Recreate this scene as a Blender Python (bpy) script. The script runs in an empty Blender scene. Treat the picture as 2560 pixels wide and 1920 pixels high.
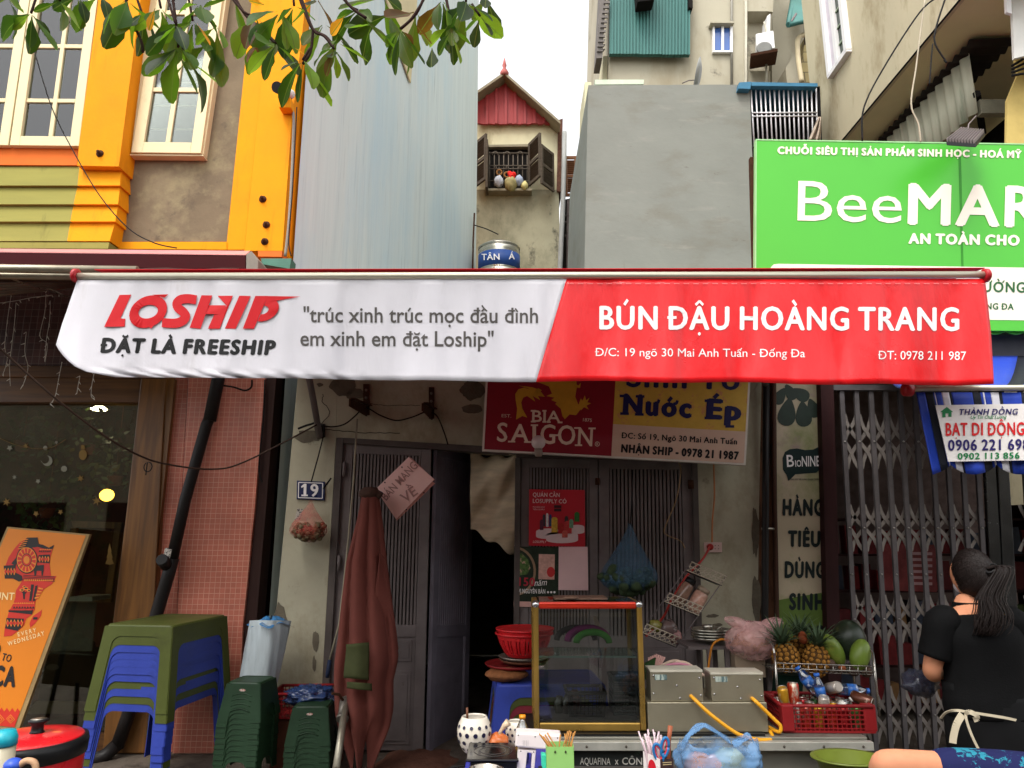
import bpy,bmesh,math,random,unicodedata
from mathutils import Vector,Matrix,Euler,noise
R=math.radians
C=bpy.context.scene.collection
rnd=random.Random(7)

# ---------------------------------------------------------------- camera, sky, sun, exposure
CAM_Z,PITCH,FPX=1.8,R(12.0),1777.0
cam=bpy.data.cameras.new('camera')
cam.sensor_width=36.0
cam.lens=36.0*FPX/2560.0
cam.clip_start,cam.clip_end=0.05,500
cam_ob=bpy.data.objects.new('camera',cam)
C.objects.link(cam_ob)
cam_ob.location=(0,0,CAM_Z)
cam_ob.rotation_euler=(R(90)+PITCH,0,0)
bpy.context.scene.camera=cam_ob
SUN_EL,SUN_AZ=R(58),R(205)          # overcast: a wide soft sun high behind the photographer
world=bpy.data.worlds.new('World')
bpy.context.scene.world=world
world.use_nodes=True
wn,wl=world.node_tree.nodes,world.node_tree.links
sky=wn.new('ShaderNodeTexSky')
sky.sky_type='NISHITA'
sky.sun_disc=False
sky.sun_elevation=SUN_EL
sky.sun_rotation=SUN_AZ
sky.air_density,sky.dust_density,sky.ozone_density=1.3,2.5,0.8
hs=wn.new('ShaderNodeHueSaturation')
hs.inputs['Saturation'].default_value=0.10
wl.new(sky.outputs[0],hs.inputs['Color'])
wl.new(hs.outputs[0],wn['Background'].inputs['Color'])
wn['Background'].inputs['Strength'].default_value=0.15
sun=bpy.data.lights.new('sun','SUN')
sun.energy,sun.angle,sun.color=0.9,R(25),(1.0,0.95,0.87)
sun_ob=bpy.data.objects.new('sun',sun)
C.objects.link(sun_ob)
sun_ob.rotation_euler=Vector((math.sin(SUN_AZ)*math.cos(SUN_EL),math.cos(SUN_AZ)*math.cos(SUN_EL),math.sin(SUN_EL))).to_track_quat('Z','Y').to_euler()
vs=bpy.context.scene.view_settings
bpy.context.scene.display_settings.display_device='sRGB'
vs.view_transform,vs.look,vs.gamma,vs.exposure='Standard','None',1.0,1.45
vs.use_curve_mapping=False
bpy.context.scene.cycles.max_bounces=8
bpy.context.scene.cycles.use_denoising=True

# ---------------------------------------------------------------- pixel -> world points (2560 x 1920 photograph)
SP,CP=math.sin(PITCH),math.cos(PITCH)
def ray(px,py):
    a,u=(px-1280.0)/FPX,(960.0-py)/FPX
    y=CP-SP*u
    return a/y,(SP+CP*u)/y
def P(px,py,Y):
    a,b=ray(px,py)
    return Vector((a*Y,Y,CAM_Z+b*Y))
def PX(px,py,X):
    a,b=ray(px,py)
    return P(px,py,X/a)
def PZ(px,py,z):
    a,b=ray(px,py)
    return P(px,py,(z-CAM_Z)/b)
def surf_y(Y):
    return lambda px,py:P(px,py,Y)

# ---------------------------------------------------------------- materials
def lin(c):
    return tuple((v/255/12.92)if v/255<=0.04045 else((v/255+0.055)/1.055)**2.4 for v in c)
MATS={}
def mat(name,col,rough=0.55,metal=0.0,var=0.12,scale=6.0,stretch=(1,1,1),bump=0.0,bscale=60.0,bstretch=None,stain=None,alpha=1.0,trans=0.0,emit=None,coat=0.0,ior=1.45,subsurf=0.0,srgb=True):
    """procedural surface: base colour broken by noise, optional stains [(colour, scale, low, high, stretch)], bump"""
    if name in MATS:
        return MATS[name]
    m=bpy.data.materials.new(name)
    m.use_nodes=True
    n,l=m.node_tree.nodes,m.node_tree.links
    b=n['Principled BSDF']
    col=lin(col)if srgb else col
    tc=n.new('ShaderNodeTexCoord')
    mp=n.new('ShaderNodeMapping')
    mp.inputs['Scale'].default_value=stretch
    l.new(tc.outputs['Object'],mp.inputs['Vector'])
    nz=n.new('ShaderNodeTexNoise')
    nz.inputs['Scale'].default_value=scale
    nz.inputs['Detail'].default_value=7
    nz.inputs['Roughness'].default_value=0.62
    l.new(mp.outputs[0],nz.inputs['Vector'])
    rp=n.new('ShaderNodeValToRGB')
    rp.color_ramp.elements[0].position,rp.color_ramp.elements[1].position=0.3,0.72
    rp.color_ramp.elements[0].color=(*[max(0,c*(1-var))for c in col],1)
    rp.color_ramp.elements[1].color=(*[min(1,c*(1+var*0.7)+0.004*var)for c in col],1)
    l.new(nz.outputs['Fac'],rp.inputs['Fac'])
    out=rp.outputs['Color']
    for st in(stain or[]):
        sc,s,lo,hi,stc=st
        mp2=n.new('ShaderNodeMapping')
        mp2.inputs['Scale'].default_value=stc
        mp2.inputs['Location'].default_value=(s*1.7,s*0.3,s*0.9)
        l.new(tc.outputs['Object'],mp2.inputs['Vector'])
        n2=n.new('ShaderNodeTexNoise')
        n2.inputs['Scale'].default_value=s
        n2.inputs['Detail'].default_value=9
        n2.inputs['Roughness'].default_value=0.68
        l.new(mp2.outputs[0],n2.inputs['Vector'])
        mr=n.new('ShaderNodeMapRange')
        mr.inputs['From Min'].default_value,mr.inputs['From Max'].default_value=lo,hi
        l.new(n2.outputs['Fac'],mr.inputs['Value'])
        mx=n.new('ShaderNodeMixRGB')
        mx.inputs['Color2'].default_value=(*lin(sc),1)
        l.new(mr.outputs[0],mx.inputs['Fac'])
        l.new(out,mx.inputs['Color1'])
        out=mx.outputs['Color']
    l.new(out,b.inputs['Base Color'])
    b.inputs['Roughness'].default_value=rough
    b.inputs['Metallic'].default_value=metal
    b.inputs['IOR'].default_value=ior
    b.inputs['Specular IOR Level'].default_value=0.5 if rough<0.42 else 0.3 if rough<0.6 else 0.14
    b.inputs['Alpha'].default_value=alpha
    b.inputs['Transmission Weight'].default_value=trans
    b.inputs['Coat Weight'].default_value=coat
    if subsurf:
        b.inputs['Subsurface Weight'].default_value=subsurf
        b.inputs['Subsurface Radius'].default_value=(0.02,0.008,0.004)
    if emit:
        b.inputs['Emission Color'].default_value=(*lin(emit[0]),1)
        b.inputs['Emission Strength'].default_value=emit[1]
    if rough>0.05 and trans<0.5:
        rr=n.new('ShaderNodeMapRange')
        rr.inputs['To Min'].default_value,rr.inputs['To Max'].default_value=max(0.03,rough-0.12),min(1,rough+0.12)
        l.new(nz.outputs['Fac'],rr.inputs['Value'])
        l.new(rr.outputs[0],b.inputs['Roughness'])
    if bump:
        nb=n.new('ShaderNodeTexNoise')
        nb.inputs['Scale'].default_value=bscale
        nb.inputs['Detail'].default_value=5
        if bstretch:
            mp3=n.new('ShaderNodeMapping')
            mp3.inputs['Scale'].default_value=bstretch
            l.new(tc.outputs['Object'],mp3.inputs['Vector'])
            l.new(mp3.outputs[0],nb.inputs['Vector'])
        else:
            l.new(mp.outputs[0],nb.inputs['Vector'])
        bp=n.new('ShaderNodeBump')
        bp.inputs['Strength'].default_value=bump
        bp.inputs['Distance'].default_value=0.01
        l.new(nb.outputs['Fac'],bp.inputs['Height'])
        l.new(bp.outputs[0],b.inputs['Normal'])
    MATS[name]=m
    return m
def tile_mat(name,col,grout,size,var=0.2,rough=0.35,gap=0.06,off=0.0):
    """square wall tiles in the x-z plane, object coordinates in metres"""
    m=bpy.data.materials.new(name)
    m.use_nodes=True
    n,l=m.node_tree.nodes,m.node_tree.links
    b=n['Principled BSDF']
    tc=n.new('ShaderNodeTexCoord')
    sp=n.new('ShaderNodeSeparateXYZ')
    cb=n.new('ShaderNodeCombineXYZ')
    l.new(tc.outputs['Object'],sp.inputs[0])
    ad=n.new('ShaderNodeMath')
    ad.operation='ADD'
    l.new(sp.outputs['X'],ad.inputs[0])
    l.new(sp.outputs['Y'],ad.inputs[1])
    l.new(ad.outputs[0],cb.inputs['X'])
    l.new(sp.outputs['Z'],cb.inputs['Y'])
    br=n.new('ShaderNodeTexBrick')
    br.offset=off
    br.inputs['Scale'].default_value=1.0/size
    br.inputs['Brick Width'].default_value,br.inputs['Row Height'].default_value=1.0,1.0
    br.inputs['Mortar Size'].default_value=gap/2
    br.inputs['Mortar Smooth'].default_value=0.3
    c=lin(col)
    br.inputs['Color1'].default_value=(*[v*(1-var)for v in c],1)
    br.inputs['Color2'].default_value=(*[min(1,v*(1+var))for v in c],1)
    br.inputs['Mortar'].default_value=(*lin(grout),1)
    l.new(cb.outputs[0],br.inputs['Vector'])
    nz=n.new('ShaderNodeTexNoise')
    nz.inputs['Scale'].default_value=2.5
    nz.inputs['Detail'].default_value=6
    l.new(tc.outputs['Object'],nz.inputs['Vector'])
    mr=n.new('ShaderNodeMapRange')
    mr.inputs['From Min'].default_value,mr.inputs['From Max'].default_value=0.3,0.7
    mr.inputs['To Min'].default_value,mr.inputs['To Max'].default_value=0.72,1.1
    l.new(nz.outputs['Fac'],mr.inputs['Value'])
    ml=n.new('ShaderNodeVectorMath')
    ml.operation='SCALE'
    l.new(br.outputs['Color'],ml.inputs[0])
    l.new(mr.outputs[0],ml.inputs['Scale'])
    l.new(ml.outputs[0],b.inputs['Base Color'])
    b.inputs['Roughness'].default_value=rough
    bp=n.new('ShaderNodeBump')
    bp.invert=True
    bp.inputs['Strength'].default_value=0.4
    bp.inputs['Distance'].default_value=0.004
    l.new(br.outputs['Fac'],bp.inputs['Height'])
    l.new(bp.outputs[0],b.inputs['Normal'])
    MATS[name]=m
    return m
def wood_mat(name,c1,c2,rough=0.5,axis='Z'):
    m=bpy.data.materials.new(name)
    m.use_nodes=True
    n,l=m.node_tree.nodes,m.node_tree.links
    b=n['Principled BSDF']
    tc=n.new('ShaderNodeTexCoord')
    mp=n.new('ShaderNodeMapping')
    mp.inputs['Scale'].default_value=(22,22,1.4)if axis=='Z' else(1.4,22,22)
    l.new(tc.outputs['Object'],mp.inputs['Vector'])
    nz=n.new('ShaderNodeTexNoise')
    nz.inputs['Scale'].default_value=1.0
    nz.inputs['Detail'].default_value=8
    nz.inputs['Distortion'].default_value=0.6
    l.new(mp.outputs[0],nz.inputs['Vector'])
    rp=n.new('ShaderNodeValToRGB')
    rp.color_ramp.elements[0].position,rp.color_ramp.elements[1].position=0.35,0.65
    rp.color_ramp.elements[0].color,rp.color_ramp.elements[1].color=(*lin(c1),1),(*lin(c2),1)
    l.new(nz.outputs['Fac'],rp.inputs['Fac'])
    l.new(rp.outputs[0],b.inputs['Base Color'])
    b.inputs['Roughness'].default_value=rough
    bp=n.new('ShaderNodeBump')
    bp.inputs['Strength'].default_value=0.2
    bp.inputs['Distance'].default_value=0.003
    l.new(nz.outputs['Fac'],bp.inputs['Height'])
    l.new(bp.outputs[0],b.inputs['Normal'])
    MATS[name]=m
    return m
def leaf_mat(name,col,thru,rough=0.5):
    m=bpy.data.materials.new(name)
    m.use_nodes=True
    n,l=m.node_tree.nodes,m.node_tree.links
    b=n['Principled BSDF']
    out=n['Material Output']
    tc=n.new('ShaderNodeTexCoord')
    nz=n.new('ShaderNodeTexNoise')
    nz.inputs['Scale'].default_value=14
    nz.inputs['Detail'].default_value=5
    l.new(tc.outputs['Object'],nz.inputs['Vector'])
    rp=n.new('ShaderNodeValToRGB')
    c=lin(col)
    rp.color_ramp.elements[0].position,rp.color_ramp.elements[1].position=0.32,0.7
    rp.color_ramp.elements[0].color=(*[v*0.65 for v in c],1)
    rp.color_ramp.elements[1].color=(*[v*1.25 for v in c],1)
    l.new(nz.outputs['Fac'],rp.inputs['Fac'])
    l.new(rp.outputs[0],b.inputs['Base Color'])
    b.inputs['Roughness'].default_value=rough
    b.inputs['Specular IOR Level'].default_value=0.28
    tl=n.new('ShaderNodeBsdfTranslucent')
    tl.inputs['Color'].default_value=(*lin(thru),1)
    mx=n.new('ShaderNodeMixShader')
    mx.inputs['Fac'].default_value=0.45
    l.new(b.outputs[0],mx.inputs[1])
    l.new(tl.outputs[0],mx.inputs[2])
    l.new(mx.outputs[0],out.inputs['Surface'])
    MATS[name]=m
    return m
def film_mat(name,col,opacity,rough=0.25):
    """thin plastic film: part see-through, part diffuse and glossy"""
    m=bpy.data.materials.new(name)
    m.use_nodes=True
    n,l=m.node_tree.nodes,m.node_tree.links
    b=n['Principled BSDF']
    tc=n.new('ShaderNodeTexCoord')
    nz=n.new('ShaderNodeTexNoise')
    nz.inputs['Scale'].default_value=16
    nz.inputs['Detail'].default_value=6
    l.new(tc.outputs['Object'],nz.inputs['Vector'])
    mr=n.new('ShaderNodeMapRange')
    mr.inputs['From Min'].default_value,mr.inputs['From Max'].default_value=0.3,0.7
    mr.inputs['To Min'].default_value,mr.inputs['To Max'].default_value=max(0,opacity-0.2),min(1,opacity+0.2)
    l.new(nz.outputs['Fac'],mr.inputs['Value'])
    b.inputs['Base Color'].default_value=(*lin(col),1)
    b.inputs['Roughness'].default_value=rough
    l.new(mr.outputs[0],b.inputs['Alpha'])
    nb=n.new('ShaderNodeBump')
    nb.inputs['Strength'].default_value=0.22
    nb.inputs['Distance'].default_value=0.01
    l.new(nz.outputs['Fac'],nb.inputs['Height'])
    l.new(nb.outputs[0],b.inputs['Normal'])
    MATS[name]=m
    return m
def glass_mat(name,tint=(225,235,230),refl=0.12):
    """window pane: clear with a mirror-like share"""
    m=bpy.data.materials.new(name)
    m.use_nodes=True
    n,l=m.node_tree.nodes,m.node_tree.links
    out=n['Material Output']
    n.remove(n['Principled BSDF'])
    tr=n.new('ShaderNodeBsdfTransparent')
    tr.inputs['Color'].default_value=(*lin(tint),1)
    gl=n.new('ShaderNodeBsdfGlossy')
    gl.inputs['Roughness'].default_value=0.02
    fr=n.new('ShaderNodeFresnel')
    fr.inputs['IOR'].default_value=1.5
    ad=n.new('ShaderNodeMath')
    ad.operation='ADD'
    ad.inputs[1].default_value=refl
    l.new(fr.outputs[0],ad.inputs[0])
    mx=n.new('ShaderNodeMixShader')
    l.new(ad.outputs[0],mx.inputs[0])
    l.new(tr.outputs[0],mx.inputs[1])
    l.new(gl.outputs[0],mx.inputs[2])
    l.new(mx.outputs[0],out.inputs['Surface'])
    MATS[name]=m
    return m

# ---------------------------------------------------------------- objects
def thing(name,label,cat,loc=(0,0,0),group=None,kind=None):
    o=bpy.data.objects.new(name,None)
    C.objects.link(o)
    o.location=loc
    o.empty_display_size=0.1
    return tag(o,label,cat,group,kind)
def tag(o,label=None,cat=None,group=None,kind=None):
    if label:o['label']=label
    if cat:o['category']=cat
    if group:o['group']=group
    if kind:o['kind']=kind
    return o
def world_matrix(o):
    m=Matrix.Translation(o.location)
    return world_matrix(o.parent)@o.matrix_parent_inverse@m if o.parent else m
def worldloc(o):
    return world_matrix(o).translation
class MB:
    def __init__(s):
        s.bm=bmesh.new()
        s.mi=0
        s.smooth=False
    def face(s,pts):
        vs_=[s.bm.verts.new(p)for p in pts]
        try:
            f=s.bm.faces.new(vs_)
        except ValueError:
            return None
        f.material_index,f.smooth=s.mi,s.smooth
        return f
    def prism(s,pts,vec):
        vec=Vector(vec)
        a=[s.bm.verts.new(p)for p in pts]
        b=[s.bm.verts.new(Vector(p)+vec)for p in pts]
        n=len(a)
        fs=[s.bm.faces.new(a),s.bm.faces.new(b[::-1])]
        for i in range(n):
            fs.append(s.bm.faces.new((a[i],b[i],b[(i+1)%n],a[(i+1)%n])))
        for f in fs:
            f.material_index,f.smooth=s.mi,False
        bmesh.ops.recalc_face_normals(s.bm,faces=fs)
        return s
    def pp(s,px,Y,t):
        return s.prism([P(x,y,Y)for x,y in px],(0,t,0))
    def pbox(s,x0,y0,x1,y1,Y,t):
        return s.pp([(x0,y0),(x1,y0),(x1,y1),(x0,y1)],Y,t)
    def box(s,c,d,rot=None):
        c=Vector(c)
        m=rot.to_matrix()if isinstance(rot,Euler)else(rot or Matrix.Identity(3))
        hx,hy,hz=d[0]/2,d[1]/2,d[2]/2
        pts=[c+m@Vector(p)for p in((-hx,-hy,-hz),(hx,-hy,-hz),(hx,hy,-hz),(-hx,hy,-hz))]
        return s.prism(pts,m@Vector((0,0,2*hz)))
    def tube(s,pts,r,n=8,caps=True,smooth=True):
        pts=[Vector(p)for p in pts]
        rs=r if isinstance(r,(list,tuple))else[r]*len(pts)
        rings=[]
        up=None
        for i,p in enumerate(pts):
            d=(pts[min(i+1,len(pts)-1)]-pts[max(i-1,0)]).normalized()
            if up is None:
                up=d.orthogonal().normalized()
            else:
                up=(up-d*up.dot(d))
                up=up.normalized()if up.length>1e-6 else d.orthogonal().normalized()
            q=d.cross(up)
            rings.append([s.bm.verts.new(p+(up*math.cos(2*math.pi*k/n)+q*math.sin(2*math.pi*k/n))*rs[i])for k in range(n)])
        for a,b in zip(rings,rings[1:]):
            for k in range(n):
                f=s.bm.faces.new((a[k],a[(k+1)%n],b[(k+1)%n],b[k]))
                f.smooth,f.material_index=smooth,s.mi
        if caps:
            for rg in(rings[0][::-1],rings[-1]):
                f=s.bm.faces.new(rg)
                f.material_index=s.mi
        return s
    def lathe(s,prof,c,n=24,axis=None,smooth=True,sx=1.0,sy=1.0):
        """prof: (radius, height) pairs turned about axis at c"""
        c=Vector(c)
        q=(Vector(axis).to_track_quat('Z','Y')if axis is not None else None)
        rings=[]
        for r,z in prof:
            rg=[]
            for k in range(n):
                a=2*math.pi*k/n
                v=Vector((r*math.cos(a)*sx,r*math.sin(a)*sy,z))
                rg.append(s.bm.verts.new(c+(q@v if q else v)))
            rings.append(rg)
        for a,b in zip(rings,rings[1:]):
            for k in range(n):
                f=s.bm.faces.new((a[k],a[(k+1)%n],b[(k+1)%n],b[k]))
                f.smooth,f.material_index=smooth,s.mi
        for rg,r in((rings[0][::-1],prof[0][0]),(rings[-1],prof[-1][0])):
            if r>1e-5:
                f=s.bm.faces.new(rg)
                f.material_index=s.mi
        return s
    def ball(s,c,r,rot=None,n=16,m=10,fn=None):
        c=Vector(c)
        r=Vector(r)if not isinstance(r,(int,float))else Vector((r,r,r))
        mt=rot.to_matrix()if isinstance(rot,Euler)else(rot or Matrix.Identity(3))
        rings=[]
        for j in range(m+1):
            t=math.pi*j/m
            rg=[]
            for k in range(n):
                a=2*math.pi*k/n
                u=Vector((math.sin(t)*math.cos(a),math.sin(t)*math.sin(a),math.cos(t)))
                k_=fn(u)if fn else 1.0
                rg.append(s.bm.verts.new(c+mt@Vector((u.x*r.x*k_,u.y*r.y*k_,u.z*r.z*k_))))
            rings.append(rg)
        for a,b in zip(rings,rings[1:]):
            for k in range(n):
                f=s.bm.faces.new((a[k],b[k],b[(k+1)%n],a[(k+1)%n]))
                f.smooth,f.material_index=True,s.mi
        return s
    def grid(s,fn,nu,nv,smooth=True,closed=False):
        vs_=[[s.bm.verts.new(fn(i/nu,j/nv))for i in range(nu+(0 if closed else 1))]for j in range(nv+1)]
        w=nu if closed else nu
        for j in range(nv):
            for i in range(w):
                i2=(i+1)%nu if closed else i+1
                f=s.bm.faces.new((vs_[j][i],vs_[j][i2],vs_[j+1][i2],vs_[j+1][i]))
                f.smooth,f.material_index=smooth,s.mi
        return s
    def obj(s,name,mats,parent=None,solid=0.0,subd=0,weld=False,bevel=0.0,auto=None):
        if weld or subd:
            bmesh.ops.remove_doubles(s.bm,verts=s.bm.verts,dist=1e-4)
        me=bpy.data.meshes.new(name)
        s.bm.to_mesh(me)
        s.bm.free()
        for m in(mats if isinstance(mats,(list,tuple))else[mats]):
            me.materials.append(m)
        o=bpy.data.objects.new(name,me)
        C.objects.link(o)
        if parent:
            o.parent=parent
            o.matrix_parent_inverse=Matrix.Translation(-worldloc(parent))
        if solid:
            md=o.modifiers.new('thickness','SOLIDIFY')
            md.thickness=solid
            md.offset=0
        if bevel:
            md=o.modifiers.new('bevel','BEVEL')
            md.width,md.segments,md.limit_method=bevel,2,'ANGLE'
            md.harden_normals=False
        if subd:
            md=o.modifiers.new('subdivision','SUBSURF')
            md.levels=md.render_levels=subd
        return o
def children(o):
    return[c for c in C.objects if c.parent is o]
def dup(o,off=(0,0,0),rotz=0.0,parent=None,label=None,group=None):
    c=o.copy()
    C.objects.link(c)
    if parent:
        c.parent=parent
    else:
        c.location=Vector(o.location)+Vector(off)
        c.rotation_euler.z=o.rotation_euler.z+rotz
        if label:c['label']=label
        if group:c['group']=group
    for k in children(o):
        dup(k,parent=c)
    return c

# ---------------------------------------------------------------- lettering (built-in font, Vietnamese marks drawn as strokes)
BOLDS=(0.0,0.012,0.0,0.0,0.012)
WIDE=(0.0,0.0,0.018,0.032,0.05)         # extra weight: shifted copies of the same glyph
GLY={}
def _mesh_of(body,bold):
    cu=bpy.data.curves.new('g','FONT')
    cu.body,cu.offset,cu.resolution_u=body,bold,3
    ob=bpy.data.objects.new('g',cu)
    C.objects.link(ob)
    dg=bpy.context.evaluated_depsgraph_get()
    me=bpy.data.meshes.new_from_object(ob.evaluated_get(dg))
    v=[tuple(x.co[:2])for x in me.vertices]
    f=[tuple(p.vertices)for p in me.polygons]
    bpy.data.objects.remove(ob)
    bpy.data.curves.remove(cu)
    bpy.data.meshes.remove(me)
    return v,f
CHARS='ABCDEFGHIJKLMNOPQRSTUVWXYZabcdefghijklmnopqrstuvwxyz0123456789-:/,."()'
for _b in BOLDS:
    _iw=max(v[0]for v in _mesh_of('I',_b)[0])
    for _c in CHARS:
        _v,_f=_mesh_of(_c,_b)
        _adv=max(v[0]for v in _mesh_of(_c+'I',_b)[0])-_iw
        GLY[_c,_b]=(_v,_f,_adv)
CAPH=max(v[1]for v in GLY['H',0.0][0])
XH=max(v[1]for v in GLY['x',0.0][0])
ASC=max(v[1]for v in GLY['l',0.0][0])
def _stroke(pts,w):
    out=[]
    for(x0,y0),(x1,y1)in zip(pts,pts[1:]):
        d=math.hypot(x1-x0,y1-y0)or 1
        nx,ny=-(y1-y0)/d*w/2,(x1-x0)/d*w/2
        ex,ey=(x1-x0)/d*w*0.12,(y1-y0)/d*w*0.12
        out.append([(x0+nx-ex,y0+ny-ey),(x0-nx-ex,y0-ny-ey),(x1-nx+ex,y1-ny+ey),(x1+nx+ex,y1+ny+ey)])
    return out
def layout(s,lv,track=0.0,space=0.28):
    bold,wide=BOLDS[lv],WIDE[lv]
    sh=[(0,0)]if not wide else[(-wide,0),(wide,0),(0,wide*0.6),(0,-wide*0.6),(0,0)]
    return _layout(s,bold,wide,sh,track,space)
def _layout(s,bold,wide,sh,track,space):
    """polygons (list of points) of a line of text in em units, and its x extent"""
    polys,x=[],0.0
    for ch in s:
        if ch==' ':
            x+=space
            continue
        base,marks=ch,''
        if ch in 'đĐ':
            base,marks=('d' if ch=='đ' else 'D'),'b'
        else:
            d=unicodedata.normalize('NFD',ch)
            base,marks=d[0],d[1:]
        v,f,adv=GLY[base,bold]
        xs=[q[0]for q in v]
        x0,x1=min(xs),max(xs)
        top=max(q[1]for q in v)
        t=0.062+bold*1.5+wide*0.95
        tones=[k for k in marks if k in '\u0301\u0300\u0309\u0303\u0302\u0306']
        if base=='i' and tones:
            cxi=(x0+x1)/2
            sw=(x1-x0)*0.8
            polys.append([(x+cxi-sw/2,0),(x+cxi+sw/2,0),(x+cxi+sw/2,XH),(x+cxi-sw/2,XH)])
            top=XH
        else:
            for lay,(ox,oy)in enumerate(sh):
                for q in f:
                    polys.append([(x+wide+v[i][0]+ox,v[i][1]+oy)for i in q]+[lay])
        x0,x1=x0+wide,x1+wide
        cx=(x0+x1)/2
        y=top+0.05
        hat=[k for k in tones if k in '\u0302\u0306']
        add=[]
        if '\u0302' in marks:
            add+=_stroke([(cx-0.13,y+0.01),(cx,y+0.12),(cx+0.13,y+0.01)],t*0.85)
        if '\u0306' in marks:
            add+=_stroke([(cx-0.13,y+0.1),(cx-0.07,y+0.03),(cx+0.07,y+0.03),(cx+0.13,y+0.1)],t*0.85)
        dx,dy=(0.13,0.09)if hat else(0,0)
        if '\u0301' in marks:
            add+=_stroke([(cx-0.04+dx,y+0.01+dy),(cx+0.07+dx,y+0.15+dy)],t)
        if '\u0300' in marks:
            if hat:
                dx=-0.05
                dy=0.12
            add+=_stroke([(cx+0.04+dx,y+0.01+dy),(cx-0.07+dx,y+0.15+dy)],t)
        if '\u0309' in marks:
            add+=_stroke([(cx-0.05+dx,y+0.13+dy),(cx+0.02+dx,y+0.16+dy),(cx+0.05+dx,y+0.1+dy),(cx+dx,y+0.06+dy),(cx+dx,y+0.01+dy)],t*0.7)
        if '\u0303' in marks:
            dx2,dy2=(0,0.14)if hat else(0,0)
            add+=_stroke([(cx-0.14+dx2,y+0.03+dy2),(cx-0.06+dx2,y+0.1+dy2),(cx+0.06+dx2,y+0.04+dy2),(cx+0.14+dx2,y+0.11+dy2)],t*0.8)
        if '\u0323' in marks:
            r=0.05+bold
            add.append([(cx+r*math.cos(a*math.pi/6),-0.14-bold+r*math.sin(a*math.pi/6))for a in range(12)])
        if '\u031b' in marks:
            add+=_stroke([(x1-0.09,top-0.03),(x1+0.02,top+0.0),(x1+0.05,top+0.1)],t*0.85)
            adv+=0.03
        if 'b' in marks:
            if base=='d':
                add+=_stroke([(x1-0.26,ASC*0.82),(x1+0.06,ASC*0.82)],t*0.8)
            else:
                add+=_stroke([(x0-0.07,CAPH*0.52),(x0+0.24,CAPH*0.52)],t*0.9)
        for j,p in enumerate(add):
            polys.append([(x+a,b)for a,b in p]+[5+j%6])
        x+=adv+track+2*wide
    polys=[p if isinstance(p[-1],int)else p+[0]for p in polys]
    xs=[q[0]for p in polys for q in p[:-1]]
    return polys,min(xs),max(xs)
def text(mb,s,p0,p1,cap,surf,bold=0,shear=0.0,lead=0.004,track=0.0,space=0.28,up=None):
    """lay the line s along p0-p1 (photo pixels, cap height in pixels) on the surface, lead metres before it"""
    polys,x0,x1=layout(s,bold,track,space)
    curved=not isinstance(surf,(int,float))
    if isinstance(surf,(int,float)):
        surf=surf_y(surf)
    dx,dy=p1[0]-p0[0],p1[1]-p0[1]
    L=math.hypot(dx,dy)
    ux,uy=(dy/L,-dx/L)if up is None else up
    k=cap/CAPH
    todo=[]
    for pl in polys:
        lay,pl=pl[-1],pl[:-1]
        if not curved:
            todo.append((lay,pl))
            continue
        st=[(pl[0],pl[j],pl[j+1])for j in range(1,len(pl)-1)]
        while st:
            t3=st.pop()
            ed=[(math.hypot(t3[j][0]-t3[j-1][0],t3[j][1]-t3[j-1][1]),j)for j in range(3)]
            ln,j=max(ed)
            if ln*k>16:
                p,q,o3=t3[j-1],t3[j],t3[(j+1)%3]
                m=((p[0]+q[0])/2,(p[1]+q[1])/2)
                st+=[(p,m,o3),(m,q,o3)]
            else:
                todo.append((lay,t3))
    for i,pl in todo:
        pts=[]
        for a,b in pl:
            w=(a-x0)/(x1-x0)
            px=p0[0]+dx*w+ux*k*b+shear*k*b*dx/L
            py=p0[1]+dy*w+uy*k*b+shear*k*b*dy/L
            q=surf(px,py)
            pts.append(q+(Vector((0,0,CAM_Z))+Vector((q.x,0,0))-q).normalized()*(lead+i*0.00016))
        mb.face(pts)
    return mb
def decal(mb,px,surf,lead=0.003):
    if isinstance(surf,(int,float)):
        surf=surf_y(surf)
    pts=[]
    for x,y in px:
        q=surf(x,y)
        pts.append(q+(Vector((q.x,0,CAM_Z))-q).normalized()*lead)
    return mb.face(pts)
def circ(cx,cy,rx,ry=None,n=20,a0=0.0):
    ry=rx if ry is None else ry
    return[(cx+rx*math.cos(a0+2*math.pi*i/n),cy+ry*math.sin(a0+2*math.pi*i/n))for i in range(n)]
def lerp(a,b,t):
    return a+(b-a)*t
def smooth_path(pts,n=6):
    """Catmull-Rom through the points"""
    pts=[Vector(p)for p in pts]
    q=[pts[0]]+pts+[pts[-1]]
    out=[]
    for i in range(1,len(q)-2):
        p0,p1,p2,p3=q[i-1],q[i],q[i+1],q[i+2]
        for k in range(n):
            t=k/n
            out.append(0.5*((2*p1)+(p2-p0)*t+(2*p0-5*p1+4*p2-p3)*t*t+(3*p1-p0-3*p2+p3)*t**3))
    out.append(pts[-1])
    return out
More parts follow.
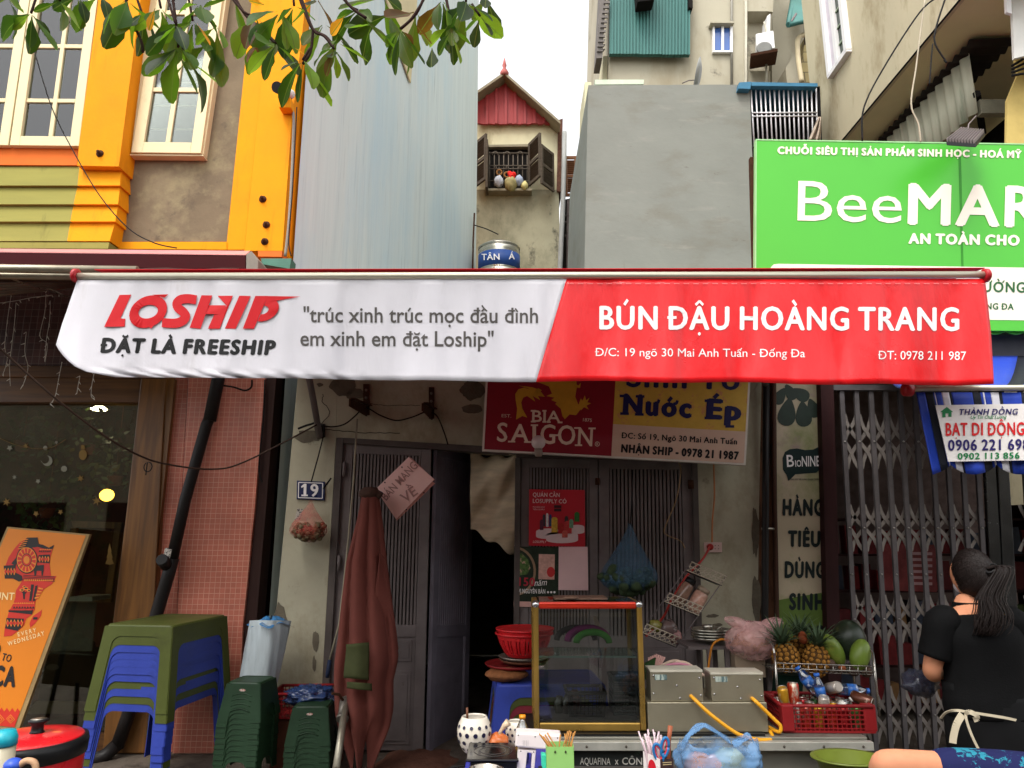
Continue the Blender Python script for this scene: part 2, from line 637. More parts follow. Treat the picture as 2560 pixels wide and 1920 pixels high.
# ---------------------------------------------------------------- materials used widely
YF=6.05                                  # the street front
M_yellow=mat('yellow_render',(226,146,16),0.75,var=0.10,scale=2.2,bump=0.12,bscale=35,stain=[((178,104,18),3.0,0.56,0.80,(2.2,1,0.3)),((150,96,34),9,0.68,0.8,(1,1,0.5)),((206,130,20),0.7,0.5,0.8,(1,1,0.5))])
M_olive=mat('olive_board',(140,134,70),0.75,var=0.12,scale=3,stretch=(0.4,1,3),stain=[((104,98,54),3,0.58,0.8,(2,1,0.6))])
M_orange=mat('orange_band',(216,108,44),0.7,var=0.06)
M_cement=mat('bare_cement',(118,104,84),0.9,var=0.22,scale=2.6,bump=0.25,bscale=30,stain=[((142,130,100),2.8,0.52,0.72,(1,1,1)),((90,80,68),6,0.56,0.75,(1,1,1))])
M_sash=mat('cream_window_frame',(216,200,158),0.45,var=0.06,scale=4,stain=[((176,156,112),9,0.62,0.85,(1,1,0.4))])
M_pane=glass_mat('window_glass',(232,238,230),0.03)
M_dim=mat('dim_interior',(70,60,50),0.9,var=0.4,scale=1.5)
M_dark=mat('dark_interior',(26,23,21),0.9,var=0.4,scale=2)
M_black=mat('black_plastic',(20,20,21),0.42,var=0.2,scale=9)
M_rust=mat('rusty_iron',(74,48,34),0.85,metal=0.4,var=0.35,scale=22,bump=0.5)
M_steel=mat('brushed_steel',(176,172,160),0.3,metal=0.9,var=0.1,scale=4,stretch=(1,1,30))
M_grey_metal=mat('grey_painted_metal',(112,102,100),0.55,metal=0.15,var=0.2,scale=7,stain=[((66,50,44),9,0.60,0.8,(1,1,0.5))])
M_white=mat('white_plastic',(226,224,222),0.42,var=0.05,scale=4)
M_print_black=mat('black_print',(24,23,24),0.55,var=0.1)
M_print_white=mat('white_print',(238,234,232),0.55,var=0.04)
M_print_grey=mat('grey_print',(84,79,76),0.55,var=0.15,scale=1.5)
M_wire=mat('black_wire',(26,24,24),0.6,var=0.1)

def cable(pts,r,m,label,name='cable',cat='cable',group=None,n=6):
    o=MB().tube(smooth_path(pts),r,6).obj(name,m)
    return tag(o,label,cat,group)

# ---------------------------------------------------------------- ground
M_asphalt=mat('asphalt',(62,60,58),0.9,var=0.3,scale=30,bump=0.6,bscale=220)
M_paving=mat('old_paving',(104,94,84),0.85,var=0.35,scale=5,bump=0.5,bscale=50,stain=[((58,50,44),4,0.5,0.7,(1,1,1))])
o=MB();o.face([(-200,-200,0),(200,-200,0),(200,200,0),(-200,200,0)])
tag(o.obj('road',M_asphalt),kind='structure')
o=MB();o.box((0,9.0,0.06),(40,12,0.12))
tag(o.obj('pavement',M_paving,bevel=0.015),kind='structure')
o=MB()
for i in range(40):o.box((-19.5+i,2.9,0.07),(0.985,0.2,0.14))
tag(o.obj('kerb',mat('kerb_stone',(128,122,112),0.85,var=0.25,scale=12,bump=0.4),bevel=0.012),kind='structure')

# ---------------------------------------------------------------- yellow tube house with its cafe on the ground floor
yb=thing('yellow_house','tall yellow and olive house with bare cement panel above the cafe','house',P(300,1440,YF))
xr=P(728,400,YF).x                     # its right corner
YB=12.0                                  # far end of the long side wall
xb=P(1190,400,YB).x
HT=12.6
U=YF+0.05                              # upper wall plane
z1=P(300,648,YF).z                     # underside of the upper storey
o=MB()
o.prism([(-7.5,U+0.14,z1),(xr-0.02,U+0.14,z1),(xb-0.05,YB,z1),(-7.5,YB,z1)],(0,0,HT-z1))
o.obj('wall',M_yellow,yb)
def plane_line(A,B):
    k=(B[0]-A[0])/(B[1]-A[1])
    def f(px,py):
        a,b=ray(px,py)
        Y=(A[0]-A[1]*k)/(a-k)
        return P(px,py,Y)
    return f
# cement panel and its surround stand in front of that wall
o=MB();o.pp([(320,-320),(664,-320),(615,135),(567,604),(291,604),(313,383)],U+0.02,0.115)
o.obj('cement_panel',M_cement,yb)
o=MB()
o.pp([(664,-320),(703,-320),(660,139),(611,624),(567,624),(567,604),(615,135)],U,0.135)
o.pp([(703,-320),(790,-320),(758,60),(727,330),(706,627),(611,627),(660,139)],U-0.03,0.165)
o.pp([(272,604.5),(566.5,604.5),(566.5,624),(272,622)],U-0.01,0.14)
o.obj('corner_pilaster',M_yellow,yb)
o=MB();o.pp([(645,627.6),(705.5,627.6),(704,642),(645,641)],U-0.03,0.16)
o.obj('orange_strip',M_orange,yb)
o=MB();o.pp([(279,-300),(395,-300),(351,0),(338,98),(297,416),(193,414),(197,366),(246,0)],U-0.22,0.34)
o.obj('pilaster',M_yellow,yb)
o=MB();o.pp([(-420,369),(196,369),(192,413),(-420,410)],U-0.15,0.28)
o.obj('sill_band',M_orange,yb)
# lapped boards: olive on the left, yellow on the right
ys=[416,465,512,555,604]
xe=[303,300,295,288,274]
sp_=[199,194,184,176,168]
ol,ye=MB(),MB()
for i in range(4):
    for mb,xa0,xa1,xb0,xb1 in((ol,-420,sp_[i],-420,sp_[i+1]),(ye,sp_[i],xe[i],sp_[i+1],xe[i+1])):
        t0,t1,b1,b0=P(xa0,ys[i],U-0.13),P(xa1,ys[i],U-0.13),P(xb1,ys[i+1]-1.5,U-0.165),P(xb0,ys[i+1]-1.5,U-0.165)
        bk=[Vector((p.x,U+0.13,p.z))for p in(t0,t1,b1,b0)]
        mb.face([b0,b1,t1,t0]);mb.face([bk[3],b0,t0,bk[0]][::-1]);mb.face([t1,b1,bk[2],bk[1]][::-1])
        mb.face([b0,bk[3],bk[2],b1]);mb.face([t0,t1,bk[1],bk[0]])
ol.obj('olive_siding',M_olive,yb)
ye.obj('yellow_siding',M_yellow,yb)
o=MB();o.pp([(-420,605),(273,606),(270,622),(-420,618)],U-0.16,0.29)
o.obj('ledge',M_olive,yb)
M_recess=mat('recess_shade_tone',(48,40,30),0.9,var=0.6,scale=3,stretch=(5,1,0.3))  # dark brown put in for the dim, reflecting window glass
M_blind=mat('window_bars',(190,178,150),0.6,var=0.1)
def sash_window(par,quad,Y,hs_,vx,fw,grille=True,back=None):
    """quad: outer corners TL TR BR BL in photo pixels; hs_: muntin fractions down; vx: muntin fraction across; fw: stile width px"""
    TL,TR,BR,BL=[Vector(q)for q in quad]
    def B(u,v):
        return(TL*(1-u)+TR*u)*(1-v)+(BL*(1-u)+BR*u)*v
    f=MB()
    w=(BR-BL).length;h=(BL-TL).length
    fu,fv=fw/w,fw/h
    def bar(u0,v0,u1,v1,y,t):
        f.pp([B(u0,v0),B(u1,v0),B(u1,v1),B(u0,v1)],y,t)
    bar(0,0,fu,1,Y,0.06);bar(1-fu,0,1,1,Y,0.06)
    bar(fu,0,1-fu,fv,Y+0.002,0.056);bar(fu,1-fv,1-fu,1,Y+0.002,0.056)
    m=0.22*fu
    for v in hs_:bar(fu,v-0.2*fv,1-fu,v+0.2*fv,Y+0.015,0.03)
    bar(vx-m,fv,vx+m,1-fv,Y+0.012,0.03)
    fo=f.obj('window',M_sash,par,bevel=0.004)
    g=MB();g.pp([B(fu*0.9,fv*0.9),B(1-fu*0.9,fv*0.9),B(1-fu*0.9,1-fv*0.9),B(fu*0.9,1-fv*0.9)],Y+0.03,0.005)
    g.obj('pane',M_pane,fo)
    if grille:
        q=MB()
        for k in range(1,12):
            v=k/12
            a,b=B(fu,v),B(1-fu,v)
            q.tube([P(a.x,a.y,Y+0.07),P(b.x,b.y,Y+0.07)],0.008,5)
        q.obj('inner_bars',M_blind,fo)
    return fo
def hole(quad,Y,d,par,name,mats):
    """a shallow lit-from-outside niche behind a window: back and four sides"""
    f=[P(x,y,Y)for x,y in quad]
    b=[p+Vector((0,d,0))for p in f]
    o=MB()
    o.face(b)
    for i in range(4):
        o.face([f[i],f[(i+1)%4],b[(i+1)%4],b[i]])
    return o.obj(name,mats,par)
q1=[(118,-300),(281,-300),(197,365),(24,363)]
q0=[(-95,-300),(117,-300),(20,363),(-190,361)]
q2=[(444,-320),(600,-320),(502,383),(328,381)]
hole([(-110,-300),(283,-300),(199,367),(-200,363)],U-0.145,0.27,yb,'window_recess',M_recess)
hole([(442,-320),(602,-320),(504,385),(326,383)],U-0.04,0.055,yb,'window_recess',M_recess)
sash_window(yb,q1,U-0.2,[0.3,0.625,0.83],0.57,24)
sash_window(yb,q0,U-0.2,[0.3,0.625,0.83],0.5,24)
sash_window(yb,q2,U-0.09,[0.28,0.5,0.775],0.5,27)
o=MB();o.pp([(425,-320),(444,-320),(328,382),(318,384)],U-0.06,0.08)
o.pp([(600,-320),(612,-320),(509,386),(502,384)],U-0.06,0.08);o.pp([(319,384.5),(508,386.5),(508,390),(319,388)],U-0.07,0.09)
o.obj('window_reveal',M_sash,yb)
for bx_,by_,yy in((250,384,U-0.22),(657,498,U-0.03),(666,562,U-0.03),(662,604,U-0.03)):
    p=P(bx_,by_,yy)
    o=MB();o.lathe([(0.035,0),(0.034,0.006),(0.014,0.008),(0.014,0.04),(0.006,0.042)],p,12,axis=(0,-1,0.1));o.obj('rusty_bolt',M_rust,yb)
# the long side wall in weathered blue sheet
A_,B_=(xr,YF+0.2),(xb,YB)
side=plane_line(A_,B_)
m_blue=mat('blue_sheet_wall',(204,215,213),0.6,var=0.05,scale=1.0,stretch=(9,9,0.35),bump=0.08,bscale=3.0,
             stain=[((178,192,194),1.0,0.5,0.8,(11,11,0.3)),((206,214,212),1.0,0.54,0.74,(9,9,0.25)),((134,146,148),1.6,0.58,0.82,(11,11,0.4)),((178,204,214),0.45,0.46,0.66,(1,1,0.25))])
o=MB()
n_=90
zt,zb=HT+0.5,0.1
prev=None
dirv=Vector((B_[0]-A_[0],B_[1]-A_[1],0));nrm=Vector((dirv.y,-dirv.x,0)).normalized()
for i in range(n_*2+1):
    t=i/(n_*2)
    off=nrm*(0.0004 if i%2 else 0.0)
    p=Vector((A_[0],A_[1],0))+dirv*t+nrm*0.02+off
    cur=(Vector((p.x,p.y,zb)),Vector((p.x,p.y,zt)))
    if prev:o.face([prev[0],cur[0],cur[1],prev[1]])
    prev=cur
o.obj('sheet_side_wall',m_blue,yb)
M_beige_board=mat('beige_board',(206,194,156),0.75,var=0.08,scale=3)
o=MB()
pl=[side(x,y)+nrm*0.035 for x,y in((952,-20),(1036,-20),(1018,209),(990,130))]
o.prism(pl,nrm*0.02)
o.obj('beige_board_patch',M_beige_board,yb)
o=MB()
pl=[side(x,y)for x,y in((712,430),(716,430),(706,640),(700,640))]
o.obj('corner_flashing',M_sash,yb)if False else None
# ground floor of the cafe
m_brown_tile=tile_mat('brown_mosaic',(86,52,46),(120,98,86),0.062,0.25,0.4)
m_pink_tile=tile_mat('pink_tile',(192,112,92),(212,160,136),0.043,0.06,0.3,0.09)
m_wood=wood_mat('varnished_wood',(92,58,24),(130,86,38),0.42)
m_wood_x=wood_mat('varnished_beam',(82,52,26),(118,78,38),0.45,'X')
o=MB();o.pp([(-500,640),(445,648),(437,918),(-500,906)],YF+0.06,0.2)
o.obj('mosaic_wall',m_brown_tile,yb)
o=MB();o.pp([(-500,906.5),(440,918.5),(436,946),(-500,938)],YF+0.03,0.22);o.pp([(-500,938.5),(352,945),(350,1006),(-500,1006)],YF+0.05,0.18)
o.obj('timber_beam',m_wood_x,yb,bevel=0.006)
o=MB();o.pp([(352,945.5),(414,946.5),(366,1884),(256,1884),(281,1560),(316,1275)],YF-0.02,0.26)
o.pp([(415,946.5),(436,946.5),(400,1280),(371,1560),(350,1884),(367,1884)],YF+0.0,0.2)
o.obj('timber_post',m_wood,yb,bevel=0.008)
o=MB();o.pp([(437,700),(484,700),(452,1280),(430,1884),(351,1884),(372,1560),(401,1280)],YF+0.06,0.2)
o.pp([(484.5,700),(672,700),(663,946),(636,1280),(607,1564),(592,1884),(430.5,1884),(453,1280)],YF,0.26)
o.obj('pink_tiled_pier',m_pink_tile,yb,bevel=0.004)
o=MB();o.pp([(673,800),(697,800),(690,946),(664,1280),(640,1564),(622,1884),(593,1884),(608,1564),(637,1280),(664,946)],YF+0.03,0.2)
o.obj('brown_edge_post',mat('dark_brown_board',(52,34,30),0.6,var=0.25,scale=4,stretch=(3,3,0.5)),yb)
o=MB();o.pp([(-500,1884),(590,1884),(590,1835),(-500,1835)],YF+0.08,0.2);o.obj('low_wall',m_wood_x,yb)
# shop window and room
o=MB();o.pp([(-500,1000),(353,1006),(262,1840),(-500,1840)],YF+0.13,0.008)
o.obj('shop_window_pane',glass_mat('shop_glass',(226,230,220),0.05),yb)
f_=[P(x,y,YF+0.26)for x,y in((-500,990),(352,1000),(262,1860),(-500,1860))]
xl,xr2=f_[0].x,f_[1].x
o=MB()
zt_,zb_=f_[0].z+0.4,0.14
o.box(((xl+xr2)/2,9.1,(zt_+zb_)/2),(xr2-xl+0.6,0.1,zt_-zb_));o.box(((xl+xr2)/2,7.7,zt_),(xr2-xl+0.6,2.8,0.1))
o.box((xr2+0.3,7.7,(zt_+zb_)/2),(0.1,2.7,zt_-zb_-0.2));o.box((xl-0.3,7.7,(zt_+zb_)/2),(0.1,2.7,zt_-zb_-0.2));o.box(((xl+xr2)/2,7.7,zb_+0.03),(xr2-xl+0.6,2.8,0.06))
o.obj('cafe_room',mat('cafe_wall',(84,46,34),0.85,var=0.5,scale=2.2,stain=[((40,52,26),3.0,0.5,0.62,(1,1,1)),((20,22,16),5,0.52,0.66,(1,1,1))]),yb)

o=MB();o.pp([(688,780),(752,780),(744,946),(718,1240),(690,1535),(672,1884),(612,1884),(640,1564),(664,1280),(690,946)],YF+0.45,0.05);o.obj('alley_shade',M_dark,yb)  # dark sheet standing in for the shade of the narrow alley

# things in and on the cafe window
M_lampglow=mat('lamp_glow',(255,190,70),0.4,emit=((255,184,60),6.0))
t=thing('pendant_lamp','round glowing yellow pendant lamp inside the cafe window','lamp',P(267,1238,7.2))
o=MB();o.ball(P(267,1238,7.2),(0.066,0.066,0.06));o.obj('glowing_shade',M_lampglow,t)
p=P(267,1238,7.2);o=MB();o.tube([p+Vector((0,0,0.06)),p+Vector((0,0,1.4))],0.004,5);o.obj('cord',M_wire,t)
t=thing('ceiling_lamp','small oval white ceiling lamp at the top of the cafe window','lamp',P(247,1025,7.6))
o=MB();o.lathe([(0.0,0.0),(0.07,0.005),(0.085,0.02),(0.03,0.06),(0.0,0.061)],P(247,1027,7.6),16);o.obj('glowing_disc',mat('ceiling_glow',(255,236,190),0.4,emit=((255,236,200),8.0)),t)
o=MB();o.tube([P(247,1022,7.6),P(247,1005,7.6)],0.006,5);o.obj('stem',M_wire,t)
def star_px(cx,cy,r,k=5,q=0.42,rot=0.3):
    return[(cx+(r if i%2==0 else r*q)*math.cos(rot+i*math.pi/k),cy+(r if i%2==0 else r*q)*math.sin(rot+i*math.pi/k))for i in range(2*k)]
M_gold=mat('gold_foil',(120,92,44),0.5,metal=0.4,var=0.1)
M_silver=mat('silver_foil',(124,120,104),0.5,metal=0.3,var=0.1)
GY=YF+0.12
orn=[(24,1120,8,5,M_silver,'small silver star on the window, leftmost on its garland'),(64,1115,8,6,M_gold,'small gold snowflake on the window garland'),(201,1196,10,6,M_gold,'gold snowflake sticker in the middle of the window'),
       (95,1203,7,5,M_silver,'silver star sticker below the window moon'),(36,1193,7,6,M_silver,'silver snowflake sticker left of the moon'),(16,1255,11,6,M_gold,'large gold snowflake at the left of the cafe window'),
       (242,1252,13,6,M_gold,'large gold snowflake beside the yellow lamp'),(90,1284,8,5,M_gold,'gold star over the poster board'),(151,1280,7,5,M_gold,'small gold star between board and glass case'),
       (113,1120,6,8,M_silver,'silver dot above the moon on the garland'),(141,1106,5,5,M_silver,'tiny silver star near the end of the garland'),(160,1172,8,8,M_silver,'round pale bauble sticker on the cafe window')]
for x,y,r,k,m,lb in orn:
    o=MB();o.pp(star_px(x,y,r,k,0.35 if k==6 else 0.5 if k==5 else 0.9),GY,0.003)
    tag(o.obj('window_star',m),lb,'decoration','foil decorations stuck on the cafe window')
o=MB()
mo=[(118+13*math.cos(a),1152+13*math.sin(a))for a in[math.radians(-75+15*i)for i in range(17)]]
mi_=[(112+11*math.cos(a),1148+11*math.sin(a))for a in[math.radians(165-15*i)for i in range(16)]]
o.pp(mo+mi_,GY,0.003);tag(o.obj('window_moon',M_silver),'pale crescent moon decoration hanging in the cafe window','decoration','foil decorations stuck on the cafe window')
o=MB();o.pp(circ(207,1137,10,13),GY,0.004);o.pp([(203,1113),(211,1113),(212,1123),(202,1123)],GY,0.004)
tag(o.obj('window_bauble',M_gold),'gold bauble decoration hanging right of the moon','decoration','foil decorations stuck on the cafe window')
o=MB();tr=[(274,1358)]
for i in range(3):tr+=[(274+5+3*i,1380+15*i),(274+3+2*i,1380+15*i)]
tr+=[(274,1412)]+[(548-x,y)for x,y in tr[1:]][::-1]
o.pp(tr,GY,0.003);tag(o.obj('window_tree',M_gold),'gold fir tree decoration near the timber post','decoration','foil decorations stuck on the cafe window')
cable([P(x,y,GY-0.01)for x,y in((0,1096),(40,1112),(90,1122),(130,1118),(165,1098))],0.0025,M_gold,'thin garland string sagging across the cafe window','garland','garland')
# display cabinet and odds behind the glass
t=thing('display_cabinet','black cabinet with glass top behind the cafe window','cabinet',P(180,1750,6.6))
o=MB();o.pp([(112,1633),(285,1640),(262,1755),(92,1752)],6.5,0.4);o.obj('body',M_black,t,bevel=0.01)
o=MB();o.pp(circ(131,1668,16,8),6.497,0.003);o.obj('oval_badge',M_print_grey,t)
o=MB();o.pp([(92,1752.5),(262,1755.5),(215,1784),(60,1784)],6.52,0.38);o.obj('pale_base',mat('pale_board',(150,138,120),0.8),t)
o=MB();o.pp([(150,1505),(240,1505),(228,1628),(120,1628)],6.6,0.02);o.obj('glass_front',glass_mat('cabinet_glass',(236,240,236),0.2),t)
o=MB();o.pp([(175,1492),(231,1492),(230,1503),(172,1503)],6.59,0.3);o.obj('pale_top',mat('pale_top',(214,214,208),0.4),t)
M_bagc=mat('packed_goods',(138,126,112),0.6,var=0.5,scale=14,stain=[((96,40,36),18,0.6,0.7,(1,1,1))])
k=0
for x,y,r in((150,1610,18),(185,1600,22),(218,1612,17),(170,1580,16)):
    o=MB();o.ball(P(x,y,6.75),(r/270,r/300,r/290),fn=lambda u:1+0.25*noise.noise(u*2.3+Vector((x,0,0))))
    tag(o.obj('wrapped_pastry',M_bagc),['leftmost pale wrapped pastry in the window cabinet','biggest pale wrapped pastry in the window cabinet','rightmost pale wrapped pastry in the window cabinet','pale wrapped pastry on top of the others in the cabinet'][k],'pastry','wrapped pastries in the cafe cabinet');k+=1
t=thing('picture_frame','slim wooden frame leaning behind the cafe glass','frame',P(250,1490,7.0))
o=MB();o.pp([(178,1302),(305,1306),(302,1322),(182,1318)],7.0,0.04);o.pp([(286,1322.5),(301,1322.5),(278,1490),(262,1490)],7.002,0.04);o.pp([(178,1318.5),(190,1318.5),(180,1490),(168,1490)],7.002,0.04)
o.pp([(160,1490.5),(280,1490.5),(276,1506),(156,1506)],7.0,0.04);o.obj('frame',m_wood,t)

# ---------------------------------------------------------------- fittings on the yellow house
for k,(px,py,yy,n_,lb)in enumerate(((60,1090,6.9,90,'foliage standing in for reflections behind the upper left cafe glass'),(220,1100,7.4,110,'foliage standing in for reflections near the cafe ceiling lamp'),(120,1260,7.8,120,'bushy foliage standing in for reflections in the middle cafe room'),(290,1180,7.9,80,'trailing foliage standing in for reflections by the timber post'))):
    t=thing('reflection_foliage',lb,'plant',P(px,py+60,yy));o=MB();r9=random.Random(k)  # leaf clumps and pots added in place of foliage reflected in the glass
    for j in range(n_):
        c_=P(px+r9.gauss(0,60),py+r9.gauss(0,42),yy)+Vector((0,r9.gauss(0,0.15),0));d=Vector((r9.gauss(0,1),r9.gauss(0,0.6),r9.gauss(-0.6,0.8))).normalized();s_=d.orthogonal()*0.022;L_=r9.uniform(0.06,0.12)
        o.face([c_,c_+d*L_*0.5-s_,c_+d*L_,c_+d*L_*0.5+s_])
    o.obj('foliage',mat('reflection_leaf',(70,88,44),0.5,var=0.5,scale=9),t)
    o=MB();q9=P(px,py,yy);o.lathe([(0.05,-0.1),(0.08,0.0),(0.075,0.005)],q9+Vector((0,0,-0.05)),14);o.tube([q9,q9+Vector((0,0,0.9))],0.004,4);o.obj('added_pot',mat('terracotta',(120,70,48),0.8),t)
t=thing('security_camera','white bullet security camera on a yellow corner wall','camera',P(710,250,U-0.1))
a,b=P(726,236,U-0.08),P(692,218,U-0.34)
o=MB();o.tube([a,lerp(a,b,0.5)],0.047,16);o.obj('body',M_white,t)
o=MB();o.tube([lerp(a,b,0.5),b],[0.047,0.052],16);o.obj('lens_hood',M_black,t)
o=MB();o.pbox(697,243,727,269,U-0.14,0.108);o.obj('junction_box',M_yellow,t,bevel=0.008)
o=MB();o.tube([P(722,238,U-0.09),P(728,246,U-0.09),P(726,256,U-0.1)],0.008,6);o.obj('bracket',M_black,t)
cable([P(x,y,U-0.05)for x,y in((724,262),(734,290),(733,350),(729,450),(722,560),(713,640))],0.014,mat('grey_conduit',(140,136,126),0.6),'grey conduit running down the yellow corner below the security camera','conduit','pipe')
cable([P(x,y,U-0.1)for x,y in((742,268),(738,350),(731,480),(722,600),(728,640))],0.006,M_wire,'thin black wire hanging beside the grey conduit','wire','wire')
cable([P(x,y,5.0)for x,y in((85,125),(130,270),(190,390),(250,490),(320,570),(385,607),(442,620))],0.0045,M_wire,'thin black wire sagging across olive boards and cement panel','wire','wire')
# awning of the cafe
t=thing('cafe_awning','dark maroon awning cassette with grey bars over the cafe','awning',P(150,650,YF))
YA=YF-0.42
m_mar=mat('maroon_paint',(58,12,16),0.75,var=0.15,scale=2)
o=MB()
a0,a1,b0,b1=P(-500,617,YF-0.12),P(626,627,YF-0.12),P(-500,622,YA),P(614,636.5,YA)
o.prism([a0,a1,b1,b0],(0,0,-0.012));o.obj('cassette_top',mat('pink_paint',(196,128,126),0.5,var=0.1),t)
o=MB();o.pp([(-500,625),(614,638),(614,672),(-500,661)],YA,0.28);o.obj('cassette',m_mar,t)
o=MB();o.pp([(615,636),(628,627),(646,650),(645,674),(615,673)],YA-0.01,0.3);o.obj('end_cap',mat('grey_cap',(120,116,106),0.5),t,bevel=0.006)
for yy,xx,rr,dd in((673,344,0.034,0.1),(690,305,0.03,0.02)):
    o=MB();o.tube([P(-500,yy-8,4.3-dd),P(xx,yy+3,4.3-dd)],rr*0.8,12);o.obj('front_bar',mat('dull_aluminium',(150,142,124),0.4,metal=0.7,var=0.2,scale=8),t)
o=MB()
fab=mat('brown_fabric',(60,40,34),0.85,var=0.3,scale=3,stretch=(1,6,1))
def f(u,v):
    p=lerp(P(lerp(-900,300,u),686,4.3),P(lerp(-500,610,u),668,YA+0.05),v)
    return p+Vector((0,0,-0.09*math.sin(math.pi*v)+0.008*math.sin(u*40)*v))
o.grid(f,24,20);o.obj('folded_fabric',fab,t,solid=0.004)
o=MB()
for k in range(5):
    o.tube([P(-120,748-k*9,4.5),P(210,716-k*3,YA+0.1)],0.011,6)
o.obj('folding_arm',mat('dull_aluminium',(150,142,124),0.4),t)
o=MB();o.pp([(652,646),(728,646),(724,672),(655,660)],YF-0.16,0.14);tag(o.obj('sheet_gutter',mat('green_sheet',(70,118,100),0.5,var=0.15)),'small green sheet gutter at the corner beside the awning end','gutter')
# fairy lights
M_fl=mat('clear_wire',(220,212,196),0.4,var=0.05)
def fairy(px,Y,label):
    o=MB();pts=smooth_path([P(x,y,Y)for x,y in px],5)
    o.tube(pts,0.0022,5)
    for p in pts[::3]:
        o.tube([p,p+Vector((rnd.uniform(-0.03,0.03),rnd.uniform(-0.01,0.01),-rnd.uniform(0.01,0.035)))],[0.004,0.002],5)
    tag(o.obj('fairy_light_string',M_fl),label,'string lights','fairy lights under the cafe awning')
fairy([(-20,738),(20,730),(60,728),(120,722),(160,738)],5.3,'twisted fairy light cord running across under the cafe awning')
fairy([(-20,760),(40,752),(80,744),(130,738)],5.32,'lower fairy light cord stretched beside the awning arm')
for px,lb in(([(28,738),(20,790),(14,840),(12,870),(18,900),(6,940)],'fairy light strand hanging closest to the window edge of the picture'),([(40,757),(36,810),(30,860),(24,910),(26,965)],'fairy light strand with longest drop beside the first strand'),
               ([(115,735),(112,780),(100,840),(118,860),(112,905)],'bright branching fairy light strand hanging in front of brown mosaic'),([(126,752),(124,800),(116,850),(112,900)],'fairy light strand close beside the branching one'),
               ([(66,830),(62,880),(70,920),(58,962)],'short fairy light strand over the timber beam'),([(155,905),(146,950),(138,990),(126,1010)],'fairy light strand ending at the beam near the banner'),
               ([(236,930),(230,960),(228,990),(236,997)],'fairy light strand dangling just below the white banner'),([(200,940),(195,965),(192,985)],'faint short fairy light strand left of the dangling one')):
    fairy(px,5.6,lb)
cable([P(x,y,lerp(3.9,5.85,i/8))for i,(x,y)in enumerate(((-60,820),(0,872),(135,993),(246,1079),(336,1133),(410,1159),(529,1173),(615,1153),(792,1062)))],0.007,mat('brown_wire',(64,48,40),0.6),'long brown wire sagging across cafe window and pink tiles','wire','wire')
o=MB();o.tube([P(-40,672,4.0),P(60,708,4.6),P(170,742,5.3)],0.006,6);tag(o.obj('stay_cable',M_steel),'straight steel stay cable slanting under the cafe awning','cable')
o=MB();lp=P(371,1157,5.2)
o.tube([lp+Vector((0.03*math.sin(a),0,-0.03+0.035*math.cos(a)))for a in[i*0.5 for i in range(13)]]+[lp+Vector((-0.01,0,-0.09))],0.004,5)
tag(o.obj('wire_loop',M_wire),'small twisted loop of wire hanging on the long cable','wire')
# black drainpipe
t=thing('drainpipe','black leaning drainpipe in front of the pink tiles','pipe',P(290,1890,YF-0.1))
M_pipe=mat('black_pipe',(28,24,23),0.5,var=0.3,scale=6)
yd=YF-0.1
o=MB();o.tube([P(x,y,yd)for x,y in((560,850),(545,950),(524,1052))],0.053,14);o.obj('upper_pipe',M_pipe,t)
o=MB();o.tube([P(x,y,yd)for x,y in((526,1040),(516,1062),(463,1250),(430,1400))],0.046,14);o.obj('middle_pipe',M_pipe,t)
o=MB();o.tube([P(x,y,yd)for x,y in((432,1396),(420,1440),(372,1600),(320,1790),(292,1868))],0.05,14);o.tube([P(292,1862,yd),P(262,1890,yd-0.05),P(225,1905,yd-0.1)],0.052,12);o.obj('lower_pipe',M_pipe,t)
o=MB();o.tube([P(416,1412,yd-0.03),P(404,1398,yd-0.13)],[0.05,0.045],12);o.obj('side_branch',M_pipe,t)
o=MB();o.tube([P(430,1372,yd-0.0),P(420,1412,yd)],0.0515,14,caps=False);o.obj('paper_sticker',mat('torn_paper',(190,182,172),0.8,stain=[((60,56,54),60,0.5,0.56,(1,1,1))]),t)
cable([P(x,y,YF-0.08)for x,y in((560,964),(585,968),(612,976),(628,968),(630,950))],0.008,M_wire,'short black hose looping from the top of the drainpipe','hose','hose')
cable([P(x,y,YF-0.03)for x,y in((662,950),(658,1050),(650,1130),(648,1180),(656,1206))],0.007,M_wire,'black wire hanging down the edge of the pink tiles','wire','wire')
# ---------------------------------------------------------------- buildings behind
def wall_box(px,Y,t,zb=None):
    """front polygon (photo pixels) at Y, t thick"""
    return MB().pp(px,Y,t)
# red gabled house
YR=14.5
M_cream=mat('cream_render',(204,198,166),0.85,var=0.12,scale=1.5,stain=[((150,140,110),1.2,0.58,0.75,(1,1,0.5))])
M_mouldy=mat('mouldy_render',(160,157,134),0.9,var=0.18,scale=1.0,bump=0.3,bscale=12,stain=[((112,112,92),0.9,0.5,0.68,(1,1,0.6)),((66,66,60),2.2,0.58,0.7,(1,1,0.7)),((176,150,104),0.8,0.6,0.72,(1,1,0.3))])
rh=thing('gabled_house','narrow cream house with red ribbed gable and louvred window shutters','house',P(1300,900,YR))
o=wall_box([(1188,310),(1394,306),(1395,474),(1186,474)],YR,4.5);o.obj('upper_wall',M_cream,rh)
o=wall_box([(1180,474.5),(1397,474.5),(1401,700),(1404,1572),(1170,1572),(1178,700)],YR-0.05,4.5);o.obj('lower_wall',M_mouldy,rh)
m_redrib=mat('red_ribbed_sheet',(150,50,50),0.5,var=0.18,scale=2,stretch=(4,1,0.5),stain=[((96,40,40),3,0.6,0.8,(4,1,0.4))])
o=MB();apex=(1261,194)
def gable_top(x):
    return lerp(240,194,(x-1188)/(1261-1188))if x<1261 else lerp(194,305,(x-1261)/(1396-1261))
n_=34
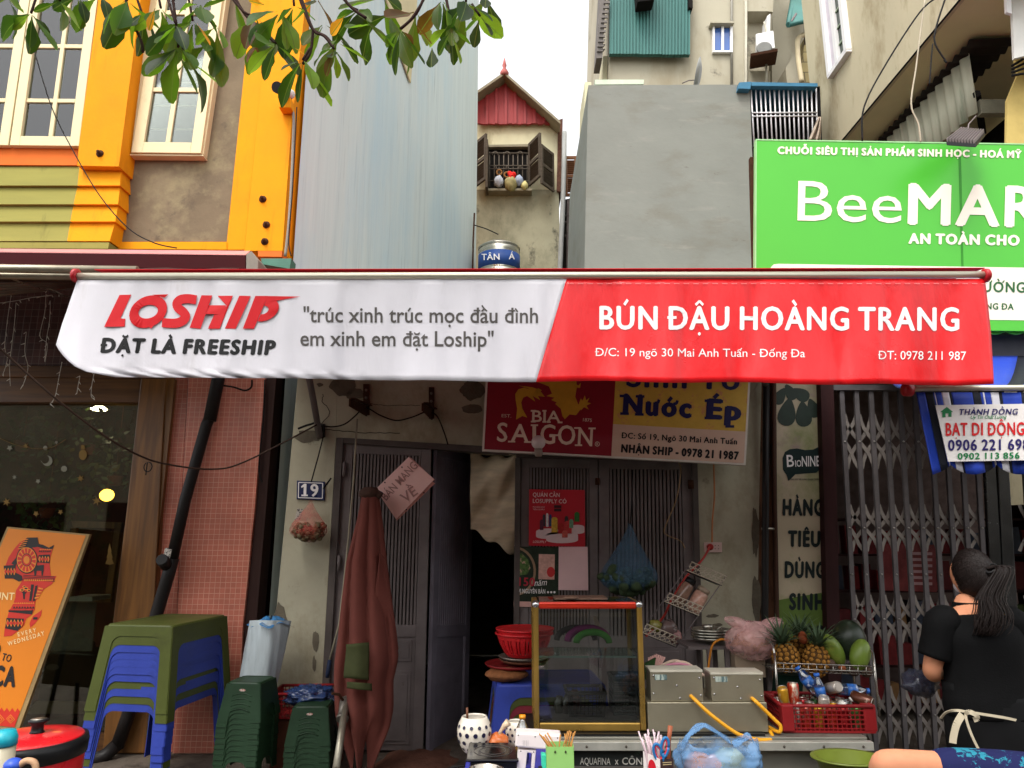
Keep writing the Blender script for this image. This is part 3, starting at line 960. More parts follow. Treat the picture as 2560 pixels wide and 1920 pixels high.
for i in range(n_):
    x0,x1=lerp(1190,1393,i/n_),lerp(1190,1393,(i+1)/n_)
    ym=309+rnd.uniform(-1.5,1.5)
    d=0.0 if i%4 else-0.05
    xs_=[x0,x1]
    if x0<1261<x1:xs_=[x0,1261,x1]
    o.pp([(x,gable_top(x)+2)for x in xs_]+[(x1,max(ym,gable_top(x1)+3)),(x0,ym)],YR-0.12+d,0.06)
o.obj('red_gable',m_redrib,rh)
M_roof=mat('grey_roof_edge',(136,128,108),0.8,var=0.2)
a,l_,r_=P(1261,186,YR-0.45),P(1178,244,YR-0.45),P(1401,310,YR-0.45)
o=MB()
for q in(l_,r_):
    o.prism([a,q,q+Vector((0,5,0)),a+Vector((0,5,0))],(0,0,0.07 if q is l_ else 0.0701))
o.obj('roof',M_roof,rh)
o=MB();p=P(1261,190,YR-0.4);o.lathe([(0.09,0),(0.1,0.08),(0.03,0.2),(0.05,0.26),(0.008,0.45)],p,10);o.obj('finial',mat('pink_finial',(170,100,96),0.7),rh)
o=MB();o.pp([(1396,300),(1407,296),(1404,480),(1392,478)],YR-0.1,4.4);o.obj('brick_edge',mat('old_brick',(96,66,54),0.9,var=0.5,scale=14,bump=0.6),rh)
# its window
hole([(1220,368),(1322,366),(1322,470),(1219,470)],YR-0.06,0.05,rh,'window_opening',M_dark)
w_=MB()
YW=YR-0.13
for i in range(9):
    x=lerp(1224,1318,i/8)
    w_.tube([P(x,380+8*abs(math.sin(i)),YW),P(x,467,YW)],0.012,5)
for y in(383,414,422,452):w_.tube([P(1221,y,YW-0.02),P(1321,y,YW-0.02)],0.012,5)
for x in(1238,1268,1300):w_.tube([P(x+7*math.cos(a),379-9*math.sin(a)+9,YW-0.01)for a in[math.pi*k/8 for k in range(9)]],0.012,5);w_.tube([P(x+3*math.cos(a),418+3*math.sin(a),YW-0.03)for a in[math.pi*k/4 for k in range(9)]],0.01,5)
wo=w_.obj('window_grille',mat('grille_iron',(96,88,78),0.7),rh)
o=MB();o.pp([(1212,470.5),(1330,470.5),(1330,476),(1212,476)],YR-0.3,0.3);o.pp([(1216,362),(1326,360),(1326,366),(1216,367)],YR-0.14,0.15);o.obj('window_sill',M_roof,rh)
M_shut=mat('weathered_shutter',(84,76,66),0.85,var=0.3,scale=6,stretch=(1,1,4))
def shutter(par,p0,p1,h,n=15,m=M_shut):
    """louvred leaf between the two foot points, h high"""
    p0,p1=Vector(p0),Vector(p1)
    d=p1-p0;L=d.length;u=d.normalized();nn=Vector((u.y,-u.x,0))
    o=MB()
    mt=Matrix((u,nn,Vector((0,0,1)))).transposed()
    for s,w in((0.03,0.06),(L-0.03,0.06)):o.box(p0+u*s+Vector((0,0,h/2)),(w,0.05,h),mt)
    for z in(0.035,h*0.5,h-0.035):o.box(p0+u*L/2+Vector((0,0,z)),(L-0.12,0.046,0.07),mt)
    so=o.obj('shutter',m,par)
    o=MB()
    for i in range(n):
        z=lerp(0.1,h-0.1,(i+0.5)/n)
        if abs(z-h/2)<0.06:continue
        o.box(p0+u*L/2+Vector((0,0,z)),(L-0.125,0.05,0.012),mt@Euler((0.6,0,0)).to_matrix())
    o.obj('slat_panel',m,so)
for(xa,ya,Ya),(xc,yc,Yc),yt in(((1188,468,YR-0.14),(1215,468,YR-0.5),356),((1216,467,YR-0.52),(1219,467,YR-0.13),348),((1323,466,YR-0.14),(1352,458,YR-0.6),360),((1353,458,YR-0.6),(1384,466,YR-0.2),360)):
    a,b=P(xa,ya,Ya),P(xc,yc,Yc)
    b.z=a.z
    shutter(rh,a,b,P(xa,yt,Ya).z-a.z)
o=MB();pts=[P(x,y,YR-0.25)for x,y in((1411,330),(1410,420),(1407,520),(1403,600),(1399,700),(1397,1000))];o.tube(pts,0.055,10);o.obj('drainpipe',mat('grey_pvc',(150,152,150),0.5),rh)
# odds on that window sill
for x,y,r,c,nm,lb in((1247,454,0.13,(178,182,190),'plastic_bag','crumpled pale bag on the gabled house window sill'),(1277,460,0.17,(150,140,96),'potted_cactus','dull green round plant on the far window sill'),(1298,452,0.12,(150,160,178),'plastic_bag','bluish crumpled bag right of the red flower on the sill'),(1311,464,0.1,(200,190,130),'paper_box','small pale yellow packet at the sill end')):
    o=MB();o.ball(P(x,y,YR-0.3),(r*0.8,r*0.7,r),fn=lambda u:1+0.3*noise.noise(u*3+Vector((x,y,0))));tag(o.obj(nm,mat('sill_%d'%x,c,0.6,var=0.3,scale=9)),lb,'bag' if 'bag' in nm else 'plant' if 'cactus' in nm else 'packet')
o=MB()
for i in range(9):o.ball(P(1280+rnd.uniform(-8,8),440+rnd.uniform(-7,6),YR-0.32),(0.06,0.03,0.05),Euler((rnd.random()*3,rnd.random()*3,0)),8,6)
tag(o.obj('red_flower',mat('red_petals',(210,40,36),0.6)),'bright red bunch of flowers on the far window sill','flower')
for x,y,lb in((1248,431,'round wicker basket hanging left on the window grille'),(1267,437,'round wicker basket hanging next to the red flower')):
    o=MB();c_=P(x,y,YR-0.28);o.tube([c_+Vector((0.055*math.cos(a),0,0.06*math.sin(a)))for a in[k*0.45 for k in range(15)]],0.02,6);tag(o.obj('wicker_basket',mat('wicker',(140,100,60),0.8)),lb,'basket','baskets on the far window grille')
# neighbour slice with brown shutter
nb=thing('alley_slice','narrow house with brown shutter and darkness painted in the gap','building',P(1440,900,15.5))
o=wall_box([(1408,500),(1462,486),(1462,1560),(1404,1560)],15.6,2.5);o.obj('wall',mat('alley_dark_fill',(46,44,42),0.9,var=0.4,scale=2,stretch=(4,4,0.3)),nb)  # near-black wall painted for the darkness of the alley strip
for k,x in enumerate((1420,1434,1446)):
    o=MB();o.tube([P(x,500,15.2),P(x-2,680,15.2),P(x-4,1000,15.2)],0.03,6);o.obj('pipe',M_grey_metal,nb)
o=MB();
for y in(540,556,590):o.tube([P(1412,y,15.2),P(1440,y,15.2)],0.03,6)
o.obj('cross_bar',M_grey_metal,nb)
a,b=P(1413,491,15.3),P(1444,491,15.3);shutter(nb,a,b,P(1413,391,15.3).z-a.z,16,mat('brown_shutter',(122,84,60),0.8,var=0.25,scale=5))
o=wall_box([(1448,412),(1458,410),(1457,700),(1446,700)],14.0,0.4);o.obj('blue_door_edge',mat('blue_wood',(60,84,96),0.7,var=0.2),nb)
# water tank
YT=11.2
tk=thing('water_tank','ribbed stainless steel water tank with a blue name band','water tank',P(1246,760,YT))
c0=P(1246.5,676,YT);rt=(P(1300,640,YT).x-P(1193,640,YT).x)/2;c0.y+=rt
zt_=P(1246,606,YT).z;z0=c0.z-0.35
prof=[(rt*0.98,z0)]
zz=z0
while zz<zt_-0.02:
    prof+=[(rt,zz),(rt,zz+0.05),(rt*0.975,zz+0.058),(rt*0.975,zz+0.066),(rt,zz+0.074)]
    zz+=0.075 if zz<P(0,662,YT).z-0.05 or zz>P(0,622,YT).z else 0.34
prof+=[(rt*1.02,zt_),(rt*1.02,zt_+0.03),(rt*0.98,zt_+0.04),(rt*0.6,zt_+0.12),(rt*0.3,zt_+0.16),(0.001,zt_+0.17)]
prof=sorted(prof,key=lambda q:q[1])
o=MB();o.lathe([(r,z-c0.z)for r,z in prof],c0,40);o.obj('steel_drum',mat('stainless',(196,192,178),0.28,metal=0.85,var=0.12,scale=2,stretch=(1,1,12)),tk)
def tank_surf(px,py):
    a,b=ray(px,py)
    best=None
    A=a*a+1;B=-2*(a*c0.x+c0.y);CC=c0.x**2+c0.y**2-(rt*1.012)**2
    disc=max(0,B*B-4*A*CC)
    return P(px,py,(-B-math.sqrt(disc))/(2*A))
o=MB();zb0,zb1=P(1246,660,YT).z,P(1246,622,YT).z
o.lathe([(rt*1.008,zb0),(rt*1.008,zb1)],(c0.x,c0.y,0),40);o.obj('blue_band',mat('tank_blue',(44,76,140),0.5,var=0.12),tk)
o=MB();text(o,'TÂN',(1204,650),(1249,649),15,tank_surf,2,lead=0.02);text(o,'Á',(1272,648),(1287,648),15,tank_surf,2,lead=0.02);o.obj('lettering',M_print_white,tk)
o=MB();text(o,'301',(1233,669),(1249,669),9,tank_surf,1,lead=0.012);o.obj('stencil_number',mat('faded_red_print',(150,110,80),0.7),tk)
o=MB()
for dx,dy in((-1,-1),(1,-1),(1,1),(-1,1)):o.tube([(c0.x+dx*rt*0.65,c0.y+dy*rt*0.65,z0),(c0.x+dx*rt*0.7,c0.y+dy*rt*0.7,3.72)],0.03,6)
o.box((c0.x,c0.y,z0-0.03),(rt*1.6,rt*1.6,0.06));o.obj('stand',M_rust,tk)
o=MB();o.tube([P(1186,533,YT+0.4),P(1183,600,YT+0.4),P(1180,760,YT+0.4)],0.016,6);tag(o.obj('iron_pole',M_rust),'thin upright iron pole left of the water tank','pole')
cable([P(1187,563,YT+0.4),P(1215,572,YT+0.4),P(1246,586,YT+0.4)],0.01,M_wire,'short wire from iron pole down to the water tank','wire','wire')
# grey rendered house
YG=8.6
gh=thing('grey_house','plain grey rendered blank side of a house behind the banner','house',P(1680,900,YG))
M_greyr=mat('grey_render',(129,131,124),0.85,var=0.09,scale=1.4,stretch=(1,1,1.6),bump=0.2,bscale=16,stain=[((114,110,98),1.0,0.52,0.75,(0.7,0.7,1.6)),((92,86,76),9,0.66,0.76,(0.6,1,1.5)),((146,144,136),2.2,0.6,0.8,(0.5,1,2.5)),((110,106,96),1.5,0.6,0.75,(3,3,0.2))])
o=MB()
top=[]
for i in range(25):
    x=lerp(1471,1874,i/24);top.append((x,213-2*i/24+rnd.uniform(-0.7,0.7)))
o.pp(top+[(1882,420),(1891,690),(1900,1742),(1450,1742),(1461,700),(1466,420)],YG,3.2);o.obj('wall',M_greyr,gh)
o=MB();o.pp([(1462,205),(1478,205),(1462,1660),(1442,1660)],YG+3.3,1.0);o.obj('pale_return',M_cream,gh)
o=MB();o.pp([(1487,199),(1610,199),(1609,210),(1488,211)],YG+0.6,0.3);o.obj('eave_trim',mat('mint_trim',(196,206,184),0.6),gh)
# caged balcony with the blue ridge
cg=thing('caged_balcony','dark balcony behind white vertical bars under a blue ridge','balcony',P(1960,352,YG))
o=MB();o.pp([(1848,206),(1878,204),(1876,222),(1846,221)],YG-0.1,0.3);o.pp([(1878.5,205),(2044,208),(2044,216),(1878.5,214)],YG-0.1,0.6);o.obj('blue_ridge',mat('blue_sheet',(62,116,146),0.45,var=0.12),cg)
o=MB()
for i in range(15):
    t_=i/14
    x0=lerp(1877,2040,t_);x1=lerp(1886,2044,t_)
    o.tube([P(x0,216,YG),P(x1,366,YG)],0.011,6)
for y in(282,291):o.tube([P(1880,y,YG-0.012),P(2042,y-1,YG-0.012)],0.01,6)
o.obj('bar_screen',mat('white_bars',(206,204,206),0.45,metal=0.3),cg)
hole([(1876,214),(2050,216),(2056,370),(1884,368)],YG+0.02,1.4,cg,'dark_recess',mat('corrugated_dark',(50,49,50),0.8,var=0.35,scale=1,stretch=(0.4,0.4,14)))
o=MB()
for i in range(40):
    z=lerp(P(0,366,YG+1).z,P(0,216,YG+1).z,i/39);o.box(((P(1880,280,YG+1).x+P(2050,280,YG+1).x)/2,YG+1.05,z),(1.1,0.03,0.02))
o.obj('ribbed_back',mat('ribbed_dark',(44,42,42),0.7),cg)
o=MB()
def f(u,v):
    x=lerp(2046-26*v,2052,u);y=lerp(292,352,v)
    return P(x,y,YG-0.15+0.06*math.sin(u*12+v*3))
o.grid(f,14,8);tag(o.obj('hanging_laundry',mat('beige_cloth',(176,160,144),0.9,var=0.3,scale=8),solid=0.006),'crumpled beige laundry hanging at the right end of the cage','laundry')
# beige block with the teal panel
YBk=13.0
bt=thing('beige_block','tall stained beige block with teal sheet panel and blue window','building',P(1750,900,YBk))
M_beige=mat('stained_beige',(170,163,144),0.88,var=0.1,scale=0.8,bump=0.15,bscale=10,stain=[((146,136,114),0.8,0.5,0.7,(1,1,0.4)),((64,62,58),1.3,0.62,0.74,(1,1,1.2))])
o=MB();o.pp([(1532,-420),(1866,-420),(1866,1595),(1515,1595),(1520,240),(1524,0)],YBk,5);o.obj('wall',M_beige,bt)
o=MB();o.pp([(1862.5,-420),(1868,-420),(1868,300),(1862,300)],YBk-0.06,0.06);o.obj('rain_pipe',mat('pale_pipe',(190,184,166),0.5),bt)
o=MB();o.pp([(1867,-420),(1960,-420),(1932,30),(1920,28),(1868,28)],YBk,5);o.pp([(1868,28.5),(1932,30.5),(1922,177),(1870,177)],YBk+0.35,4);o.pp([(1869,178),(1926,178),(1926,1595),(1869,1595)],YBk+0.02,5);o.obj('recessed_bay',M_beige,bt)
m_teal=mat('teal_ribbed_sheet',(64,112,106),0.5,var=0.12,scale=1,stretch=(6,1,0.3))
o=MB()
for i in range(50):
    x0,x1=lerp(1524,1725,i/50),lerp(1524,1725,(i+1)/50)
    o.pp([(x0+4,-420),(x1+4,-420),(x1,134+(i>17)*1.0+(i>32)*1.0),(x0,134+(i>17)*1.0+(i>32)*1)],YBk-0.2-(0.03 if i%2 else 0),0.1)
o.obj('teal_sheet_panel',m_teal,bt)
o=MB();o.pp([(1516,-300),(1532,-300),(1506,145),(1491,145)],YBk-0.3,0.5)
for i in range(12):o.pp([(1513+1.7*i*0,-10+i*12),(1527-i*1.7,-10+i*12),(1526-i*1.7,-4+i*12),(1511-i*1.7,-4+i*12)],YBk-0.33,0.03)
o.obj('side_eave',mat('grey_eave',(110,104,100),0.8,var=0.2),bt)
o=MB();o.pp([(1508,140),(1522,140),(1521,300),(1504,300)],YBk+0.2,3);o.obj('brick_return',M_cream,bt)
wf=MB();q_=[(1782,57),(1831,56),(1832,129),(1783,130)]
for x0,y0,x1,y1 in((1782,57,1787,130),(1826,57,1832,130),(1804,61,1810,126),(1787,57,1826,61),(1787,126,1826,130)):wf.pbox(x0,y0,x1,y1,YBk-0.08,0.08)
wo=wf.obj('window',M_white,bt)
o=MB();o.pbox(1787,61,1826,126,YBk-0.03,0.02);o.obj('blue_panes',mat('blue_film_glass',(62,96,160),0.15,var=0.05,coat=0.5),wo)
o=MB();o.pbox(1777,53,1836,57,YBk-0.18,0.2);o.obj('window_ledge',M_beige,wo)
o=MB();o.tube([P(1829,-100,YBk-0.05),P(1829,215,YBk-0.05)],0.025,6);o.obj('conduit',mat('grey_conduit',(140,136,126),0.6),bt)
o=MB();o.pp([(1722,-30),(1732,-30),(1732,20),(1722,18)],YBk-0.3,0.3);o.pp([(1590,-60),(1640,-60),(1636,-1),(1594,4)],YBk-0.6,0.3);o.obj('awning_scrap',M_dark,bt)
# second beige tower behind, with the air conditioner
b2=thing('beige_tower','beige tower with side window and teal canopy behind the caged balcony','building',P(1990,900,14.5))
o=MB();o.pp([(1936,-420),(2060,-420),(2060,1575),(1922,1575),(1930,160)],14.3,4);o.obj('wall',M_beige,b2)
o=MB();o.pp([(1918,40),(1926,34),(1924,108),(1915,112)],12.9,0.3);o.obj('side_window',M_white,b2)
o=MB();a=[P(1972,62,12.5),P(2030,48,12.5),P(2040,-20,14.0),P(1990,-14,14.0)];o.prism(a,(0,0,0.05));o.obj('canopy',m_teal,b2)
o=MB();o.tube([P(1972,62,12.5),P(1984,-10,14.0)],0.06,6);o.tube([P(1972,62,12.5),P(2032,48,12.5)],0.05,6);o.obj('canopy_edge',m_teal,b2)
o=MB();o.tube([P(2018,20,12.4),P(2013,60,12.6),P(2014,110,13)],0.03,6);o.tube([P(1978,55,12.5),P(1990,35,12.8)],0.025,6);o.obj('prop',M_grey_metal,b2)
o=MB();o.tube(smooth_path([P(x,y,12.8)for x,y in((2004,205),(1996,150),(1994,105),(2002,90),(2018,86))]),0.05,8);o.obj('vent_pipe',mat('cream_pipe',(206,190,156),0.6),b2)
o=MB();o.pp([(2014,90),(2048,55),(2048,215),(1998,215),(2004,160)],13.2,0.8);o.obj('brick_parapet',tile_mat('pale_brick',(176,158,110),(110,98,76),0.24,0.12,0.9,0.1,0.5),b2)
o=MB();o.pp([(1964,170),(2000,116),(2000,215),(1968,215)],13.0,0.6);o.obj('low_parapet',M_beige,b2)
ac=thing('air_conditioner','white air conditioner unit on a bracket of the beige block','air conditioner',P(1912,158,12.8))
o=MB();o.box(P(1912,122,12.7),(0.34,0.5,0.4),Euler((0,0,-0.3)));o.obj('casing',M_white,ac,bevel=0.02)
o=MB();c_=P(1910,122,12.42);o.lathe([(0.001,0),(0.14,0.0),(0.15,0.02),(0.12,0.03)],c_,16,axis=(-0.2,-1,0));o.obj('fan_grille',mat('grey_grille',(120,120,116),0.6),ac)  # fan grille in plain grey
o=MB();o.box(P(1908,148,12.6),(0.5,0.7,0.05),Euler((0.25,0,-0.3)));o.obj('tray',M_rust,ac)
o=MB();o.tube(smooth_path([P(x,y,12.75)for x,y in((1910,55),(1916,80),(1914,102))]),0.02,6);o.tube([P(1916,156,12.8),P(1916,215,12.8)],0.02,6);o.obj('hose',mat('pale_pipe',(190,184,166),0.5),ac)
sd=thing('satellite_dish','small grey satellite dish seen edge-on above the grey house','dish',P(1740,208,9.0))
o=MB();o.lathe([(0.001,0.05),(0.12,0.035),(0.24,0.0),(0.25,0.005),(0.12,0.045),(0.001,0.06)],P(1743,188,9.2),24,axis=(0.93,-0.25,-0.25));o.obj('reflector',mat('dish_grey',(150,152,150),0.5,metal=0.2),sd)
o=MB();o.tube([P(1743,190,9.25),P(1738,205,9.3),P(1736,222,9.3)],0.02,6);o.tube([P(1740,200,9.2),P(1722,201,9.1),P(1706,208,9.1)],0.008,6);o.obj('mount',M_grey_metal,sd)
# right-hand building whose upper floor overhangs
XR=4.4
rb=thing('overhanging_house','cream house whose upper floor overhangs above the green signboard','house',(6.0,8,0.1))
M_rend=mat('streaky_cream_render',(188,178,150),0.88,var=0.12,scale=1.2,stretch=(1,1,0.5),bump=0.2,bscale=14,stain=[((140,124,92),1.4,0.54,0.72,(1,1,0.4)),((96,84,66),2.6,0.62,0.74,(1,1,0.35))])
E0,E1=PX(2350,0,XR),PX(2105,355,XR)
zsof=E1.z;ybk=PX(2046,350,XR).y+0.1
o=MB();o.box((XR+2.5,(5.4+ybk)/2,zsof+2.5),(5,ybk-5.4,5));o.obj('upper_floor',M_rend,rb)
M_soff=mat('soffit',(214,204,164),0.9,var=0.08,scale=1.5)
o=MB();o.face([(XR+0.03,5.43,zsof-0.006),(XR+0.03,ybk-0.03,zsof-0.006),(XR+4.9,ybk-0.03,zsof-0.006),(XR+4.9,5.43,zsof-0.006)]);o.obj('soffit',M_soff,rb)
o=MB();o.tube([(XR-0.005,5.5,zsof+0.01),(XR-0.005,ybk-0.1,zsof+0.01)],0.012,5);o.obj('drip_edge',M_dark,rb)
o=MB();o.box((XR+2.9,ybk-0.3,zsof/2),(3.8,0.5,zsof-0.02));o.box((XR+4.4,7.0,zsof/2),(0.6,2.2,zsof-0.02));o.obj('lower_wall',M_rend,rb)
wq=[(2072,40),(2090,0),(2119,-40),(2119,130),(2081,192),(2072,60)]
a,b=PX(2073,60,XR),PX(2119,20,XR)
y0_,y1_=PX(2119,60,XR).y,PX(2074,100,XR).y
zb_,zt_=PX(2082,190,XR).z,PX(2082,190,XR).z+1.5
o=MB()
for yy in(y0_,(y0_+y1_)/2,y1_):o.box((XR-0.03,yy,(zb_+zt_)/2),(0.09,0.07,zt_-zb_))
for zz in(zb_,zt_):o.box((XR-0.03,(y0_+y1_)/2,zz),(0.085,y1_-y0_+0.06,0.07))
wo=o.obj('window',M_white,rb)
o=MB();o.box((XR-0.012,lerp(y0_,y1_,0.75),(zb_+zt_)/2),(0.02,(y1_-y0_)/2-0.06,zt_-zb_-0.07));o.obj('white_shutter_panel',mat('lilac_white',(206,198,206),0.5),wo)
o=MB();o.box((XR-0.011,lerp(y0_,y1_,0.25),(zb_+zt_)/2),(0.018,(y1_-y0_)/2-0.06,zt_-zb_-0.07));o.obj('dark_pane',mat('green_dark_glass',(40,56,46),0.15),wo)
o=MB()
for i in range(5):o.box((XR-0.03,lerp(y0_,y1_,0.25),lerp(zb_,zt_,(i+1)/6)),(0.012,(y1_-y0_)/2-0.06,0.02))
o.obj('bars',mat('pale_green_bar',(150,166,140),0.5),wo)
# corrugated hoarding under the overhang
XC=4.85
ch=thing('corrugated_hoarding','grey corrugated sheet hoarding below the overhanging floor','hoarding',(XC,7.5,5.5))
C0,C1=PX(2410,118,XC),PX(2218,355,XC)
zt_=(C0.z+C1.z)/2-0.04;zt_=min(zt_,zsof-0.08)
D0=PX(2435,285,XC);zb_=D0.z
y_a=PX(2432,200,XC).y;y_b=PX(2218,355,XC).y+0.9
o=MB();n_=64
for i in range(n_):
    for j in range(3):
        pass
def f(u,v):return Vector((XC+0.022*math.sin(u*2*math.pi*17),lerp(y_a,y_b,u),lerp(zb_,zt_,v)))
o.grid(f,17*10,1);o.obj('corrugated_sheet',mat('galvanised_sheet',(186,184,164),0.6,metal=0.1,var=0.25,scale=1.2,stretch=(1,5,0.4),stain=[((88,110,90),1.5,0.55,0.75,(1,4,0.3))]),ch,solid=0.004)
o=MB()
def f(u,v):return Vector((XC-0.06+0.5*v,lerp(y_a-0.15,y_b,u),zt_+0.05+0.02*math.sin(u*2*math.pi*22)+0.02*v))
o.grid(f,22*8,3);o.obj('corrugated_roof',mat('dark_sheet',(48,44,40),0.8),ch,solid=0.01)
o=MB();o.box((XC+0.55,y_a+0.05,zt_-0.62),(1.0,0.08,0.16));o.obj('grey_beam',mat('weathered_beam',(126,122,106),0.8,var=0.25),ch)
o=MB();o.box((XC+0.65,y_b,(zb_+zt_)/2-0.6),(1.3,0.06,zt_-zb_+1.3));o.box((XC+1.3,(y_a+y_b)/2,(zb_+zt_)/2-0.6),(0.06,y_b-y_a,zt_-zb_+1.3));o.obj('dark_back',M_dark,ch)
o=MB();o.tube([(XC+0.02,y_a,zb_+0.2),(XC+0.9,y_a+1.2,zt_-0.2)],0.04,6);o.obj('brace',M_dark,ch)
# right margin: white cladding and yellow wall of the next house
nh=thing('white_clad_house','white panelled corner of the next house at the picture edge','house',P(2600,900,6.3))
o=MB();o.pp([(2516,-300),(2800,-300),(2800,160),(2560,140),(2536,146)],5.9,0.03);o.obj('white_panel',mat('white_cladding',(206,204,196),0.4,var=0.05),nh)
o=MB();o.pp([(2538,147),(2800,165),(2800,880),(2508,880),(2518,250),(2545,185)],6.2,0.03);o.obj('yellow_wall',mat('pale_yellow',(196,170,104),0.85,var=0.12),nh)
o=MB();o.pp([(2496,-300),(2514,-300),(2530,34),(2517,30)],5.85,0.03);o.obj('window_strip',M_white,nh)
o=MB()
for k in range(4):o.tube([P(2530,165+8*k,6.0),P(2570,140+14*k,6.0)],0.012,6)
o.obj('wire_bundle',M_wire,nh)
for pts,r,lb in((((2348,-10),(2300,30),(2215,160),(2160,268),(2156,352)),0.008,'thin dark wire running down the streaky cream wall'),(((2312,0),(2300,90),(2290,170),(2278,260),(2296,310),(2302,355)),0.007,'pale wire hanging across the soffit'),(((2362,0),(2340,70),(2338,110),(2366,155),(2360,150)),0.008,'short dark wire with knot hanging from the soffit'),(((2332,110),(2328,150),(2324,212)),0.006,'thin wire hanging below the knotted soffit wire')):
    cable([P(x,y,5.6)for x,y in pts],r,M_wire if 'pale' not in lb else mat('pale_wire',(170,160,140),0.6),lb,'wire','wire')
# houses over the road, behind the photographer
op=thing('shop_row','row of plain shops across the road behind the photographer','building',(0,-8,0))
o=MB();o.box((0,-9.5,3.0),(40,3,6.0));o.obj('wall',mat('far_render',(150,140,120),0.85,var=0.25,scale=0.6),op)
o=MB()
for i in range(10):o.box((-18+4*i,-7.98,1.4),(2.8,0.06,2.6))
o.obj('dark_openings',M_dark,op)
# ---------------------------------------------------------------- house number 19 and its shopfront
M_wall19=mat('stained_plaster',(172,166,144),0.9,var=0.14,scale=1.8,bump=0.35,bscale=26,stain=[((132,122,98),1.6,0.5,0.7,(1,1,0.6)),((92,84,72),3.4,0.62,0.72,(1,1,0.8)),((74,68,60),12,0.68,0.76,(1,1,1))])
M_patch=mat('bare_patch',(104,96,82),0.95,var=0.25,scale=12,bump=0.5,bscale=60)
h19=thing('shop_house','low stained plaster shop house with grey lattice doors below the banner','house',P(1300,1890,YF))
YH=YF
o=MB()
o.pp([(752,780),(846,780),(840,1094),(804,1728),(794,1884),(672,1884),(690,1535),(718,1240),(744,946)],YH,0.25)
o.obj('left_pier',M_wall19,h19)
o=MB();o.pp([(846.5,780),(1905,780),(1904,950),(1735,1146),(1300,1138),(840.5,1094)],YH,0.25)
o.obj('upper_wall',M_wall19,h19)
o=MB();o.pp([(1735.5,1146.5),(1904,951),(1898,1240),(1890,1884),(1766,1884),(1742,1240)],YH+0.001,0.25);o.obj('right_pier',M_wall19,h19)
xa_,xb_=P(745,1300,YH).x,P(1900,1300,YH).x
o=MB();o.box(((xa_+xb_)/2,YH+2.3,3.72),(xb_-xa_+0.1,4.9,0.14));o.obj('flat_roof',mat('roof_concrete',(120,114,104),0.9,var=0.2),h19)
o=MB();o.box((xa_+0.1,YH+2.4,1.9),(0.14,4.2,3.5));o.box((xb_-0.1,YH+2.4,1.9),(0.14,4.2,3.5));o.box(((xa_+xb_)/2,YH+4.6,1.9),(xb_-xa_-0.4,0.14,3.5));o.obj('inner_walls',mat('brown_room_wall',(118,106,94),0.9,var=0.4,scale=1.5),h19)  # room walls in a mottled mid brown
def blotch(cx,cy,rx,ry,seed,n=26):
    return[(cx+rx*math.cos(a)*(1+0.45*noise.noise(Vector((math.cos(a)*1.6,math.sin(a)*1.6,seed)))+0.14*noise.noise(Vector((math.cos(a)*6,math.sin(a)*6,seed)))),cy+ry*math.sin(a)*(1+0.45*noise.noise(Vector((math.cos(a)*1.6,math.sin(a)*1.6,seed+5)))+0.14*noise.noise(Vector((math.cos(a)*6,math.sin(a)*6,seed+9)))))for a in[2*math.pi*i/n for i in range(n)]]
for i,q in enumerate(((862,966,36,22),(888,985,24,14),(772,1092,34,16),(1180,975,28,24),(1183,1022,24,12),(800,962,8,5),(1888,1330,10,60),(1890,1500,12,50),(1780,1540,14,5),(1795,1562,12,4),(700,1560,18,50),(790,1600,8,26),(786,1660,5,18))):
    o=MB();decal(o,blotch(*q,seed=i*3.1),YH,0.004);o.obj('bare_plaster_patch',M_patch,h19)
def crack(pts,w):
    o=MB()
    for(x0,y0),(x1,y1)in zip(pts,pts[1:]):
        d=math.hypot(x1-x0,y1-y0);nx,ny=-(y1-y0)/d*w/2,(x1-x0)/d*w/2
        decal(o,[(x0+nx,y0+ny),(x0-nx,y0-ny),(x1-nx,y1-ny),(x1+nx,y1+ny)],YH,0.005)
    o.obj('wall_crack',mat('crack_black',(40,36,32),0.95),h19)
def jag(pts,k=6,a=2.0):
    out=[]
    for(x0,y0),(x1,y1)in zip(pts,pts[1:]):
        for i in range(k):out.append((lerp(x0,x1,i/k)+rnd.uniform(-a,a),lerp(y0,y1,i/k)+rnd.uniform(-a,a)))
    return out+[pts[-1]]
crack(jag([(808,985),(806,1005),(824,1025),(822,1040),(802,1062)],4,1.5),1.6);crack(jag([(815,1074),(900,1082),(1000,1083)],8,1.2),1.8);crack(jag([(925,1010),(960,1014),(1050,1013)],8,1.5),1.2)
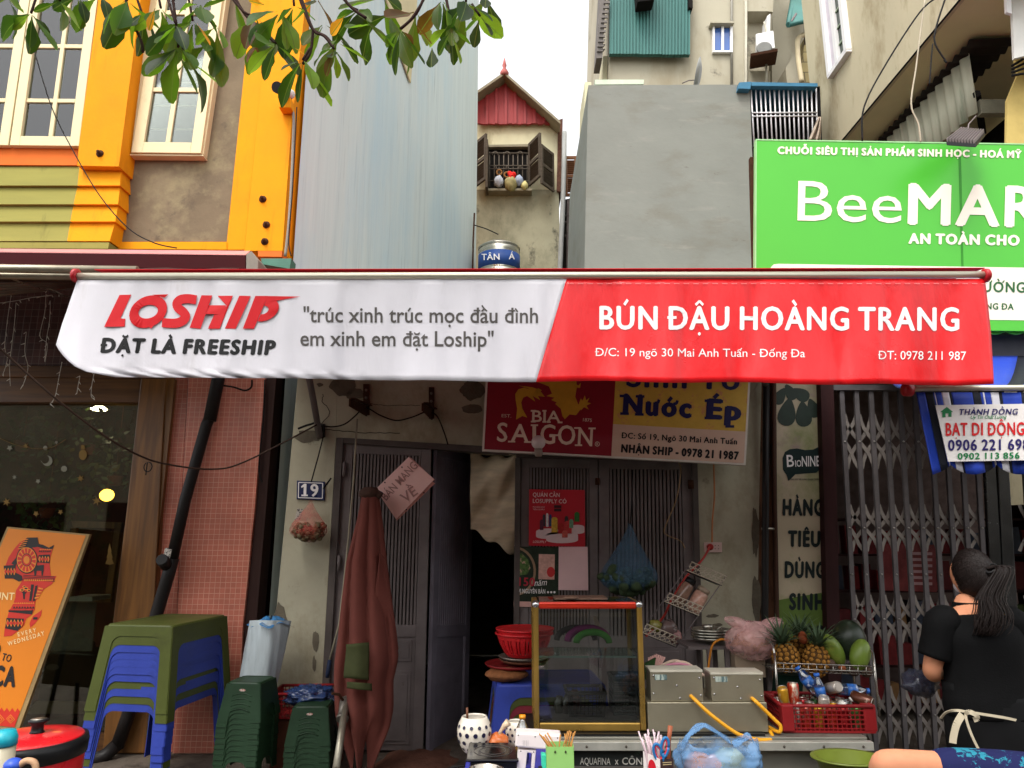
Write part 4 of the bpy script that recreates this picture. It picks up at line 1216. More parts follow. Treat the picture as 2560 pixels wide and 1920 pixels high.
# door frames and leaves
M_frame=mat('worn_door_frame',(86,78,74),0.6,var=0.25,scale=5,stain=[((58,36,28),8,0.6,0.72,(1,1,0.6))])
o=MB()
o.pp([(841,1094),(858,1094),(822,1728),(814,1884),(794,1884),(804,1728)],YH-0.02,0.14)
o.pp([(858.5,1094),(1290,1120),(1290,1136),(858,1108)],YH-0.015,0.13)
o.pp([(1290.5,1130),(1740,1140),(1740,1152),(1290.5,1144)],YH-0.015,0.13)
o.pp([(1288,1145),(1302,1145),(1296,1884),(1281,1884)],YH+0.005,0.14)
o.pp([(1730,1152.5),(1744,1152.5),(1764,1884),(1750,1884)],YH-0.01,0.13)
o.obj('door_frame',M_frame,h19,bevel=0.004)
def leaf(par,quad,Y,gv0,gv1,nb,panels,name='door',m=M_grey_metal,Yb=None,lab=None,lattice_dark=True):
    """metal door leaf: quad TL TR BR BL in photo pixels at depth Y (right edge at Yb)"""
    TL,TR,BR,BL=[Vector(q)for q in quad]
    Yb=Y if Yb is None else Yb
    def B(u,v,d=0.0):
        q=(TL*(1-u)+TR*u)*(1-v)+(BL*(1-u)+BR*u)*v
        if Yb==Y:return P(q.x,q.y,Y)+Vector((0,d,0))
        A0,A1=P(TL.x,TL.y,Y),P(TR.x,TR.y,Yb)
        k=(A1.x-A0.x)/(A1.y-A0.y)
        a,b=ray(q.x,q.y)
        yy=(A0.x-A0.y*k)/(a-k)
        return P(q.x,q.y,yy)+Vector((0.0,d,0))
    D=Vector((0,0.035,0))if Yb==Y else Vector((0.03,0.012,0))
    f=MB()
    sw=0.11
    def slab(u0,v0,u1,v1,d=0.0,t=1.0):
        f.prism([B(u0,v0,d),B(u1,v0,d),B(u1,v1,d),B(u0,v1,d)],D*t)
    slab(0,0,sw,1);slab(1-sw,0,1,1);slab(sw,0,1-sw,gv0,0.002);slab(sw,gv1,1-sw,gv1+0.04,0.002)
    slab(sw,gv1+0.04,1-sw,0.99,0.014,0.5)
    for a,b in panels:
        slab(sw+0.04,a,1-sw-0.04,b,0.006,0.3);slab(sw+0.07,a+0.012,1-sw-0.07,b-0.012,0.0,0.4)
    do=f.obj(name,m,par,bevel=0.003)
    g=MB()
    for i in range(nb):
        u=lerp(sw,1-sw,(i+0.5)/nb);du=(1-2*sw)/nb*0.30
        g.prism([B(u-du,gv0,0.004),B(u+du,gv0,0.004),B(u+du,gv1,0.004),B(u-du,gv1,0.004)],D*0.8)
    g.obj('grille',m,do)
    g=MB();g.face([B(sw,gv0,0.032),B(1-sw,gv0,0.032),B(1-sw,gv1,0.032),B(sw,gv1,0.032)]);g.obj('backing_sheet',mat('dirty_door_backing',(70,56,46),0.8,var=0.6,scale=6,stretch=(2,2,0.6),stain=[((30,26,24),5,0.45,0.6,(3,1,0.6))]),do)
    if lab:do['label']=lab
    return do,B
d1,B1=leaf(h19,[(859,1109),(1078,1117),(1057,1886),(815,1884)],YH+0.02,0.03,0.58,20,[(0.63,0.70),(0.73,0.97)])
o=MB();c_=B1(0.62,0.665,-0.004);o.prism([c_+Vector((-0.09,0,-0.02)),c_+Vector((0.09,0,-0.02)),c_+Vector((0,0,0.045))],(0,0.006,0));o.obj('diamond_relief',M_grey_metal,d1)
for v in(0.06,0.36):
    o=MB();p=B1(0.03,v,-0.03);o.tube([p,p+Vector((0,0,-0.12))],0.014,8);o.obj('hinge',M_grey_metal,d1)
M_turned_door=mat('angle_tinted_metal',(112,106,116),0.55,metal=0.15,var=0.25,scale=5)  # grey of the other leaves, tinted bluish for how light meets this one
d2,B2=leaf(h19,[(1084,1118),(1177,1140),(1160,1866),(1063,1888)],YH+0.06,0.03,0.58,14,[(0.62,0.72),(0.76,0.97)],m=M_turned_door,Yb=YH+0.72,lab='shaded folded door leaf standing open')
o=MB();p=B2(0.95,0.6);o.lathe([(0.012,0),(0.012,0.03),(0.028,0.035),(0.028,0.05)],p,10,axis=(-0.8,-0.6,0));o.obj('lock_knob',M_steel,d2)
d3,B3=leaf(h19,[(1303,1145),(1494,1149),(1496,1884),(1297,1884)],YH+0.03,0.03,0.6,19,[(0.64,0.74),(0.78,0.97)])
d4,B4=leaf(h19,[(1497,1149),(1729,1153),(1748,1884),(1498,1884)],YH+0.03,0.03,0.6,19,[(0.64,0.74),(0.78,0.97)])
o=MB();o.tube([P(1494,1195,YH),P(1494,1212,YH)],0.02,8);o.obj('latch',M_rust,d3)
o=MB();o.tube([P(1727,1200,YH),P(1728,1222,YH)],0.025,8);o.obj('hinge',M_rust,d4)
# tarpaulin sagging inside the doorway
def f(u,v):
    x=lerp(1176,1292,u);y0=lerp(1135,1142,u);y1=lerp(1322,1392,u)
    return P(x,lerp(y0,y1,v),YH+0.24-0.1*u)+Vector((0,0.06*math.sin(v*9+u*5),0.02*math.sin(u*14+v*6)))
o=MB();o.grid(f,24,24);tag(o.obj('tarpaulin',mat('dirty_beige_tarp',(212,194,164),0.85,var=0.3,scale=3,stretch=(1,1,4)),solid=0.004),'dirty beige tarpaulin sagging inside the open doorway','tarpaulin')
o=MB();o.tube([P(1190,1140,YH+0.5),P(1292,1290,YH+0.45)],0.012,6);tag(o.obj('tarpaulin_rope',M_wire),'dark rope slanting across the beige tarpaulin','rope')
# step of earth at the door
def f(u,v):
    x=lerp(940,1150,u)
    return P(x,1898,YH-0.1)+Vector((0,lerp(-0.45,0.25,v),0.06*math.sin(math.pi*u)*math.sin(math.pi*v)+0.02*noise.noise(Vector((u*6,v*6,1)))))
o=MB();o.grid(f,16,8);tag(o.obj('door_ramp',mat('reddish_cement',(112,76,62),0.9,var=0.3,scale=14,bump=0.5),h19),None)
# plinth gutter pipe group right of the house
t=thing('drainpipe','dark drainpipe pair at the right corner of the plaster house','pipe',P(1913,1884,YH-0.1))
o=MB();o.tube([P(x,y,YH-0.1)for x,y in((1916,900),(1914,1240),(1912,1560),(1908,1884))],0.028,10);o.obj('dark_pipe',M_pipe,t)
o=MB();o.tube([P(x,y,YH-0.06)for x,y in((1934,900),(1936,1240),(1942,1560),(1946,1884))],0.022,8);o.obj('slim_pipe',mat('brown_pipe',(70,48,38),0.6),t)
o=MB();o.tube([P(1904,1322,YH-0.09),P(1928,1322,YH-0.13),P(1934,1322,YH-0.09)],0.01,6);o.obj('clip',M_steel,t)
o=MB();o.pp([(1893,900),(1940,900),(1950,1884),(1886,1884)],YH+0.02,0.2);o.obj('edge_strip',mat('rusty_brown_edge',(112,78,58),0.85,var=0.35,scale=3,stretch=(3,1,0.5),stain=[((60,44,36),4,0.5,0.62,(2,1,0.5))]),h19)
# wall brackets
for k,(x0,y0,x1,y1,ax,ay,lb)in enumerate(((908,960,923,1037,872,1006,'rusty angle bracket with a long arm, nearer the slanting pole'),(1072,968,1085,1046,1054,1017,'rusty angle bracket with a short arm beside the red sign'))):
    t=thing('wall_bracket',lb,'bracket',P(x0,y1,YH),'iron brackets on the plaster wall')
    o=MB();o.pbox(x0,y0,x1,y1,YH-0.02,0.02);o.obj('plate',M_rust,t)
    o=MB()
    for j in range(3):o.lathe([(0.012,0),(0.012,0.01),(0.006,0.012)],P((x0+x1)/2,lerp(y0,y1,0.2+0.25*j),YH-0.02),8,axis=(0,-1,0))
    o.obj('bolts',mat('bolt_grey',(120,112,104),0.5,metal=0.5),t)
    a=P((x0+x1)/2,y1-12,YH-0.02);b=P(ax,ay,YH-0.42)
    o=MB();o.prism([a+Vector((0,0,0.035)),b+Vector((0,0,0.03)),b+Vector((0,0,-0.03)),a+Vector((0,0,-0.055))],(0.012,0,0));o.prism([a+Vector((0.013,0,0.036)),b+Vector((0.013,0,0.03)),b+Vector((0.05,0,0.03)),a+Vector((0.05,0,0.036))],(0,0,0.008));o.obj('arm',M_rust,t)
cable([P(x,y,YH-0.05)for x,y in((790,1062),(830,1067),(862,1060),(890,1038),(912,1018),(950,1038),(990,1051),(1030,1043),(1068,1029),(1092,1040),(1110,1080),(1120,1112))],0.006,M_wire,'black wire drooping between the two rusty brackets','wire','wire')
cable([P(x,y,YH-0.06)for x,y in((745,1072),(765,1064),(785,1058),(800,1050))],0.009,M_wire,'short thick black wire tied around the slanting pole','wire','wire')
o=MB();o.tube([P(811,1080,YH-0.06),P(796,1140,YH-0.06),P(778,1205,YH-0.04)],0.006,6);tag(o.obj('hanging_wire',M_wire),'straight black wire from slanting pole down to number plate','wire')
# number plate
t=thing('number_plate','blue enamel house number plate reading 19','sign',P(777,1225,YH-0.02))
M_enamel=mat('blue_enamel',(24,34,78),0.3,var=0.15)
o=MB();o.pp([(742,1201),(812,1204),(811,1251),(741,1248)],YH-0.02,0.018);o.obj('plate',M_enamel,t,bevel=0.003)
o=MB()
for a,b in(((747,1206),(807,1208)),((807,1208),(806,1246)),((806,1246),(746,1244)),((746,1244),(747,1206))):
    d=math.hypot(b[0]-a[0],b[1]-a[1]);nx,ny=-(b[1]-a[1])/d,(b[0]-a[0])/d
    decal(o,[(a[0]+nx,a[1]+ny),(a[0]-nx,a[1]-ny),(b[0]-nx,b[1]-ny),(b[0]+nx,b[1]+ny)],YH-0.02,0.003)
o.obj('border',M_print_white,t)
o=MB();text(o,'19',(759,1240),(796,1241),30,YH-0.02,3);
decal(o,[(754,1236.5),(770,1236.5),(770,1240.5),(754,1240.5)],YH-0.02,0.0055);decal(o,[(760,1210),(762,1216),(754,1220),(753,1216)],YH-0.02,0.0057);o.obj('digits',M_print_white,t)
o=MB();o.tube([P(808,1222,YH-0.05),P(828,1195,YH-0.05)],0.008,6);tag(o.obj('wire_stub',M_wire),'short black stub of wire poking past the number plate','wire')
# paper sticker and net bags
o=MB();o.pp([(744,1271),(758,1273),(751,1300),(736,1302)],YH-0.003,0.003);tag(o.obj('paper_label',mat('torn_paper',(190,182,172),0.8)),'small torn paper label on the pier below the number plate','label')
def net_bag(px,py0,cx,y0,y1,w,Y,mnet,mfill,label,cat_,fill_name,nfill,fr,seed):
    t=thing('net_bag',label,'net bag',P(px,py0,Y))
    o=MB();r_=random.Random(seed)
    top=P(px,py0,Y);c0_=P(cx,y0,Y);c1_=P(cx,y1,Y);W=(P(cx+w/2,y0,Y)-P(cx-w/2,y0,Y)).x/2
    def f(u,v):
        a=2*math.pi*u
        if v<0.6:
            k=v/0.6;p=lerp(top,c0_,k);r=W*(0.05+0.9*k**1.25)
        else:
            k=(v-0.6)/0.4;p=lerp(c0_,c1_,k);r=W*(0.95+0.2*math.sin(math.pi*k))*(1-k**4)
        r*=1+0.09*math.sin(a*7+seed)*(1-abs(v-0.5))
        return p+Vector((math.cos(a)*r,math.sin(a)*r*0.75,0))
    o.grid(f,28,20,closed=True);o.obj('net',mnet,t)
    o=MB()
    for i in range(nfill):
        v=r_.uniform(0.62,0.95);u=r_.random();p=f(u,v);ctr=lerp(c0_,c1_,(v-0.6)/0.4)
        p=lerp(ctr,p,r_.uniform(0.55,0.93))
        o.ball(p,(fr*r_.uniform(0.8,1.3),fr,fr*r_.uniform(0.8,1.6)),Euler((r_.random()*3,r_.random()*3,0)),8,6)
    o.obj(fill_name,mfill,t)
    return t
M_snail=mat('brown_shells',(104,92,66),0.5,var=0.5,scale=25)
net_bag(777,1249,773,1308,1357,82,YH-0.14,film_mat('red_net',(206,80,66),0.25,0.6),M_snail,'red net bag of brown shells hanging under the number plate','bag','contents',80,0.02,3)
t=net_bag(1575,1308,1570,1420,1490,128,YH-0.2,film_mat('blue_net',(60,96,120),0.45,0.6),mat('green_veg',(58,72,48),0.7,var=0.6,scale=12),'teal net bag of greens hanging before the lattice doors','bag','contents',70,0.035,8)
o=MB();o.tube([P(1582,1175,YH-0.05),P(1580,1240,YH-0.1),P(1576,1312,YH-0.2)],0.005,5);o.obj('hanging_string',M_wire,t)

# ---------------------------------------------------------------- beer sign
YS=YF-0.28
sg=thing('beer_sign','tilted beer signboard in dark red and yellow with white edge','signboard',P(1540,1130,YS))
TL,TR,BR,BL=(1219,862),(1881,864),(1864,1163),(1205,1127)
def Q(u,v):
    a=Vector(TL)*(1-u)+Vector(TR)*u;b=Vector(BL)*(1-u)+Vector(BR)*u
    q=a*(1-v)+b*v
    return(q.x,q.y)
o=MB();o.pp([TL,TR,BR,BL],YS,0.06);o.obj('board',mat('sign_edge_white',(214,208,196),0.5),sg)
e=0.008
dv=0.49
o=MB();decal(o,[Q(e,e),Q(dv,e),Q(dv,1-2*e),Q(e,1-2*e)],YS,0.003);o.obj('red_panel',mat('beer_red',(136,18,36),0.4,var=0.06),sg)
M_gold_y=mat('sign_gold',(196,146,42),0.5,var=0.12,scale=9)
o=MB();decal(o,[Q(dv,e),Q(1-e,e),Q(1-e,0.72),Q(dv,0.70)],YS,0.003);o.obj('yellow_panel',mat('sign_yellow',(206,170,72),0.5,var=0.10,scale=14,stain=[((196,140,90),9,0.56,0.62,(1,1,1))]),sg)
o=MB();decal(o,[Q(dv,0.70),Q(1-e,0.72),Q(1-e,1-2*e),Q(dv,1-2*e)],YS,0.0031);o.obj('beige_panel',mat('sign_beige',(208,178,156),0.5,var=0.06),sg)
# golden dragon, cut by the awning above
o=MB()
drg=[[(1290,1049),(1293,1022),(1289,1000),(1288,985),(1296,973),(1310,969),(1325,974),(1318,970),(1296,964),(1330,968),(1355,976),(1345,970),(1362,992),(1345,990),(1350,1000),(1332,990),(1338,1004),(1318,990),(1308,994),(1303,1006),(1306,1022),(1316,1040),(1318,1044),(1306,1040)],
       [(1316,952),(1330,948),(1440,944),(1442,968),(1438,992),(1446,1012),(1452,1022),(1440,1038),(1424,1036),(1412,1048),(1406,1040),(1402,1022),(1388,1010),(1392,1006),(1378,1000),(1386,994),(1366,990),(1380,984),(1372,966),(1346,956)],
       [(1446,1012),(1452,996),(1456,1002),(1462,988),(1465,1001),(1474,994),(1468,1006),(1478,1008),(1466,1014),(1472,1024),(1460,1018),(1452,1026)],
       [(1432,944),(1442,948),(1436,958),(1446,964),(1452,956),(1450,970),(1438,968),(1428,956)]]
for pl in drg:decal(o,pl,YS,0.005)
o.obj('dragon_emblem',M_gold_y,sg)
M_cream_print=mat('cream_print',(226,200,178),0.5,var=0.08)
o=MB()
text(o,'BIA',(1330,1054),(1401,1056),28,YS,1,lead=0.007)
def slab(px,py,w,h):decal(o,[(px-w/2,py-h/2),(px+w/2,py-h/2),(px+w/2,py+h/2),(px-w/2,py+h/2)],YS,0.0065)
text(o,'S',(1242,1103),(1268,1104),46,YS,2,lead=0.007);text(o,'A',(1276,1104),(1322,1106),44,YS,1,lead=0.007);text(o,'I',(1331,1106),(1340,1106),44,YS,1,lead=0.007)
text(o,'GO',(1350,1108),(1437,1112),47,YS,2,lead=0.007);text(o,'N',(1444,1113),(1480,1115),44,YS,1,lead=0.007)
for x,y,w in((1336,1063,18),(1336,1105,18),(1279,1104,18),(1319,1105,18),(1446,1113,18),(1443,1070,16),(1480,1071,18),(1333,1027,12),(1333,1054,12),(1361,1027,10),(1361,1054.5,10),(1372,1055,9),(1400,1056,12),(1393,1088,16)):slab(x,y,w,4)
text(o,'EST.',(1254,1043),(1278,1044),8,YS,0,lead=0.007);text(o,'1875',(1457,1053),(1479,1055),8,YS,0,lead=0.007)
for i in range(18):
    a,b=2*math.pi*i/18,2*math.pi*(i+1)/18
    decal(o,[(1493+6*math.cos(a),1110+6*math.sin(a)),(1493+6*math.cos(b),1110+6*math.sin(b)),(1493+4.8*math.cos(b),1110+4.8*math.sin(b)),(1493+4.8*math.cos(a),1110+4.8*math.sin(a))],YS,0.006)
text(o,'R',(1491,1113),(1495.5,1113),6,YS,0,lead=0.007)
o.obj('beer_lettering',M_cream_print,sg)
M_navy=mat('navy_print',(28,28,80),0.5,var=0.08)
o=MB()
text(o,'Sinh Tố',(1565,966),(1848,974),50,YS,3,lead=0.0055);text(o,'Nước',(1556,1033),(1728,1043),47,YS,4,lead=0.0055);text(o,'Ép',(1764,1044),(1852,1050),46,YS,4,lead=0.0055)
for x,y in((1561,1034),(1598,1036),(1560,990),(1600,991),(1772,1045),(1824,1066),(1772,1002)):decal(o,[(x-11,y-3.5),(x+11,y-3),(x+11,y+3.5),(x-11,y+3)],YS,0.0052)
o.obj('menu_lettering',M_navy,sg)
o=MB()
text(o,'ĐC: Số 19, Ngõ 30 Mai Anh Tuấn',(1553,1095),(1842,1111),14,YS,3,lead=0.0055);text(o,'NHẬN SHIP - 0978 21 1987',(1552,1130),(1846,1149),19,YS,4,lead=0.0055)
o.obj('address_lettering',M_print_black,sg)
t=thing('bulb_lamp','unlit white light bulb hanging before the red beer sign','lamp',P(1346,1112,YS-0.15))
o=MB();o.ball(P(1346,1106,YS-0.16),0.056);o.obj('bulb',mat('frosted_bulb',(206,190,186),0.35,var=0.03),t)
o=MB();o.lathe([(0.03,0),(0.034,-0.04),(0.024,-0.06),(0.001,-0.062)][::-1],P(1346,1122,YS-0.16),14);o.obj('socket',mat('lamp_socket',(150,136,124),0.5),t)
o=MB();o.tube([P(1346,1128,YS-0.13),P(1346,1133,YS+0.02)],0.008,6);o.obj('wire_arm',M_wire,t)

# ---------------------------------------------------------------- posters on the doors
YP=YF+0.012
po=thing('red_poster','red grocery poster with white podium products on the lattice door','poster',P(1392,1365,YP))
o=MB();o.pp([(1323,1223),(1462,1225),(1463,1367),(1322,1364)],YP-0.002,0.004);o.obj('sheet',mat('poster_red',(186,26,44),0.4,var=0.08),po)
o=MB()
for c,rx,ry in(((1370,1329),30,8),((1405,1338),40,10),((1444,1318),17,6)):
    decal(o,circ(*c,rx,ry),YP,0.005);decal(o,[(c[0]-rx,c[1]),(c[0]+rx,c[1]),(c[0]+rx,c[1]+12),(c[0]-rx,c[1]+12)],YP,0.0048);decal(o,circ(c[0],c[1]+12,rx,ry*0.8),YP,0.0046)
o.obj('white_podium',mat('podium_print',(216,190,190),0.5),po)
cols=[((1360,1290,7,26),(60,50,60)),((1368,1287,6,30),(220,210,210)),((1376,1290,6,26),(50,60,110)),((1354,1303,9,22),(90,40,60)),((1386,1297,15,34),(206,160,60)),((1402,1312,14,22),(170,40,40)),((1416,1294,9,30),(60,50,50)),((1420,1306,18,28),(190,60,60)),((1442,1284,12,20),(50,110,50)),((1412,1330,14,14),(200,90,80)),((1428,1302,10,18),(110,150,120))]
for i,((x,y,w,h),c)in enumerate(cols):
    o=MB();decal(o,[(x-w/2,y),(x-w/4,y-4),(x+w/4,y-4),(x+w/2,y),(x+w/2,y+h),(x-w/2,y+h)],YP,0.006+i*0.0002);o.obj('printed_product',mat('product_print_%d'%i,c,0.5,var=0.3,scale=60),po)
o=MB();text(o,'QUÁN CẦN',(1332,1241.5),(1399,1242.5),10,YP,2,lead=0.006);text(o,'LOSUPPLY CÓ',(1332,1257),(1416,1258.5),10,YP,2,lead=0.006);text(o,'LOSUPPLY',(1332,1357),(1365,1357.5),5.5,YP,2,0.2,lead=0.006)
text(o,'MUA HÀNG NGAY',(1332,1269),(1362,1269.5),3.5,YP,0,lead=0.006);text(o,'TRÊN LOSUPPLY',(1332,1275),(1362,1275.5),3.5,YP,0,lead=0.006);o.obj('lettering',mat('pinkish_print',(232,196,196),0.5),po)
o=MB()
for y in(1263,1271.5):decal(o,[(1385,y),(1403,y),(1403,y+7),(1385,y+7)],YP,0.005)
o.obj('dark_badges',mat('badge_print',(60,30,36),0.5),po)
po=thing('green_poster','dark green poster of leafy drink with curved border and pink foot','poster',P(1340,1517,YP))
o=MB();o.pp([(1285,1366),(1396,1368),(1396,1520),(1284,1517)],YP+0.002,0.004);o.obj('sheet',mat('poster_green',(36,48,34),0.45,var=0.5,scale=14),po)
o=MB();arc=[(1286+54*math.cos(a),1428-62*math.sin(a))for a in[math.radians(88-12*i)for i in range(15)]];arc2=[(1286+48*math.cos(a),1428-56*math.sin(a))for a in[math.radians(-80+12*i)for i in range(15)]]
decal(o,arc+arc2,YP,0.0035);o.obj('curved_border',mat('border_print',(150,122,96),0.5),po)
o=MB();decal(o,[(1288,1378),(1305,1384),(1320,1398),(1326,1420),(1318,1436),(1288,1440)],YP,0.003);o.obj('leaf_picture',mat('leaf_print',(80,110,56),0.5,var=0.7,scale=40,stain=[((190,150,130),20,0.56,0.62,(1,1,1))]),po)
o=MB();decal(o,[(1347,1385),(1387,1386),(1386,1449),(1346,1448)],YP,0.0042);o.obj('cup_picture',mat('cup_print',(206,160,146),0.5,var=0.3,scale=30),po)
o=MB();decal(o,circ(1377,1430,10,13),YP,0.0052);o.obj('red_spot',mat('spot_print',(196,50,50),0.5),po)
o=MB();text(o,'150',(1297,1464),(1337,1465),20,YP,3,lead=0.006);o.obj('red_digits',mat('digit_print',(176,44,60),0.5),po)
o=MB();text(o,'năm',(1336,1465),(1366,1463),16,YP,0,0.25,lead=0.006);text(o,'VỊ NGUYÊN BẢN',(1295,1483),(1363,1484),11,YP,2,lead=0.006)
for i in range(3):decal(o,circ(1370+i*8,1480.5,2.8,n=10),YP,0.006)
o.obj('lettering',M_print_white,po)
o=MB();decal(o,[(1284,1503),(1396,1506),(1396,1519.5),(1284,1516.5)],YP,0.004);o.obj('pink_foot',mat('foot_print',(206,160,150),0.5),po)
o=MB();o.pp([(1397,1367),(1469,1367),(1471,1476),(1396,1475)],YP-0.001,0.004);tag(o.obj('paper_notice',mat('pink_white_paper',(222,186,184),0.6,var=0.05)),'blank pinkish white paper notice beside the green poster','notice')
# pink card
cd=thing('pink_cardboard','pink cardboard takeaway notice propped askew on the folded umbrella','notice',P(1000,1300,YF-0.45))
YC=YF-0.5
o=MB();o.pp([(1021,1142),(1030,1146),(1087,1200),(1081,1204),(1088,1208),(992,1302),(990,1296)],YC+0.012,0.006);o.obj('back_card',mat('card_back',(196,138,128),0.8),cd)
o=MB();o.pp([(939,1223),(1021,1143),(1086,1198),(990,1298)],YC,0.006);o.obj('card',mat('pink_card',(238,194,186),0.8,var=0.05),cd)
o=MB();M_penc=mat('marker_print',(176,132,126),0.7)
text(o,'BÁN MANG',(966,1252),(1046,1166),20,YC,1,lead=0.004);text(o,'VỀ',(1012,1258),(1046,1234),24,YC,1,lead=0.004);o.obj('lettering',M_penc,cd)
o=MB()
for x,y in((1005,1168),(962,1206),(1060,1232),(1016,1274)):o.lathe([(0.006,0),(0.006,0.004)],P(x,y,YC-0.001),6,axis=(0,-1,0))
o.obj('pin',M_print_black,cd)

# ---------------------------------------------------------------- folded umbrella and rods
um=thing('folded_umbrella','tall folded rust red market umbrella with a green patch','umbrella',P(900,1900,YF-0.7))
YU=YF-0.62
prof=[(1240,905,948,14),(1300,893,956,22),(1400,868,966,40),(1500,855,978,52),(1600,845,992,60),(1648,838,996,62),(1700,838,984,60),(1770,842,984,56),(1800,850,977,50),(1850,868,950,40),(1896,884,926,22)]
def f(u,v):
    y=lerp(1240,1896,v)
    for(ya,la,ra,da),(yb_,lb_,rb_,db_)in zip(prof,prof[1:]):
        if ya<=y<=yb_:
            k=(y-ya)/(yb_-ya);L_,R_,d_=lerp(la,lb_,k),lerp(ra,rb_,k),lerp(da,db_,k);break
    a=2*math.pi*u
    a+=0.25*math.sin(v*5.0)+0.12*math.sin(v*11+2)
    fold=1+0.62*(abs(math.sin(a*4+0.7*math.sin(v*2.2)))**0.7-0.6)*min(1,v*3+0.2)+0.10*math.sin(a*3+v*7)+0.08*noise.noise(Vector((math.cos(a)*2,math.sin(a)*2,v*6)))
    cx=(L_+R_)/2;w=(R_-L_)/2
    p=P(cx+w*math.cos(a)*(0.84+0.16*fold),y,YU)
    p.y+=-math.sin(a)*w*1.0*YU/FPX*fold*0.8
    p.z+=0.45*max(0,v-0.72)*math.cos(a*5+1)
    return p
M_umb=mat('rust_red_canvas',(112,62,54),0.85,var=0.14,scale=5,bump=0.15,bscale=160,stain=[((86,46,42),3,0.55,0.72,(1,1,0.4))])
o=MB();o.grid(f,84,60,closed=True);o.obj('canopy',M_umb,um)
o=MB()
def f(u,v):
    e0=lerp(Vector((950,1380)),Vector((930,1560)),u);e1=lerp(Vector((966,1400)),Vector((998,1636)),u)
    if u>0.95:e0,e1=Vector((946,1600)),Vector((988,1644))
    q=e0*(1-v)+e1*v
    return P(q.x,q.y,YU-0.13+0.1*v+0.02*math.sin(u*9))
o.grid(f,16,6);o.obj('loose_flap',M_umb,um,solid=0.004)
o=MB();o.tube(smooth_path([P(x,y,YU-0.02)for x,y in((905,1238),(925,1228),(953,1240))]),[0.03]*13,10);o.ball(P(925,1234,YU),(0.085,0.07,0.05),fn=lambda u:1+0.2*noise.noise(u*3));o.obj('top_knot',mat('dark_cloth_knot',(74,54,46),0.85,var=0.3),um)
o=MB()
def f(u,v):
    x=lerp(lerp(866,922,u),lerp(860,922,u),v);y=lerp(lerp(1611,1606,u),lerp(1694,1700,u),v)
    return P(x,y,YU-0.31-0.05*math.sin(math.pi*u))+Vector((0,0.01*math.sin(v*6),0))
o.grid(f,10,10);o.grid(lambda u,v:f(u,v*0.2+0.85)+Vector((0.02,0.02,-0.06)),8,4);o.obj('green_patch',mat('olive_green_cloth',(70,74,46),0.85,var=0.2,scale=8),um,solid=0.006)
o=MB();a,b=P(866,1745,YU-0.1),P(840,1925,YU-0.55);o.tube([a,b],0.024,12);o.obj('pole',mat('worn_steel_tube',(150,144,128),0.4,metal=0.7,var=0.25,scale=14),um)
c_=P(858,1775,YU-0.17);o=MB();o.tube([P(862,1748,YU-0.11),P(857,1792,YU-0.2)],0.034,12);o.tube([P(857,1792,YU-0.2),P(855,1800,YU-0.22)],0.042,12);o.obj('runner_collar',mat('grey_collar',(110,104,96),0.5,metal=0.5),um)
o=MB();o.tube([P(830,1734,YU-0.2),P(848,1736,YU-0.15),P(858,1752,YU-0.15)],0.01,6);o.obj('crank',M_rust,um)
o=MB();o.lathe([(0.26,0),(0.26,0.05),(0.05,0.07),(0.05,0.12)],(P(838,1930,YU-0.55).x,5.2,0.121),20);o.obj('base',M_black,um)
o=MB();o.tube([P(893,1048,YF-0.1),P(884,1200,YF-0.14),P(866,1400,YF-0.2),P(848,1560,YF-0.24),P(824,1650,YF-0.28)],0.009,6)
t=tag(o.obj('thin_rod',mat('pale_stick',(150,142,122),0.6,var=0.2)),'long thin pale rod leaning against the left door frame','rod')
o=MB();o.tube([P(824,1650,YF-0.28),P(820,1680,YF-0.3),P(818,1694,YF-0.3)],[0.015,0.018,0.014],8);o.obj('blue_grip',mat('navy_grip',(36,44,66),0.6),t)
# socket, cables
t=thing('wall_socket','pinkish wall socket with a red plug on the right pier','socket',P(1783,1368,YF))
o=MB();o.pbox(1761,1356,1805,1381,YF-0.02,0.02);o.obj('plate',mat('socket_plate',(206,176,168),0.5),t,bevel=0.003)
o=MB();o.lathe([(0.026,0),(0.026,0.03),(0.018,0.04)],P(1774,1367,YF-0.02),12,axis=(0,-1,0));o.obj('red_plug',mat('red_plug',(156,42,38),0.5),t)
o=MB()
for x in(1788,1796):o.lathe([(0.004,0),(0.004,0.001)],P(x,1364,YF-0.0202),6,axis=(0,-1,0));o.lathe([(0.004,0),(0.004,0.001)],P(x,1372,YF-0.0202),6,axis=(0,-1,0))
o.obj('pin_holes',M_print_black,t)
cable([P(x,y,lerp(YF-0.07,YF-0.6,i/6))for i,(x,y)in enumerate(((1774,1368),(1755,1400),(1713,1445),(1678,1502),(1663,1535),(1640,1565),(1616,1590)))],0.009,mat('red_cable',(170,52,44),0.5),'red cable running from the wall socket behind the spice rack','cable','cable')
cable([P(x,y,YF-0.03)for x,y in((1784,1160),(1786,1240),(1781,1300),(1780,1356))],0.007,mat('beige_cable',(176,116,74),0.6),'beige cable dropping down the pier into the socket','cable','cable')
cable([P(x,y,YF-0.03)for x,y in((1694,1150),(1702,1180),(1690,1250),(1662,1320),(1668,1338),(1700,1352),(1712,1370))],0.005,mat('tan_cable',(150,124,92),0.6),'thin tan cable meandering over the right lattice door','cable','cable')

